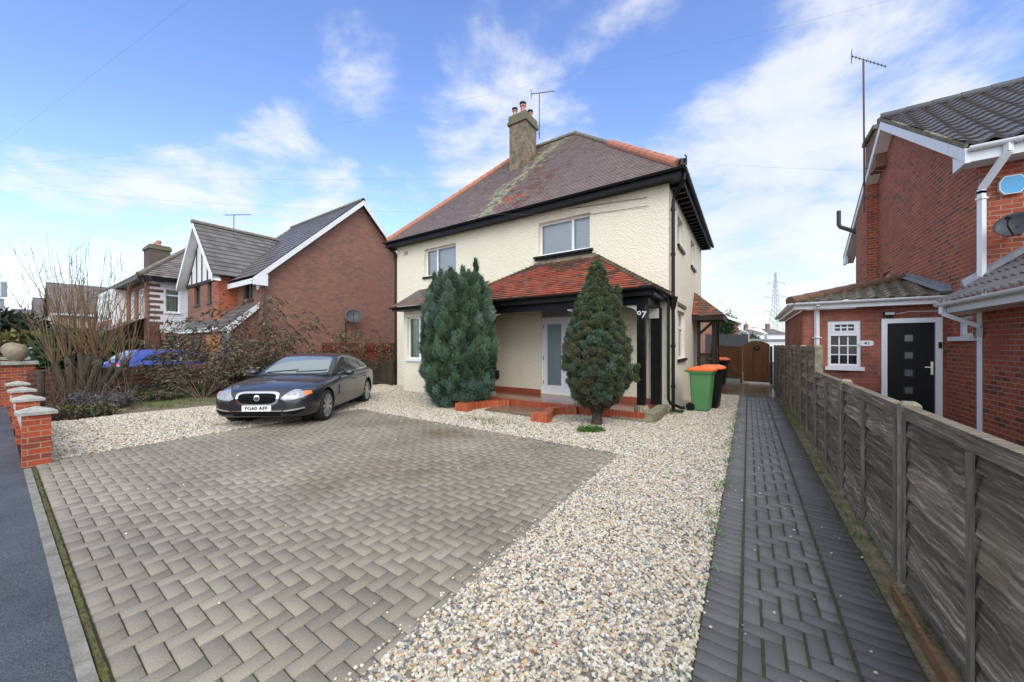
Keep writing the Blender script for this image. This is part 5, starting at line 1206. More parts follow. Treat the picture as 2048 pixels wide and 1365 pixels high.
b = MB(); roof_slope(b, P(-37, 3.0, 2.0), P(-26.0, 3.0, 2.0), P(-26.6, 4.88, 2.95), P(-37, 4.88, 2.95), gauge=.2, lift=.03, tile=.3, pal=lambda p: tuple(Vector((.17, .12, .10)) * random.uniform(.7, 1.3))); b.build('lower_roof', M['tile'], WH)
b = MB()
for u in (-36, -32, -28.6, -26.2): b.box(u, u + .12, 3.1, 3.22, 0, 2.0)
b.box(-37, -26, 3.05, 3.1, 1.85, 2.0); b.build('porch_frame', M['upvc'], WH)
window(WH, FRONT(0, WV), -28.0, -27.0, .9, 1.8, rec=-.03, cover='film', sill='upvc'); window(WH, FRONT(0, WV), -31.8, -30.6, .9, 1.8, rec=-.03, cover='film', sill='upvc')
TR = thing('garden_trellis', 'dark trellis with slats against the white house side wall', 'trellis', P(-24.5, 5.0))
b = MB(); b.box(-24.1, -24.0, 4.9, 4.96, 0, 2.0); b.box(-24.1, -24.0, 6.2, 6.26, 0, 2.0); b.build('frame', M['wood_black'], TR)
b = MB()
for k in range(10): b.box(-24.08, -24.05, 4.92, 6.22, .2 + k * .17, .26 + k * .17)
b.build('slats', M['wood_black'], TR)

# ================================================================ farther houses on the left
def simple_house(name, label, u0, u1, v0, v1, ze, zr, wallm, roofc, chim=None, wins=()):
    t = thing(name, label, 'house', P((u0 + u1) / 2, v0))
    b = MB(); b.wall(SIDE_R(u1, 0), v0, v1, 0, ze); um = (u0 + u1) / 2
    b.wall(FRONT(0, v0), u0, u1, 0, ze); b.poly(FRONT(0, v0), [(u0, ze), (u1, ze), (um, zr)]); b.wall(SIDE_L(u0, 0), v0, v1, 0, ze); b.build('wall', M[wallm], t)
    b = MB(); pl = lambda p: tuple(Vector(roofc) * random.uniform(.75, 1.25)); s = (zr - ze) / (u1 - um); o = .4
    roof_slope(b, P(u1 + o, v0 - .4, ze - s * o), P(u1 + o, v1 + .3, ze - s * o), P(um, v1 + .3, zr + .05), P(um, v0 - .4, zr + .05), gauge=.33, lift=.035, tile=.35, pal=pl)
    roof_slope(b, P(u0 - o, v1 + .3, ze - s * o), P(u0 - o, v0 - .4, ze - s * o), P(um, v0 - .4, zr + .05), P(um, v1 + .3, zr + .05), gauge=.33, lift=.035, tile=.5, pal=pl); rf = b.build('roof', M['tile'], t)
    b = MB(); b.box(u1 + o - .03, u1 + o, v0 - .4, v1 + .3, ze - s * o - .2, ze - s * o); b.build('fascia', M['upvc_dirty'], t)
    for (a, c, z0, z1) in wins:
        window(t, FRONT(0, v0), a, c, z0, z1, splits=(.33, .66), cover='curtain', rec=-.05, sill='upvc')
    if chim:
        u, v, w, zt, m, n = chim; c = MB(); c.box(u, u + w, v, v + w * .8, ze, zt); cc = c.build('chimney', M[m], t)
        c = MB(); c.box(u - .07, u + w + .07, v - .07, v + w * .8 + .07, zt - .35, zt - .12); c.build('chimney_cap', M[m], cc)
        for k in range(n): c = MB(); c.lathe(P(u + w * (k + .5) / n, v + w * .4, zt), [(.17, 0), (.14, .3), (.18, .4), (.16, .5)], 10); c.build('chimney_pot', M['pot'], cc)
    return t
simple_house('tan_house', 'tan rendered house with long dark roof facing the side garden', -68, -58.5, 3.9, 9.6, 4.9, 8.0, 'tan_render', (.16, .13, .115), None, ((-66.5, -64, 3.0, 4.5), (-66.5, -64, .8, 2.2)))
simple_house('red_chimney_house', 'brick house with cluster of red chimney pots between tan and white houses', -54, -44, 6.4, 13, 3.9, 5.6, 'brick_brown', (.17, .14, .125), (-46.8, 7.6, 1.4, 7.3, 'brick_orange', 3), ())
simple_house('pale_house', 'small pale gabled house farthest along the road on the left', -98, -88, 4.2, 12, 5.0, 8.6, 'white_render', (.14, .12, .115), (-90, 5.5, 1.3, 10.2, 'brick_brown', 2), ((-95, -91, 3.2, 4.6), (-95, -91, .9, 2.4)))
simple_house('dark_roof_house', 'distant dark roofed house just above the hedge on the far left', -150, -132, 3.0, 14, 5.2, 9.4, 'brick_brown', (.13, .12, .12), None, ())
# ================================================================ cars
M['car_paint'] = mat('dark_grey_metallic_paint', (.020, .020, .023), .3, fine=.0, metal=.25, coat=.7)
M['car_paint'].node_tree.nodes['Principled BSDF'].inputs['Coat Roughness'].default_value = .03
M['car_blue'] = mat('blue_metallic_paint', (.012, .045, .33), .3, fine=.0, metal=.2, coat=1.0)
M['car_silver'] = mat('pale_silver_paint', (.5, .55, .56), .3, fine=.0, metal=.3, coat=1.0)
M['chrome'] = mat('chrome', (.75, .75, .76), .12, metal=1.0, fine=0)
M['rim'] = mat('alloy_rim', (.46, .46, .48), .3, metal=.8, fine=0)
M['tyre'] = mat('tyre_rubber', (.016, .016, .017), .8, fine=.2)
M['mesh_black'] = mat('black_grille_mesh', (.005, .005, .006), .6, fine=.5, fscale=250, spec=.08)
M['screen'] = mat('tinted_car_glass', (.16, .19, .19), .04, fine=0, spec=.8, coat=1.0)
M['screen_side'] = mat('dark_side_glass', (.015, .02, .02), .05, fine=0, spec=.6)
M['lamp_clear'] = mat('headlamp_lens', (.27, .285, .30), .08, fine=0, coat=1.0)
M['lamp_inner'] = mat('headlamp_projector', (.5, .5, .51), .45, fine=0, metal=.7)
M['amber'] = mat('amber_lens', (.75, .16, .02), .15, fine=0, coat=1.0)
M['red_lens'] = mat('red_lens', (.55, .015, .02), .15, fine=0, coat=1.0)
M['plate'] = mat('number_plate_white', (.78, .78, .76), .4, fine=0)
def interp(x, xs, ys): return float(np.interp(x, xs, ys))
def smooth_eval(o, lv=2):
    md = o.modifiers.new('s', 'SUBSURF'); md.levels = lv; md.render_levels = lv
    dg = bpy.context.evaluated_depsgraph_get(); dg.update()
    me = bpy.data.meshes.new_from_object(o.evaluated_get(dg)); o.modifiers.clear(); old = o.data; o.data = me; bpy.data.meshes.remove(old)
    me.polygons.foreach_set('use_smooth', [True] * len(me.polygons)); return me
def loft(secs, closed_ends=True):
    b = MB(); n = len(secs[0]); idx = []
    full = []
    for s in secs: full.append([(x, -y, z) for x, y, z in s] + [(x, y, z) for x, y, z in reversed(s[:-1] if abs(s[-1][1]) < 1e-6 else s)][(0 if abs(s[-1][1]) > 1e-6 else 0):])
    # each section: left half bottom->top then right half top->bottom; bottom is left open (never seen)
    m = len(full[0]); b.v = [p for s in full for p in s]
    for k in range(len(full) - 1):
        for j in range(m - 1): b.f.append((k * m + j, k * m + j + 1, (k + 1) * m + j + 1, (k + 1) * m + j))
        b.f.append((k * m + m - 1, k * m, (k + 1) * m, (k + 1) * m + m - 1))
    for k, fl in ((0, 1), (len(full) - 1, -1)):
        h = m // 2
        for j in range(h):
            q = [k * m + j, k * m + j + 1, k * m + m - 2 - j, k * m + m - 1 - j]
            if j + 1 == m - 2 - j: q = q[:2] + q[3:]
            if len(set(q)) >= 3 and j + 1 <= m - 2 - j: b.f.append(tuple(q[::fl]))
    b.c = [(1, 1, 1)] * len(b.f); b.m = [0] * len(b.f); return b
def decal(bvh, poly, axis, off=.004, step=.018, maxd=3.0, start=None):
    """a panel that follows the body: a filled outline laid onto the body surface along one axis"""
    poly = [Vector(p) for p in poly]; mn = Vector((min(p.x for p in poly), min(p.y for p in poly))); mx = Vector((max(p.x for p in poly), max(p.y for p in poly)))
    def inside(x, y):
        r = False; j = len(poly) - 1
        for i in range(len(poly)):
            a, c = poly[i], poly[j]
            if (a.y > y) != (c.y > y) and x < (c.x - a.x) * (y - a.y) / (c.y - a.y) + a.x: r = not r
            j = i
        return r
    bm = bmesh.new(); vs = [bm.verts.new((p.x, p.y, 0)) for p in poly]; f = bm.faces.new(vs)
    for t in np.arange(mn.x + step, mx.x, step): bmesh.ops.bisect_plane(bm, geom=bm.verts[:] + bm.edges[:] + bm.faces[:], plane_co=(t, 0, 0), plane_no=(1, 0, 0))
    for t in np.arange(mn.y + step, mx.y, step): bmesh.ops.bisect_plane(bm, geom=bm.verts[:] + bm.edges[:] + bm.faces[:], plane_co=(0, t, 0), plane_no=(0, 1, 0))
    bm.verts.ensure_lookup_table(); bad = []
    for v in bm.verts:
        x, y = v.co.x, v.co.y
        if axis == '+x': o, d = Vector((3, x, y)), Vector((-1, 0, 0))
        elif axis == '-x': o, d = Vector((-8, x, y)), Vector((1, 0, 0))
        elif axis == '+y': o, d = Vector((x, 3, y)), Vector((0, -1, 0))
        elif axis == '-y': o, d = Vector((x, -3, y)), Vector((0, 1, 0))
        else: o, d = Vector((x, y, 4)), Vector((0, 0, -1))
        loc, nrm, i, dist = bvh.ray_cast(o, d)
        if loc is None: bad.append(v); continue
        if nrm.dot(d) > 0: nrm = -nrm
        v.co = loc + nrm * off
    bmesh.ops.delete(bm, geom=bad, context='VERTS')
    me = bpy.data.meshes.new('p'); bm.to_mesh(me); bm.free(); me.polygons.foreach_set('use_smooth', [True] * len(me.polygons)); return me
def make_car(name, label, loc, heading, paint, sl=1.0, sw=1.0, sh=1.0, detail=True, estate=False):
    t = thing(name, label, 'car')
    cx = [.90, .86, .74, .55, .25, -.05, -.40, -.78, -1.2, -1.8, -2.4, -2.91, -3.3, -3.65, -3.92, -4.03]
    w_ = [.50, .68, .82, .885, .915, .925, .925, .93, .93, .93, .935, .945, .93, .89, .80, .66]
    zb_ = [.26, .22, .20, .19, .18, .17, .17, .17, .17, .17, .17, .18, .20, .22, .26, .32]
    zs_ = [.58, .64, .70, .75, .815, .855, .885, .92, .93, .945, .96, .975, .985, .975, .94, .84]
    zc_ = [.64, .71, .77, .825, .885, .925, .955, .985, .97, .97, .98, 1.0, 1.05, 1.06, 1.03, .92]
    secs = []
    for x, w, zb, zs, zc in zip(cx, w_, zb_, zs_, zc_):
        rise = max(0, zc - zs)
        secs.append([(x, .0 + w * .45, zb), (x, w * .92, zb), (x, w * .985, zb + .10), (x, w, .44 if x < .8 else (zb + zs) / 2), (x, w * 1.0, zs - .17), (x, w * .975, zs - .06), (x, w * .88, zs + rise * .12), (x, w * .58, zs + rise * .62), (x, w * .25, zc - rise * .06), (x, 0, zc)])
    tr = Matrix.Diagonal((sl, sw, sh, 1))
    b = loft(secs); body = b.build('body', paint, None, smooth=True); smooth_eval(body, 2)
    gx = [-.66, -.85, -1.1, -1.38, -1.65, -2.0, -2.4, -2.75, -3.05, -3.3, -3.55, -3.72]
    gz = [.96, 1.085, 1.225, 1.355, 1.42, 1.455, 1.435, 1.375, 1.28, 1.185, 1.09, 1.02]
    if estate: gz = [.96, 1.085, 1.225, 1.355, 1.42, 1.455, 1.46, 1.45, 1.44, 1.40, 1.22, 1.06]
    gb = [.74, .79, .82, .84, .85, .855, .855, .85, .84, .82, .77, .70]; gr = [.60, .60, .60, .605, .61, .615, .615, .61, .60, .585, .56, .54]
    gs = []
    for x, z, wb, wr in zip(gx, gz, gb, gr):
        zb = .90; k = min(max((z - .95) / .5, 0), 1); wt = wb + (wr - wb) * k
        gs.append([(x, wb * .96, zb - .05), (x, wb, zb), (x, wb + (wt - wb) * .45, zb + (z - zb) * .45), (x, wt + .015, zb + (z - zb) * .84), (x, wt * .90, zb + (z - zb) * .955), (x, wt * .55, z - .006), (x, 0, z)])
    gb_ = loft(gs); cab = gb_.build('roof', paint, None, smooth=True); smooth_eval(cab, 2)
    # wheel arches
    cut = MB()
    for x in (0, -2.909):
        for s in (-1, 1): cut.lathe((x, s * .80, .345), [(.385, -.25), (.385, .3)], 40, (Vector((1, 0, 0)), ZX, Vector((0, -1, 0))))
    co = cut.build('cutter', M['black_plastic'])
    md = body.modifiers.new('b', 'BOOLEAN'); md.operation = 'DIFFERENCE'; md.object = co; md.solver = 'EXACT'
    bv0 = BVHTree.FromPolygons([v.co.copy() for v in body.data.vertices], [p.vertices[:] for p in body.data.polygons])
    dg = bpy.context.evaluated_depsgraph_get(); dg.update(); me = bpy.data.meshes.new_from_object(body.evaluated_get(dg)); body.modifiers.clear(); old = body.data; body.data = me; bpy.data.meshes.remove(old)
    me.materials.clear(); me.materials.append(paint); me.polygons.foreach_set('use_smooth', [True] * len(me.polygons)); bpy.data.objects.remove(co)
    try: me.set_sharp_from_angle(angle=R(38))
    except Exception: pass
    cvs = [v.co.copy() for v in cab.data.vertices]; bvc = BVHTree.FromPolygons(cvs, [p.vertices[:] for p in cab.data.polygons])
    parts = [(body, None), (cab, None)]
    def add(nm, me_, m, par=None):
        if isinstance(me_, MB): o = me_.build(nm, m, None, smooth=False)
        else:
            me_.name = nm; me_.materials.clear(); me_.materials.append(m); o = bpy.data.objects.new(nm, me_); COL.objects.link(o)
        parts.append((o, par)); return o
    # glass
    add('windscreen', decal(bvc, [(-.74, -.66), (-.70, -.3), (-.69, 0), (-.70, .3), (-.74, .66), (-1.40, .535), (-1.43, .25), (-1.44, 0), (-1.43, -.25), (-1.40, -.535)], '-z', .005), M['screen'])
    if not estate: add('rear_window', decal(bvc, [(-2.98, -.5), (-2.95, 0), (-2.98, .5), (-3.52, .53), (-3.56, 0), (-3.52, -.53)], '-z', .005), M['screen_side'])
    else: add('rear_window', decal(bvc, [(-.54, 1.08), (.54, 1.08), (.50, 1.34), (-.50, 1.34)], '-x', .006), M['screen'])
    for s, ax in ((1, '+y'), (-1, '-y')):
        add('front_side_window', decal(bvc, [(-1.03, .985), (-1.2, 1.09), (-1.42, 1.22), (-1.62, 1.315), (-1.86, 1.355), (-1.86, .995)], ax, .005), M['screen_side'])
        add('rear_side_window', decal(bvc, [(-1.95, .995), (-1.95, 1.345), (-2.3, 1.335), (-2.62, 1.275), (-2.62, 1.01)], ax, .005), M['screen_side'])
        add('quarter_window', decal(bvc, [(-2.69, 1.015), (-2.69, 1.255), (-2.9, 1.19), (-3.1, 1.10), (-3.2, 1.035)], ax, .005), M['screen_side'])
        add('window_trim', decal(bvc, [(-.98, .962), (-.98, .978), (-3.28, 1.022), (-3.28, 1.006)], ax, .008), M['chrome'])
        # mirror
        b = MB(); b.lathe((-1.0, s * 1.03, .99), [(.02, -.085), (.075, -.07), (.095, -.01), (.09, .05), (.05, .09), (.01, .10)], 14, (ZX * .8, Vector((0, 1, 0)) * 1.25, Vector((1, 0, 0)))); o = add('door_mirror', b, paint); o.data.polygons.foreach_set('use_smooth', [True] * len(o.data.polygons))
        b2 = MB(); b2.bar((-1.02, s * .85, .95), (-1.0, s * .98, .96), .05); add('mirror_arm', b2, M['black_plastic'], o)
        for x0, x1 in ((-.95, -1.89), (-1.90, -2.75)):
            zt = lambda x: .935 + (-.9 - x) * .012
            for pts in ([(x0, .32), (x0 + .006, .32), (x0 + .006, zt(x0)), (x0, zt(x0))], [(x1, .40), (x1 + .006, .40), (x1 + .006, zt(x1)), (x1, zt(x1))], [(x0, .32), (x1, .32), (x1, .327), (x0, .327)]):
                add('door_gap', decal(bv0, pts, ax, .0025, .05), M['black_plastic'])
            b = MB(); hx = x1 + .14; b.tube([(hx - .09, s * .945, .79), (hx, s * .958, .80), (hx + .09, s * .945, .79)], .013, 6); add('door_handle', b, paint)
        add('side_vent', decal(bv0, [(-.66, .50), (-.62, .50), (-.64, .72), (-.68, .72)], ax, .004, .03), M['mesh_black'])
        for x in (0, -2.909):
            wl = MB(); A_ = (Vector((1, 0, 0)), ZX, Vector((0, s, 0)) * -1.0); c0 = (x, s * .80, .335)
            wl.lathe(c0, [(.225, .1), (.30, .11), (.328, .085), (.336, .03), (.336, -.06), (.326, -.105), (.30, -.122), (.262, -.118), (.245, -.11), (.245, -.06)], 40, A_); o = add('wheel', wl, M['tyre']); o.data.polygons.foreach_set('use_smooth', [True] * len(o.data.polygons))
            rm = MB(); rm.lathe(c0, [(.248, -.06), (.248, -.112), (.232, -.108), (.228, -.02)], 40, A_)
            yo = s * .80 + s * .088
            for k in range(9):
                a = 2 * math.pi * k / 9
                for da in (-.075, .075):
                    p0 = Vector((x + .045 * math.cos(a + da), yo + s * .012, .335 + .045 * math.sin(a + da))); p1 = Vector((x + .236 * math.cos(a + da * 1.2), yo + s * .008, .335 + .236 * math.sin(a + da * 1.2)))
                    rm.bar(p0, p1, .017, .03)
            rm.lathe(c0, [(.06, -.07), (.06, -.102), (.04, -.108)], 20, A_); add('rim', rm, M['rim'], o)
            hb = MB(); hb.lathe(c0, [(.226, .02), (.226, -.03)], 30, A_); add('brake_backing', hb, M['black_plastic'], o)
            ar = MB(); ar.lathe((x, s * .55, .345), [(.383, -.0), (.383, .02)], 30, A_); add('arch_liner', ar, M['black_plastic'])
    if detail:
        for s in (1, -1):
            hp = [(.40, .585), (.47, .555), (.62, .565), (.74, .60), (.835, .665), (.80, .715), (.70, .715), (.64, .745), (.56, .75), (.50, .705), (.44, .64)]
            hl = add('headlight', decal(bv0, [(s * a, z) for a, z in hp][::s], '+x', .010), M['lamp_clear'])
            for (cy, cz, r) in ((.615, .655, .058), (.48, .615, .036)):
                add('projector', decal(bv0, [(s * (cy + r * math.cos(q)), cz + r * math.sin(q)) for q in np.linspace(0, 2 * math.pi, 20, endpoint=False)], '+x', .015), M['lamp_inner'], hl)
                add('projector_lens', decal(bv0, [(s * (cy + r * .6 * math.cos(q)), cz + r * .6 * math.sin(q)) for q in np.linspace(0, 2 * math.pi, 16, endpoint=False)], '+x', .019), M['lamp_clear'], hl)
            add('indicator', decal(bv0, [(s * a, z) for a, z in [(.765, .622), (.835, .667), (.805, .712), (.74, .714), (.735, .67)]][::s], '+x', .014), M['amber'], hl)
            add('lower_intake', decal(bv0, [(s * a, z) for a, z in [(.43, .30), (.62, .275), (.76, .33), (.77, .42), (.66, .40), (.47, .365)]][::s], '+x', .006), M['mesh_black'])
            add('chrome_blade', decal(bv0, [(s * a, z) for a, z in [(.45, .333), (.60, .347), (.77, .383), (.77, .416), (.60, .384), (.45, .360)]][::s], '+x', .012), M['chrome'])
        rr = lambda w, h, z, p=4: [(w * math.copysign(abs(math.cos(q)) ** (2 / p), math.cos(q)) * (1 - .10 * math.sin(q) * -1), z + h * math.copysign(abs(math.sin(q)) ** (2 / p), math.sin(q))) for q in np.linspace(0, 2 * math.pi, 40, endpoint=False)]
        gs_ = add('grille_surround', decal(bv0, rr(.368, .138, .588), '+x', .010), M['chrome'])
        add('grille', decal(bv0, rr(.322, .100, .588), '+x', .016), M['mesh_black'], gs_)
        bd = add('badge', decal(bv0, [(.055 * math.cos(q), .60 + .055 * math.sin(q)) for q in np.linspace(0, 2 * math.pi, 24, endpoint=False)], '+x', .024), M['chrome'], gs_)
        add('badge_relief', decal(bv0, [(.033 * math.cos(q) * (1 + .25 * math.sin(3 * q)), .60 + .036 * math.sin(q)) for q in np.linspace(0, 2 * math.pi, 24, endpoint=False)], '+x', .028), M['grey_dark'], gs_)
        add('lower_grille', decal(bv0, [(-.40, .255), (.40, .255), (.43, .335), (-.43, .335)], '+x', .006), M['mesh_black'])
        add('lower_chrome_bar', decal(bv0, [(-.43, .338), (.43, .338), (.43, .360), (-.43, .360)], '+x', .011), M['chrome'])
        b = MB(); b.wbox((.925, 0, .405), .006, .25, .055); pl = add('number_plate', b, M['plate'])
        tm = text_mesh('registration', 'FG60 AFF', .094, (.932, 0, .405), (0, 1, 0), ZX, (1, 0, 0), M['black_plastic'], None, .002, bold=.0025, spacing=1.02); parts.append((tm, pl))
        for y0, y1, x in ((-.58, .02, -.70), (.0, .62, -.70)):
            p0 = bvc.ray_cast(Vector((-.73, y0, 3)), Vector((0, 0, -1)))[0]; p1 = bvc.ray_cast(Vector((-.80, y1, 3)), Vector((0, 0, -1)))[0]
            if p0 and p1: b = MB(); b.bar(p0 + ZX * .014, p1 + ZX * .02, .018); add('wiper', b, M['black_plastic'])
        add('cowl', decal(bv0, [(-.60, -.7), (-.57, 0), (-.60, .7), (-.70, .72), (-.70, -.72)], '-z', .004), M['black_plastic'])
        for s in (1, -1): add('bonnet_gap', decal(bv0, [(.80, s * .36), (.6, s * .60), (.3, s * .72), (-.2, s * .80), (-.6, s * .83), (-.6, s * .837), (-.2, s * .807), (.3, s * .727), (.6, s * .607), (.80, s * .367)][::s], '-z', .003), M['black_plastic'])
        b = MB(); b.wbox((-1.40, 0, 1.30), .03, .10, .03); add('rear_view_mirror', b, M['black_plastic'])
    else:
        for s in (1, -1): add('tail_light', decal(bv0, [(s * a, z) for a, z in [(.42, .80), (.72, .78), (.76, .93), (.60, .95), (.45, .90)]][::s], '-x', .010), M['red_lens'])
        b = MB(); b.wbox((-4.05, 0, .62), .006, .26, .0575); add('number_plate', b, M['plate'])
    # scale and place
    for o, par in parts: o.data.transform(tr); o.data.update()
    f = Vector((math.cos(heading), math.sin(heading), 0))
    mat_w = Matrix.Translation(loc) @ Matrix.Rotation(heading, 4, 'Z')
    t.matrix_world = mat_w
    for o, par in parts: o.parent = par if par is not None else t
    return t
FWD = math.atan2(-1, .055)
f_, l_ = Vector((math.cos(FWD), math.sin(FWD), 0)), Vector((-math.sin(FWD), math.cos(FWD), 0))
CS = (.955, 1.06, .95)
front_wheel = Vector((-3.93, 8.62, 0)); origin = front_wheel - l_ * (.86 * CS[1])
make_car('parked_car', 'dark grey four door saloon car parked on the gravel', origin, FWD, M['car_paint'], *CS)
bh = math.atan2(VX.y, VX.x) + .05
make_car('parked_car', 'bright blue car seen from behind over the low brown fence', Vector((-12.55, 17.6, 0)), bh, M['car_blue'], .92, .95, .98, detail=False, estate=True)
make_car('parked_car', 'pale silver car parked far left beyond the pollarded willow', Vector((-28.0, 25.6, 0)), math.atan2(UX.y, UX.x) + .3, M['car_silver'], .92, .98, 1.0, detail=False, estate=True)
wheelie_bin('distant black bin with orange lid below the bare willow branches', (-25.9, 22.4, 0), UX, 'black_plastic', 'orange_plastic', 1.1)
# ================================================================ planting
def leaf_cloud(name, cen, dirs, n, ln, wd, spread, cols, parent, out=.0, seed=0, jit=.0, shape='tri'):
    """many small leaf blades: n per tuft, each pointing near the tuft direction"""
    rng = np.random.default_rng(seed); T = len(cen)
    C = np.repeat(cen, n, axis=0); D = np.repeat(dirs, n, axis=0)
    d = D + rng.normal(0, spread, (T * n, 3)); d /= np.linalg.norm(d, axis=1, keepdims=True) + 1e-9
    L = ln * rng.uniform(.6, 1.25, (T * n, 1)); s = np.cross(d, rng.normal(0, 1, (T * n, 3))); s /= np.linalg.norm(s, axis=1, keepdims=True) + 1e-9
    o = C + rng.normal(0, jit, (T * n, 3)) + d * out
    W = wd * rng.uniform(.7, 1.3, (T * n, 1))
    if shape == 'tri':
        V = np.stack([o - s * W / 2, o + s * W / 2, o + d * L], 1).reshape(-1, 3); F = np.arange(T * n * 3).reshape(-1, 3)
    else:
        m = o + d * L * .45
        V = np.stack([o, m + s * W / 2, o + d * L, m - s * W / 2], 1).reshape(-1, 3); F = np.arange(T * n * 4).reshape(-1, 4)
    base = np.repeat(cols, n, axis=0) * rng.uniform(.75, 1.25, (T * n, 1))
    return np_mesh(name, V, F, M['leaf'], parent, cols=np.clip(base, 0, 1))
def fib(n):
    i = np.arange(n) + .5; ph = np.arccos(1 - 2 * i / n); th = math.pi * (1 + 5 ** .5) * i
    return np.stack([np.cos(th) * np.sin(ph), np.sin(th) * np.sin(ph), np.cos(ph)], 1)
def nz(p, s, o=0.0): return noise.noise(Vector((p[0] * s + o, p[1] * s, p[2] * s)))
# conifers: tufts with a solid twiggy heart and fine needles standing off it
def tuft_tree(t, base, puffs, nleaf, ln, wd, spread, up, seed, pts_n, point=0.0, mass=.8, jit=.004, rs=.84):
    rng = np.random.default_rng(seed)
    ico = bmesh.new(); bmesh.ops.create_icosphere(ico, subdivisions=2, radius=1); IV = np.array([v.co for v in ico.verts]); IF = np.array([[v.index for v in f.verts] for f in ico.faces]); ico.free()
    pts = fib(pts_n); V, F, CC, cen, dr, col = [], [], [], [], [], []; n0 = 0; b3 = np.array(base)
    for p, r, st, c in puffs:
        def shape(q):
            o = q.copy(); k = 1 - point * np.clip(o[:, 2:3], 0, 1) ; o[:, :2] *= k; o[:, 2] *= st; return o
        lean = np.array([p[0], p[1], 0]) * .18
        q = shape(IV) * r * mass; q = q * (1 + .22 * np.array([noise.noise(Vector(v * 2.2 + p * 9)) for v in IV]))[:, None]; q = q + lean * q[:, 2:3]
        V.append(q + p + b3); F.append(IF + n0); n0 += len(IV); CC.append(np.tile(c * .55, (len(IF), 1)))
        out = np.array([p[0], p[1], 0.0]); out /= np.linalg.norm(out) + 1e-6
        keep = (pts @ out) > -.35; d0 = pts[keep]; q = shape(d0) * r * rs * rng.uniform(.7, 1.12, (len(d0), 1)); q = q + lean * q[:, 2:3]
        cen.append(q + p + b3); d = d0 * .75 + np.array([0, 0, up]) + out * .15; dr.append(d); col.append(np.tile(c, (len(q), 1)) * rng.uniform(.85, 1.15, (len(q), 1)))
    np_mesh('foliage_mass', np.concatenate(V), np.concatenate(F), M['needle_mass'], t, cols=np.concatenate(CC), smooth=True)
    cen, dr, col = map(np.concatenate, (cen, dr, col)); dr /= np.linalg.norm(dr, axis=1, keepdims=True)
    leaf_cloud('needles', cen, dr, nleaf, ln, wd, spread, col, t, seed=seed, jit=jit, out=-.006)
    stray = rng.random(len(cen)) < .10
    leaf_cloud('stray_sprays', cen[stray], dr[stray], 2, ln * 1.9, wd, spread * .7, col[stray] * 1.15, t, seed=seed + 1, jit=jit)
M['needle_mass'] = mat('needle_mass', (1, 1, 1), .9, attr=True, fine=.55, fscale=55, bump=1.0, bscale=45, spec=.15)
def spaced(rng, n, zmin, zmax, prof, rlo, rhi, pr, gap, wob, seed, vs=1.0):
    out = []; A_ = np.zeros((0, 3)); B_ = np.zeros(0)
    for k in range(n):
        z = rng.uniform(zmin, zmax); a = rng.uniform(0, 6.283); w = 1 + wob * nz((math.cos(a), math.sin(a), z * .9), 1.8, seed); r = prof(z) * w * rng.uniform(rlo, rhi); q = pr(z, rng)
        p = np.array([r * math.cos(a), r * math.sin(a), z])
        if len(A_):
            d = (A_ - p) * np.array([1, 1, 1 / vs])
            if (np.sum(d * d, 1) < ((B_ + q) * gap) ** 2).any(): continue
        out.append((p, q)); A_ = np.vstack([A_, p]); B_ = np.append(B_, q)
    return out
def conifer_big():
    base = P(-6.62, 7.62)
    t = thing('conifer', 'large broad blue green conifer with spiky top in front of bay window', 'conifer', base)
    b = MB(); b.tube([base, base + ZX * .5, base + ZX * 1.2, base + ZX * 2.9], [.11, .09, .06, .02], 8); b.build('trunk', M['bark'], t)
    prof = lambda z: float(np.interp(z, [.05, .2, .45, .9, 1.5, 2.1, 2.75, 3.1, 3.4, 3.6], [.55, .70, .80, .90, .925, .89, .78, .64, .42, .2]))
    rng = np.random.default_rng(5); puffs = []
    def colour(p):
        n1_ = nz(p, 1.5, 4.0) + rng.uniform(-.25, .25); c = np.array([.075, .128, .072]) if n1_ > .08 else (np.array([.052, .090, .048]) if n1_ > -.2 else np.array([.098, .145, .105]))
        if p[2] < .8: c = c * .5 + np.array([.075, .135, .12]) * .5
        return c * rng.choice([.55, .8, 1.0, 1.2, 1.5]) * rng.uniform(.85, 1.15)
    for p, q in spaced(rng, 6000, .16, 3.3, prof, .80, 1.0, lambda z, g: g.uniform(.085, .15) * (.8 if z > 2.6 else 1), .60, .10, 3.0, 1.8): puffs.append((p, q, 1.9, colour(p)))
    for (x, y, zt_, r) in ((-.60, -.2, 3.42, .13), (-.42, -.3, 3.5, .11), (-.20, -.2, 3.58, .12), (-.05, -.35, 3.42, .12), (.12, -.1, 3.64, .13), (.26, -.3, 3.5, .12), (.42, 0, 3.84, .13), (.55, -.2, 3.35, .12), (.66, .1, 3.2, .11), (-.3, .2, 3.45, .13), (.2, .3, 3.4, .13), (-.72, 0, 3.15, .11), (0, 0, 3.4, .15), (.4, .2, 3.5, .13)):
        for k in range(7):
            f = k / 6; p = np.array([x + rng.normal(0, .03), y + rng.normal(0, .03), zt_ - .14 - (1 - f) * .75]); puffs.append((p, r * (1.05 - .55 * f), 1.9, colour(p)))
    tuft_tree(t, base, puffs, 7, .082, .0115, .36, 1.15, 3, 80, .5, mass=.74, jit=.009, rs=.90)
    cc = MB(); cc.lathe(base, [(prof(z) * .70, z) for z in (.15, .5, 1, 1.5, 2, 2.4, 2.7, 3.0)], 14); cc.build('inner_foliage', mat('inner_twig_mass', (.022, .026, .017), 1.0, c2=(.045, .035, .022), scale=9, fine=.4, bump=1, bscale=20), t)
conifer_big()
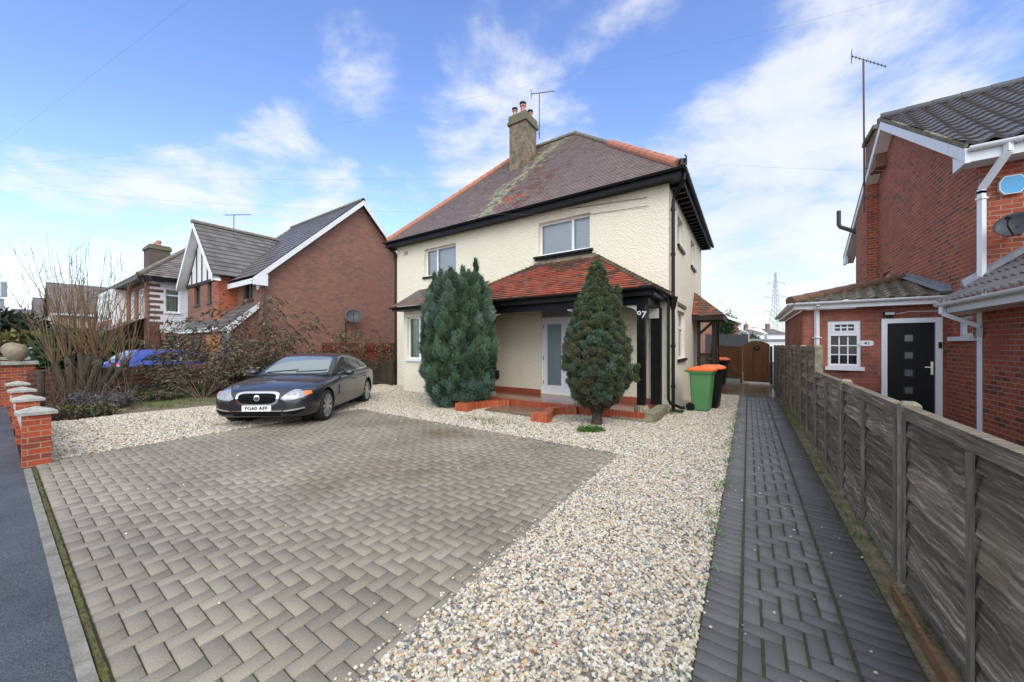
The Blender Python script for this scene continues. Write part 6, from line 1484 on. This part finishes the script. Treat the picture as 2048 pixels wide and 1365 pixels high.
def conifer_tufted():
    base = P(-2.63, 7.50)
    t = thing('conifer', 'narrow pointed conifer with cloud like tufts in front of the french doors', 'conifer', base)
    b = MB(); b.tube([base - ZX * .03, base + ZX * .18, base + ZX * .42, base + ZX * 1.4], [.12, .095, .08, .03], 9)
    for k in range(12):
        a = k * .55; b.tube([base + ZX * .12, base + Vector((math.cos(a) * .13, math.sin(a) * .13, .32)), base + Vector((math.cos(a) * .36, math.sin(a) * .36, .70))], [.034, .026, .01], 6)
    b.build('trunk', M['bark'], t)
    prof = lambda z: float(np.interp(z, [.3, .5, .7, 1.09, 1.29, 1.58, 1.88, 2.18, 2.48, 2.77, 3.07, 3.2], [.20, .36, .51, .62, .63, .585, .51, .445, .34, .20, .12, .05]))
    rng = np.random.default_rng(9); puffs = []
    def colour(p):
        n1_ = nz(p, 1.3, 2.0) + rng.uniform(-.35, .35); c = np.array([.085, .112, .052]) if n1_ > .1 else (np.array([.088, .126, .085]) if n1_ > -.25 else np.array([.098, .104, .055]))
        if p[2] > 2.2: c = c * .5 + np.array([.08, .105, .038]) * .5
        if p[2] < .55: c = np.array([.085, .072, .05])
        return c * rng.uniform(.75, 1.3)
    for p, q in spaced(rng, 7000, .40, 3.18, prof, .82, 1.03, lambda z, g: g.uniform(.055, .095) * (.75 if z > 2.3 else 1), .74, .14, 1.0): puffs.append((p, q, 1.0, colour(p)))
    for k in range(20): f = k / 20; p = np.array([.39 + rng.uniform(-.06, .06) * (1 - f * .6), -.05 + rng.uniform(-.05, .05), 2.05 + .72 * f]); puffs.append((p, .075 * (1 - f * .45), 1.1, colour(p)))
    for k in range(10): p = np.array([.64 + rng.uniform(-.04, .10), -.1 + rng.uniform(-.1, .1), 1.02 + rng.uniform(-.12, .16)]); puffs.append((p, .06, 1.0, np.array([.08, .115, .04])))
    puffs.append((np.array([.02, 0, 3.2]), .05, 1.5, np.array([.08, .105, .038])))
    tuft_tree(t, base, puffs, 7, .036, .0085, .6, .45, 8, 100, 0.0, mass=.74, jit=.009, rs=.9)
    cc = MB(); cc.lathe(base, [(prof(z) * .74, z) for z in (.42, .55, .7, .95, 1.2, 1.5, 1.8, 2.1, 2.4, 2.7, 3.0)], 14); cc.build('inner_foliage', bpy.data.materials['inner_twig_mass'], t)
conifer_tufted()
def whip_path(rng, p, d, L, n=7, droop=0.0, wig=.05):
    pts = [Vector(p)]; d = Vector(d).normalized()
    for k in range(n):
        d = (d + Vector((rng.normal(0, wig), rng.normal(0, wig), rng.normal(0, wig) - droop))).normalized(); pts.append(pts[-1] + d * (L / n))
    return pts
# pollarded willow on the left
def willow():
    base = g_(150, 812)
    t = thing('pollard_willow', 'bare pollarded willow with orange brown whips on the left', 'tree', base); rng = np.random.default_rng(21)
    heads = []
    for (dx, dy, h, r) in ((-.12, 0, 1.2, .085), (.05, .12, 1.28, .08), (.25, .1, 1.22, .085), (-.3, -.1, 1.02, .06), (.55, -.05, 1.15, .075), (-.5, .1, 1.05, .06), (.72, .1, 1.0, .05), (.95, .15, 1.1, .065)):
        b = MB(); p = base + Vector((dx * .45, dy, 0)); q = base + Vector((dx * 1.25, dy, h)); m = (p + q) / 2 + Vector((rng.normal(0, .05), 0, 0))
        b.tube([p, m, q, q + ZX * .10], [r * 1.25, r, r * 1.2, r * .8], 9); b.build('trunk', M['bark'], t); heads.append((q, r))
    tw = MB(); kn = MB()
    for q, r in heads:
        [kn.lathe(q + Vector((rng.normal(0, r * .6), rng.normal(0, r * .6), rng.normal(0, r * .9))), [(.01, -.05), (r * .45, -.03), (r * .55, .01), (r * .35, .05), (.01, .07)], 6) for _ in range(9)]
    kn.build('pollard_knuckles', M['bark'], t)
    k = 0
    for q, r in heads:
        nw = 21 if r > .07 else 13
        for i in range(nw):
            a = rng.uniform(0, 6.283); out = rng.uniform(.03, .5) if i % 3 else rng.uniform(.3, 1.1); L = rng.uniform(1.5, 3.3) * (1 if r > .07 else .8)
            if q.x < base.x + .1: a = rng.normal(math.pi, 1.2)
            d = Vector((math.cos(a) * out, math.sin(a) * out, 1)); p = q + Vector((math.cos(a) * r, math.sin(a) * r, .08)); pts = whip_path(rng, p, d, L, 8, -.11 * out, .04)
            r0 = rng.uniform(.007, .016); w = MB(); w.tube(pts, [r0 * (1 - .85 * j / 8) for j in range(9)], 5)
            for s_ in range(rng.integers(0, 4)):
                j = rng.integers(3, 8); w.tube(whip_path(rng, pts[j], (pts[j] - pts[j - 1]).normalized() + Vector((rng.normal(0, .5), rng.normal(0, .5), .3)), rng.uniform(.15, .5), 3, 0, .08), [.006, .005, .004, .002], 4)
            w.build('whip', M['whip'] if rng.random() < .7 else M['twig'], t); k += 1
    _twigs(t, base)
def _twigs(t, base):
    rng = np.random.default_rng(22); w = MB()
    for i in range(130):
        a = rng.uniform(0, 6.283); p = base + Vector((rng.normal(.2, .55), rng.normal(0, .25), 0)); w.tube(whip_path(rng, p, Vector((rng.normal(0, .35), rng.normal(0, .3), 1)), rng.uniform(.6, 1.5), 6, .0, .12), [.009, .008, .007, .006, .005, .004, .002], 4)
    w.build('base_twigs', M['twig'], t)
def g_(px, py, z=0.0):
    Y = 820 * (1.58 - z) / (py - 690); return Vector(((px - 1024) / 820 * Y, Y, z))
willow()
# buddleia with dead flower heads
def buddleia(label, base, h, w, n, seed, hang=1.0):
    t = thing('buddleia', label, 'shrub', base); rng = np.random.default_rng(seed); st = MB(); cen, dr, col = [], [], []; hc, hd, hcol = [], [], []
    for k in range(n):
        a = rng.uniform(0, 6.283); out = rng.uniform(.2, 1.0); L = h * rng.uniform(.75, 1.15)
        p = base + Vector((math.cos(a) * .25 * w * .3, math.sin(a) * .25 * w * .3, 0)); d = Vector((math.cos(a) * out * w / h * 1.25, math.sin(a) * out * w / h * .8, 1)); pts = whip_path(rng, p, d, L, 8, .03, .05)
        st.tube(pts, [.018, .016, .014, .012, .01, .008, .006, .005, .003], 5)
        for j in range(3, 9):
            for s in range(2):
                dd = (pts[j] - pts[j - 1]).normalized() + Vector((rng.normal(0, .6), rng.normal(0, .6), rng.uniform(-.3, .4))); tp = whip_path(rng, pts[j], dd, rng.uniform(.2, .5), 4, .14, .1); st.tube(tp, [.006, .005, .004, .003, .002], 4)
                for q in tp[1:]:
                    for e in range(3):
                        cen.append(q); dr.append(Vector((rng.normal(0, 1), rng.normal(0, 1), rng.normal(-.5, .5))).normalized()); c = np.array([.14, .145, .085]) if rng.random() < .6 else np.array([.12, .075, .05]); col.append(c * rng.uniform(.6, 1.4))
                if rng.random() < .8:
                    q = tp[-1]; dn = (tp[-1] - tp[-2]).normalized() * .6 + Vector((0, 0, -.7)) * hang
                    for e in range(15): hc.append(q + dn * .018 * e); hd.append(Vector((rng.normal(0, 1), rng.normal(0, 1), rng.normal(-.3, 1))).normalized()); hcol.append(np.array([.060, .024, .020]) * rng.uniform(.6, 1.5))
    st.build('stems', M['twig'], t)
    A = np.array
    leaf_cloud('leaves', A(cen), A(dr), 1, .12, .034, .3, A(col), t, seed=seed, shape='quad'); leaf_cloud('seed_heads', A(hc), A(hd), 6, .034, .018, .6, A(hcol), t, seed=seed + 1, shape='quad')
buddleia('arching buddleia with dead brown flower heads behind the parked grey car', Vector((-9.55, 14.6, 0)), 2.95, 2.9, 46, 31)
buddleia('low sprawling buddleia beside the bonnet of the grey car', Vector((-9.3, 12.3, 0)), 1.5, 1.8, 22, 33)
buddleia('small sparse buddleia against the red brown board fence', Vector((-5.9, 17.0, 0)), 2.0, 1.7, 18, 35)
# low ground cover in the bed
def scrub(name, label, cat, c, rx, ry, h, n, cols, seed, ln=.09, wd=.02, group=None):
    t = thing(name, label, cat, c, group); rng = np.random.default_rng(seed); st = MB(); cen, dr, col = [], [], []
    for k in range(n):
        a = rng.uniform(0, 6.283); r = math.sqrt(rng.random()); p = c + Vector((math.cos(a) * r * rx * .75, math.sin(a) * r * ry * .75, 0)); d = Vector((math.cos(a) * .5, math.sin(a) * .5, 1)); L = h * rng.uniform(.5, 1.1) * (1.1 - .4 * r)
        pts = whip_path(rng, p, d, L, 4, .08, .18); st.tube(pts, [.006, .005, .004, .003, .002], 4)
        for q in pts[1:]:
            for e in range(5): cen.append(q + Vector((rng.normal(0, .03), rng.normal(0, .03), 0))); dr.append(Vector((rng.normal(0, 1), rng.normal(0, 1), rng.uniform(0, 1.2))).normalized()); col.append(np.array(cols[rng.integers(len(cols))]) * rng.uniform(.6, 1.35))
    st.build('stems', M['twig'], t); A = np.array; leaf_cloud('leaves', A(cen), A(dr), 4, ln, wd, .6, A(col), t, seed=seed, jit=.03, shape='quad')
GR, LV, BR, YG = (.08, .13, .03), (.13, .12, .12), (.12, .075, .045), (.13, .17, .04)
scrub('lavender_bush', 'low grey lavender clump in front of willow trunk', 'shrub', g_(205, 815), .75, .5, .42, 90, [LV, LV, (.10, .09, .08)], 41)
scrub('leafy_shrub', 'low green and brown leafy clump beside the gravel edge', 'shrub', g_(180, 832), .6, .35, .25, 60, [GR, BR, (.07, .09, .035), BR], 42, .07, .035)
scrub('lavender_bush', 'grey brown low shrub midway between willow and grey car', 'shrub', g_(290, 800), 1.1, .6, .45, 110, [LV, BR, GR], 43)
scrub('dry_shrub', 'dry brown twiggy shrub next to the grey car', 'shrub', g_(395, 788), 1.3, .8, .8, 150, [BR, BR, (.10, .09, .05), GR], 44, .07, .016)
scrub('dry_shrub', 'dry reddish shrub along the low brown board fence', 'shrub', g_(320, 775), 1.4, .6, .6, 90, [BR, (.14, .09, .05), GR], 45, .07, .016)
scrub('evergreen_shrub', 'dark evergreen bush close behind the grey car', 'shrub', Vector((-8.3, 13.6, 0)), .6, .6, 1.25, 120, [(.03, .05, .022), (.045, .07, .03)], 46, .08, .04)
scrub('leaf_litter', 'heap of dead brown leaves at the foot of the willow', 'leaf litter', g_(115, 838), .9, .4, .10, 70, [(.06, .04, .03), (.10, .06, .04), (.05, .045, .04)], 47, .07, .04)
scrub('weed_clump', 'small bright green weed clump in gravel below the tufted conifer', 'weeds', g_(1184, 863), .27, .12, .04, 45, [(.05, .125, .018), (.07, .15, .025)], 48, .04, .014)
# thin grass tufts in the bed and along the edges
rng = np.random.default_rng(77); cen, dr, col = [], [], []
def tufts(n, fn, c):
    for k in range(n): cen.append(fn()); dr.append((rng.normal(0, .3), rng.normal(0, .3), 1)); col.append(np.array(c) * rng.uniform(.6, 1.4))
tufts(500, lambda: P(rng.uniform(-15.6, -12.6), rng.uniform(2.5, 6.5), 0), (.085, .15, .03)); tufts(260, lambda: P(rng.uniform(-15.7, -12.8), rng.uniform(.6, 2.6), 0), (.07, .10, .03))
tufts(60, lambda: P(rng.uniform(.74, .86), rng.uniform(1.0, 13), 0), (.08, .12, .02)); tufts(50, lambda: P(-.25 + rng.normal(0, .02), rng.uniform(1, 12), 0), (.07, .17, .02)); tufts(40, lambda: P(rng.uniform(-1.7, -1.3), rng.uniform(9.6, 10.4), 0), (.08, .15, .03))
tufts(60, lambda: P(rng.normal(-4.6, .5), rng.normal(6.35, .18), 0), (.10, .14, .04)); tufts(60, lambda: P(rng.uniform(-1.58, -1.3), rng.uniform(1.1, 2.2), 0), (.09, .2, .02)) if False else None
A = np.array; d_ = A(dr); d_ /= np.linalg.norm(d_, axis=1, keepdims=True)
o = leaf_cloud('grass_tufts', A([tuple(c) for c in cen]), d_, 9, .07, .009, .35, A(col), None, seed=5, jit=.03); o['kind'] = 'stuff'
# fallen leaves on gravel and paving
cen, dr, col = [], [], []
for k in range(55): cen.append(tuple(P(rng.uniform(-1.6, -.3), rng.uniform(.8, 7), .014))); dr.append((rng.normal(), rng.normal(), .15)); col.append((.16, .05, .03))
for k in range(70): cen.append(tuple(P(rng.uniform(-12, -8.6), rng.uniform(.6, 5), .014))); dr.append((rng.normal(), rng.normal(), .15)); col.append((.12, .06, .035))
d_ = A(dr); d_ /= np.linalg.norm(d_, axis=1, keepdims=True); o = leaf_cloud('fallen_leaves', A(cen), d_, 1, .035, .02, .1, A(col), None, seed=6, shape='quad'); o['kind'] = 'stuff'
# climbing plant stems on the white house corner
b = MB(); rr = np.random.default_rng(4)
for k in range(14): b.tube(whip_path(rr, P(-26.3 + rr.uniform(-.5, .6), 4.8, .2), Vector((rr.normal(0, .15), 0, 1)), rr.uniform(2.5, 4.2), 8, 0, .07), [.022, .02, .018, .016, .014, .012, .01, .008, .005], 4)
tag(b.build('climbing_plant', M['twig']), 'bare climbing plant stems on the white house brick quoins', 'climber')

# ================================================================ far things
def far_hedge(name, label, c, rx, ry, h, col, seed):
    t = thing(name, label, 'tree' if h > 3 else 'hedge', c); rg = np.random.default_rng(seed)
    b = MB(); b.tube([c, c + ZX * h * .5], [.3, .15], 7); b.build('trunk', M['bark'], t); n = 900; p = rg.normal(0, 1, (n, 3)); p /= np.linalg.norm(p, axis=1, keepdims=True); p *= rg.uniform(.55, 1.05, (n, 1)); p = p * A([rx, ry, h * .52]) + A([c.x, c.y, h * .5]); p[:, 2] = np.abs(p[:, 2])
    d = p - A([c.x, c.y, h * .4]); d /= np.linalg.norm(d, axis=1, keepdims=True); leaf_cloud('crown', p, d, 10, .5, .25, .6, np.tile(A(col), (n, 1)) * rg.uniform(.6, 1.3, (n, 1)), t, seed=seed, jit=.25, shape='quad')
far_hedge('evergreen_tree', 'dark evergreen tree at the very left edge behind stone balls', Vector((-46, 36, 0)), 4.0, 4, 4.2, (.03, .045, .025), 61)
far_hedge('evergreen_tree', 'dark evergreen bush between the hedge and the farthest houses', Vector((-52, 44, 0)), 4.0, 4, 3.2, (.035, .05, .03), 62)
far_hedge('hedge', 'yellowish bush behind the silver car on the left', Vector((-38, 32, 0)), 1.6, 1.5, 2.0, (.13, .11, .03), 63)
far_hedge('hedge', 'dark green hedge around the neighbour front garden behind willow', Vector((-19.5, 18.8, 0)), 1.4, 1.2, 1.6, (.03, .06, .02), 64)
sb = thing('street_sign', 'grey street sign box just entering the left edge of the photo', 'sign', Vector((-10.15, 8.15, 0)))
b = MB(); b.tube([(-10.22, 8.15, 0), (-10.22, 8.15, 3.1)], .03, 8); b.build('post', M['metal_grey'], sb)
b = MB(); b.wbox((-10.18, 8.15, 2.68), .09, .05, .15); b.wbox((-10.2, 8.15, 2.40), .06, .04, .10); b.build('sign_box', mat('pale_grey_box', (.42, .46, .48), .5), sb)
# behind the gate
IV = thing('ivy_covered_building', 'brick building with ivy patch and sloping white verge beyond the canopy', 'house', Vector((19, 38, 0)))
b = MB(); Yb = 38; zz = lambda py: 1.58 - (py - 690) * Yb / 820; xx = lambda px: (px - 1024) / 820 * Yb
def xwall(b, pts, y, th=.3): b.hexa([Vector((x, y, z)) for x, z in pts] + [Vector((x, y + th, z)) for x, z in pts])
b.face([(xx(1385), Yb, 0), (xx(1476), Yb, 0), (xx(1476), Yb, zz(648)), (xx(1410), Yb, zz(622)), (xx(1385), Yb, zz(630))]); b.face([(xx(1476), Yb, 0), (xx(1476) + 4, Yb + 8, 0), (xx(1476) + 4, Yb + 8, zz(648)), (xx(1476), Yb, zz(648))]); b.build('wall', M['brick_brown'], IV)
b = MB(); b.hexa([Vector((xx(1405), Yb - .3, zz(622))), Vector((xx(1481), Yb - .3, zz(648))), Vector((xx(1481) + 4, Yb + 8, zz(648))), Vector((xx(1405) + 4, Yb + 8, zz(622))), Vector((xx(1405), Yb - .3, zz(618.5))), Vector((xx(1481), Yb - .3, zz(643))), Vector((xx(1481) + 4, Yb + 8, zz(643))), Vector((xx(1405) + 4, Yb + 8, zz(618.5)))]); b.build('roof', M['upvc_dirty'], IV)
rg = np.random.default_rng(3); p = A([(xx(1448) + rg.normal(0, .5), Yb - .08, max(.2, zz(655) + rg.normal(0, .75) - .3)) for k in range(1100)]); leaf_cloud('ivy', p, np.tile(A([(0, -1, .2)]), (len(p), 1)), 2, .16, .13, .5, np.tile(A([(.055, .10, .045)]), (len(p), 1)) * rg.uniform(.6, 1.4, (len(p), 1)), IV, seed=3, shape='quad')
BF = thing('dark_fence', 'dark charcoal fence beyond the lattice screen panel', 'fence', Vector((13.3, 25, 0)))
for k in range(4):
    b = MB(); xa = 11.8 + k * .66; b.wbox((xa + .32, 25, 1.1), .318, .02, 1.12); b.build('fence_panel', mat('charcoal_stain', (.028, .028, .034), .7, fine=.3), BF)
b = MB(); b.wbox((14.42, 25, 1.12), .04, .04, 1.13); b.build('post', M['concrete_pale'], BF)
SH = thing('flat_roof_shed', 'low pale flat roofed building behind the arched gate', 'shed', Vector((20, 36, 0)))
b = MB(); b.wbox((22.2, 38.0, 1.0), 3.6, 2.0, .95); b.build('wall', M['white_render'], SH); b = MB(); b.wbox((22.2, 38.0, 2.02), 3.8, 2.2, .07); b.build('roof', M['lead'], SH)
def back_house(label, px0, px1, Y, pe, pr_, chim):
    t = thing('bungalow', label, 'house', Vector(((px0 + px1) / 2 - 1024, 0, 0)) * (Y / 820) + Vector((0, Y, 0))); X = lambda px: (px - 1024) / 820 * Y; Z = lambda py: 1.58 - (py - 690) * Y / 820
    b = MB(); b.hexa([(X(px0), Y, 0), (X(px1), Y, 0), (X(px1), Y + 7, 0), (X(px0), Y + 7, 0), (X(px0), Y, Z(pe)), (X(px1), Y, Z(pe)), (X(px1), Y + 7, Z(pe)), (X(px0), Y + 7, Z(pe))]); b.build('wall', M['white_render'], t)
    b = MB(); pl = lambda p: tuple(Vector((.15, .145, .14)) * random.uniform(.8, 1.2)); roof_slope(b, (X(px0), Y - .4, Z(pe)), (X(px1), Y - .4, Z(pe)), (X(px1) - .8, Y + 3.5, Z(pr_) * 1.02), (X(px0) + .8, Y + 3.5, Z(pr_) * 1.02), gauge=.6, tile=.8, pal=pl); b.build('roof', bpy.data.materials.get('matte_roof') or mat('matte_roof', (1, 1, 1), .95, spec=.1, attr=True, fine=.1), t)
    if chim: b = MB(); b.wbox((X(chim), Y + 3.5, Z(pr_) + .5), .35, .3, .7); b.build('chimney', M['brick_brown'], t)
back_house('distant grey roofed bungalow left of the street lamp', 1476, 1494, 75, 667, 654, None)
back_house('distant grey roofed bungalow with chimney directly behind the arched gate', 1497, 1529, 85, 668, 659, 1511)
back_house('distant grey roofed bungalow rightmost behind the fence line', 1534, 1575, 85, 668, 658, 1556)
far_hedge('hedge', 'low distant bush in front of the grey roofed bungalows', Vector((35.5, 62, 0)), 2.0, 1, 2.6, (.06, .065, .04), 66)
LP = thing('street_lamp', 'thin street lamp standing before the distant bungalows', 'street lamp', Vector((28.0, 49, 0)))
b = MB(); b.tube([(28.0, 49, 0), (28.0, 49, 3.5)], .06, 6); b.tube([(28.0, 49, 3.45), (28.3, 49, 3.6), (28.75, 49, 3.62)], .04, 6); b.build('column', M['metal_grey'], LP); b = MB(); b.wbox((28.95, 49, 3.62), .25, .1, .05); b.build('lamp_head', M['metal_grey'], LP)
def bare_tree(label, c, h, seed, n=26):
    t = thing('bare_tree', label, 'tree', c); rg = np.random.default_rng(seed); b = MB(); b.tube([c, c + ZX * h * .35, c + ZX * h * .6], [.16, .12, .08], 6); b.build('trunk', M['bark'], t); b = MB()
    for k in range(n):
        p = c + ZX * h * rg.uniform(.35, .6); pts = whip_path(rg, p, Vector((rg.normal(0, .7), rg.normal(0, .7), 1)), h * rg.uniform(.3, .5), 6, 0, .12); b.tube(pts, [.05, .045, .035, .03, .02, .015, .01], 4)
        for q in range(5): j = rg.integers(2, 6); b.tube(whip_path(rg, pts[j], Vector((rg.normal(0, .8), rg.normal(0, .8), .7)), h * rg.uniform(.08, .2), 3, 0, .15), [.022, .018, .014, .009], 3)
    b.build('crown', M['twig'], t)
bare_tree('bare winter tree beyond the ivy covered building', Vector((29.5, 56, 0)), 6.8, 71); bare_tree('bare tree top showing above the entrance extension roof', Vector((43, 56, 0)), 7.6, 72); bare_tree('bare tree far behind the bare willow beside the pale house', Vector((-62, 56, 0)), 5.0, 73)
# pylon
PY = thing('electricity_pylon', 'lattice electricity pylon on the horizon right of cream house', 'pylon', Vector((162, 252, 0)))
b = MB(); c = Vector((162, 252, 0)); W = lambda z: float(np.interp(z, [0, 14, 24, 46], [4.6, 2.6, 1.5, .25]))
lv = [0, 5, 10, 14, 17.5, 21, 24, 27, 30, 33, 36, 39, 42, 46]
for s in (-1, 1):
    for e in (-1, 1):
        for z0, z1 in zip(lv, lv[1:]): b.bar(c + Vector((s * W(z0), e * W(z0), z0)), c + Vector((s * W(z1), e * W(z1), z1)), .22)
for z0, z1 in zip(lv, lv[1:]):
    for e in (-1, 1):
        b.bar(c + Vector((-W(z0), e * W(z0), z0)), c + Vector((W(z1), e * W(z1), z1)), .13); b.bar(c + Vector((W(z0), e * W(z0), z0)), c + Vector((-W(z1), e * W(z1), z1)), .13)
        b.bar(c + Vector((e * W(z0), -W(z0), z0)), c + Vector((e * W(z1), W(z1), z1)), .13)
M['pylon'] = mat('galvanised_pylon', (.42, .44, .46), .7)
b.build('tower', M['pylon'], PY)
for z, L in ((22.5, 7.0), (31, 6.4), (39.5, 5.8)):
    b = MB()
    for s in (-1, 1):
        for e in (-1, 1): b.bar(c + Vector((s * W(z), e * W(z), z - .8)), c + Vector((s * L, 0, z)), .14); b.bar(c + Vector((s * W(z), e * W(z), z + .9)), c + Vector((s * L, 0, z)), .14)
        b.bar(c + Vector((s * L, 0, z)), c + Vector((s * L, 0, z - 1.9)), .2)
    b.build('cross_arm', M['pylon'], PY)
# overhead wires
def cable(label, a, c, sag, r=.010):
    a, c = Vector(a), Vector(c); b = MB(); b.tube([a.lerp(c, k / 24) - ZX * sag * 4 * (k / 24) * (1 - k / 24) for k in range(25)], r, 4); tag(b.build('overhead_cable', M['metal_grey']), label, 'cable')
pt = lambda px, py, Y: ((px - 1024) / 820 * Y, Y, 1.58 - (py - 690) * Y / 820)
cable('thin overhead cable rising steeply across the sky at far left', pt(-60, 330, 14), pt(420, -30, 6), .05, 0.0013)
cable('long thin overhead cable crossing the sky above the chimney', pt(-50, 330, 20), pt(1900, -30, 9), .9, 0.0018)
cable('faint telephone wire running from the left to the cream house eaves', pt(-40, 340, 20), pt(1300, 347, 11), .3, 0.0018)
cable('lower faint telephone wire running from the left to the cream house front', pt(-40, 362, 20), P(-3.9, 9.86, 5.04), .35, 0.0018)
cable('faint wire from the right hand gable back over the alley', pt(1370, 322, 24), P(3.15, 13.2, 5.6), .1, 0.0024)
# things that repeat share a group
GROUPS = {'wheelie_bin': 'wheelie bins', 'conifer': 'conifers in front of the porch', 'bungalow': 'distant bungalows behind the gate', 'satellite_dish': 'satellite dishes on brick walls', 'tv_aerial': 'television aerials',
          'overhead_cable': 'overhead cables', 'gate_pier': 'piers with stone balls', 'parked_car': 'parked cars', 'buddleia': 'buddleias along the left boundary', 'lavender_bush': 'lavender bushes in the bed',
          'dry_shrub': 'dry shrubs in the bed', 'bare_tree': 'bare trees in the distance', 'evergreen_tree': 'evergreen trees on the far left', 'hedge': 'hedges and bushes in the distance'}
for o in list(SC.objects):
    if o.parent is None and 'category' in o.keys():
        k = o.name.split('.')[0]
        if k in GROUPS: o['group'] = GROUPS[k]
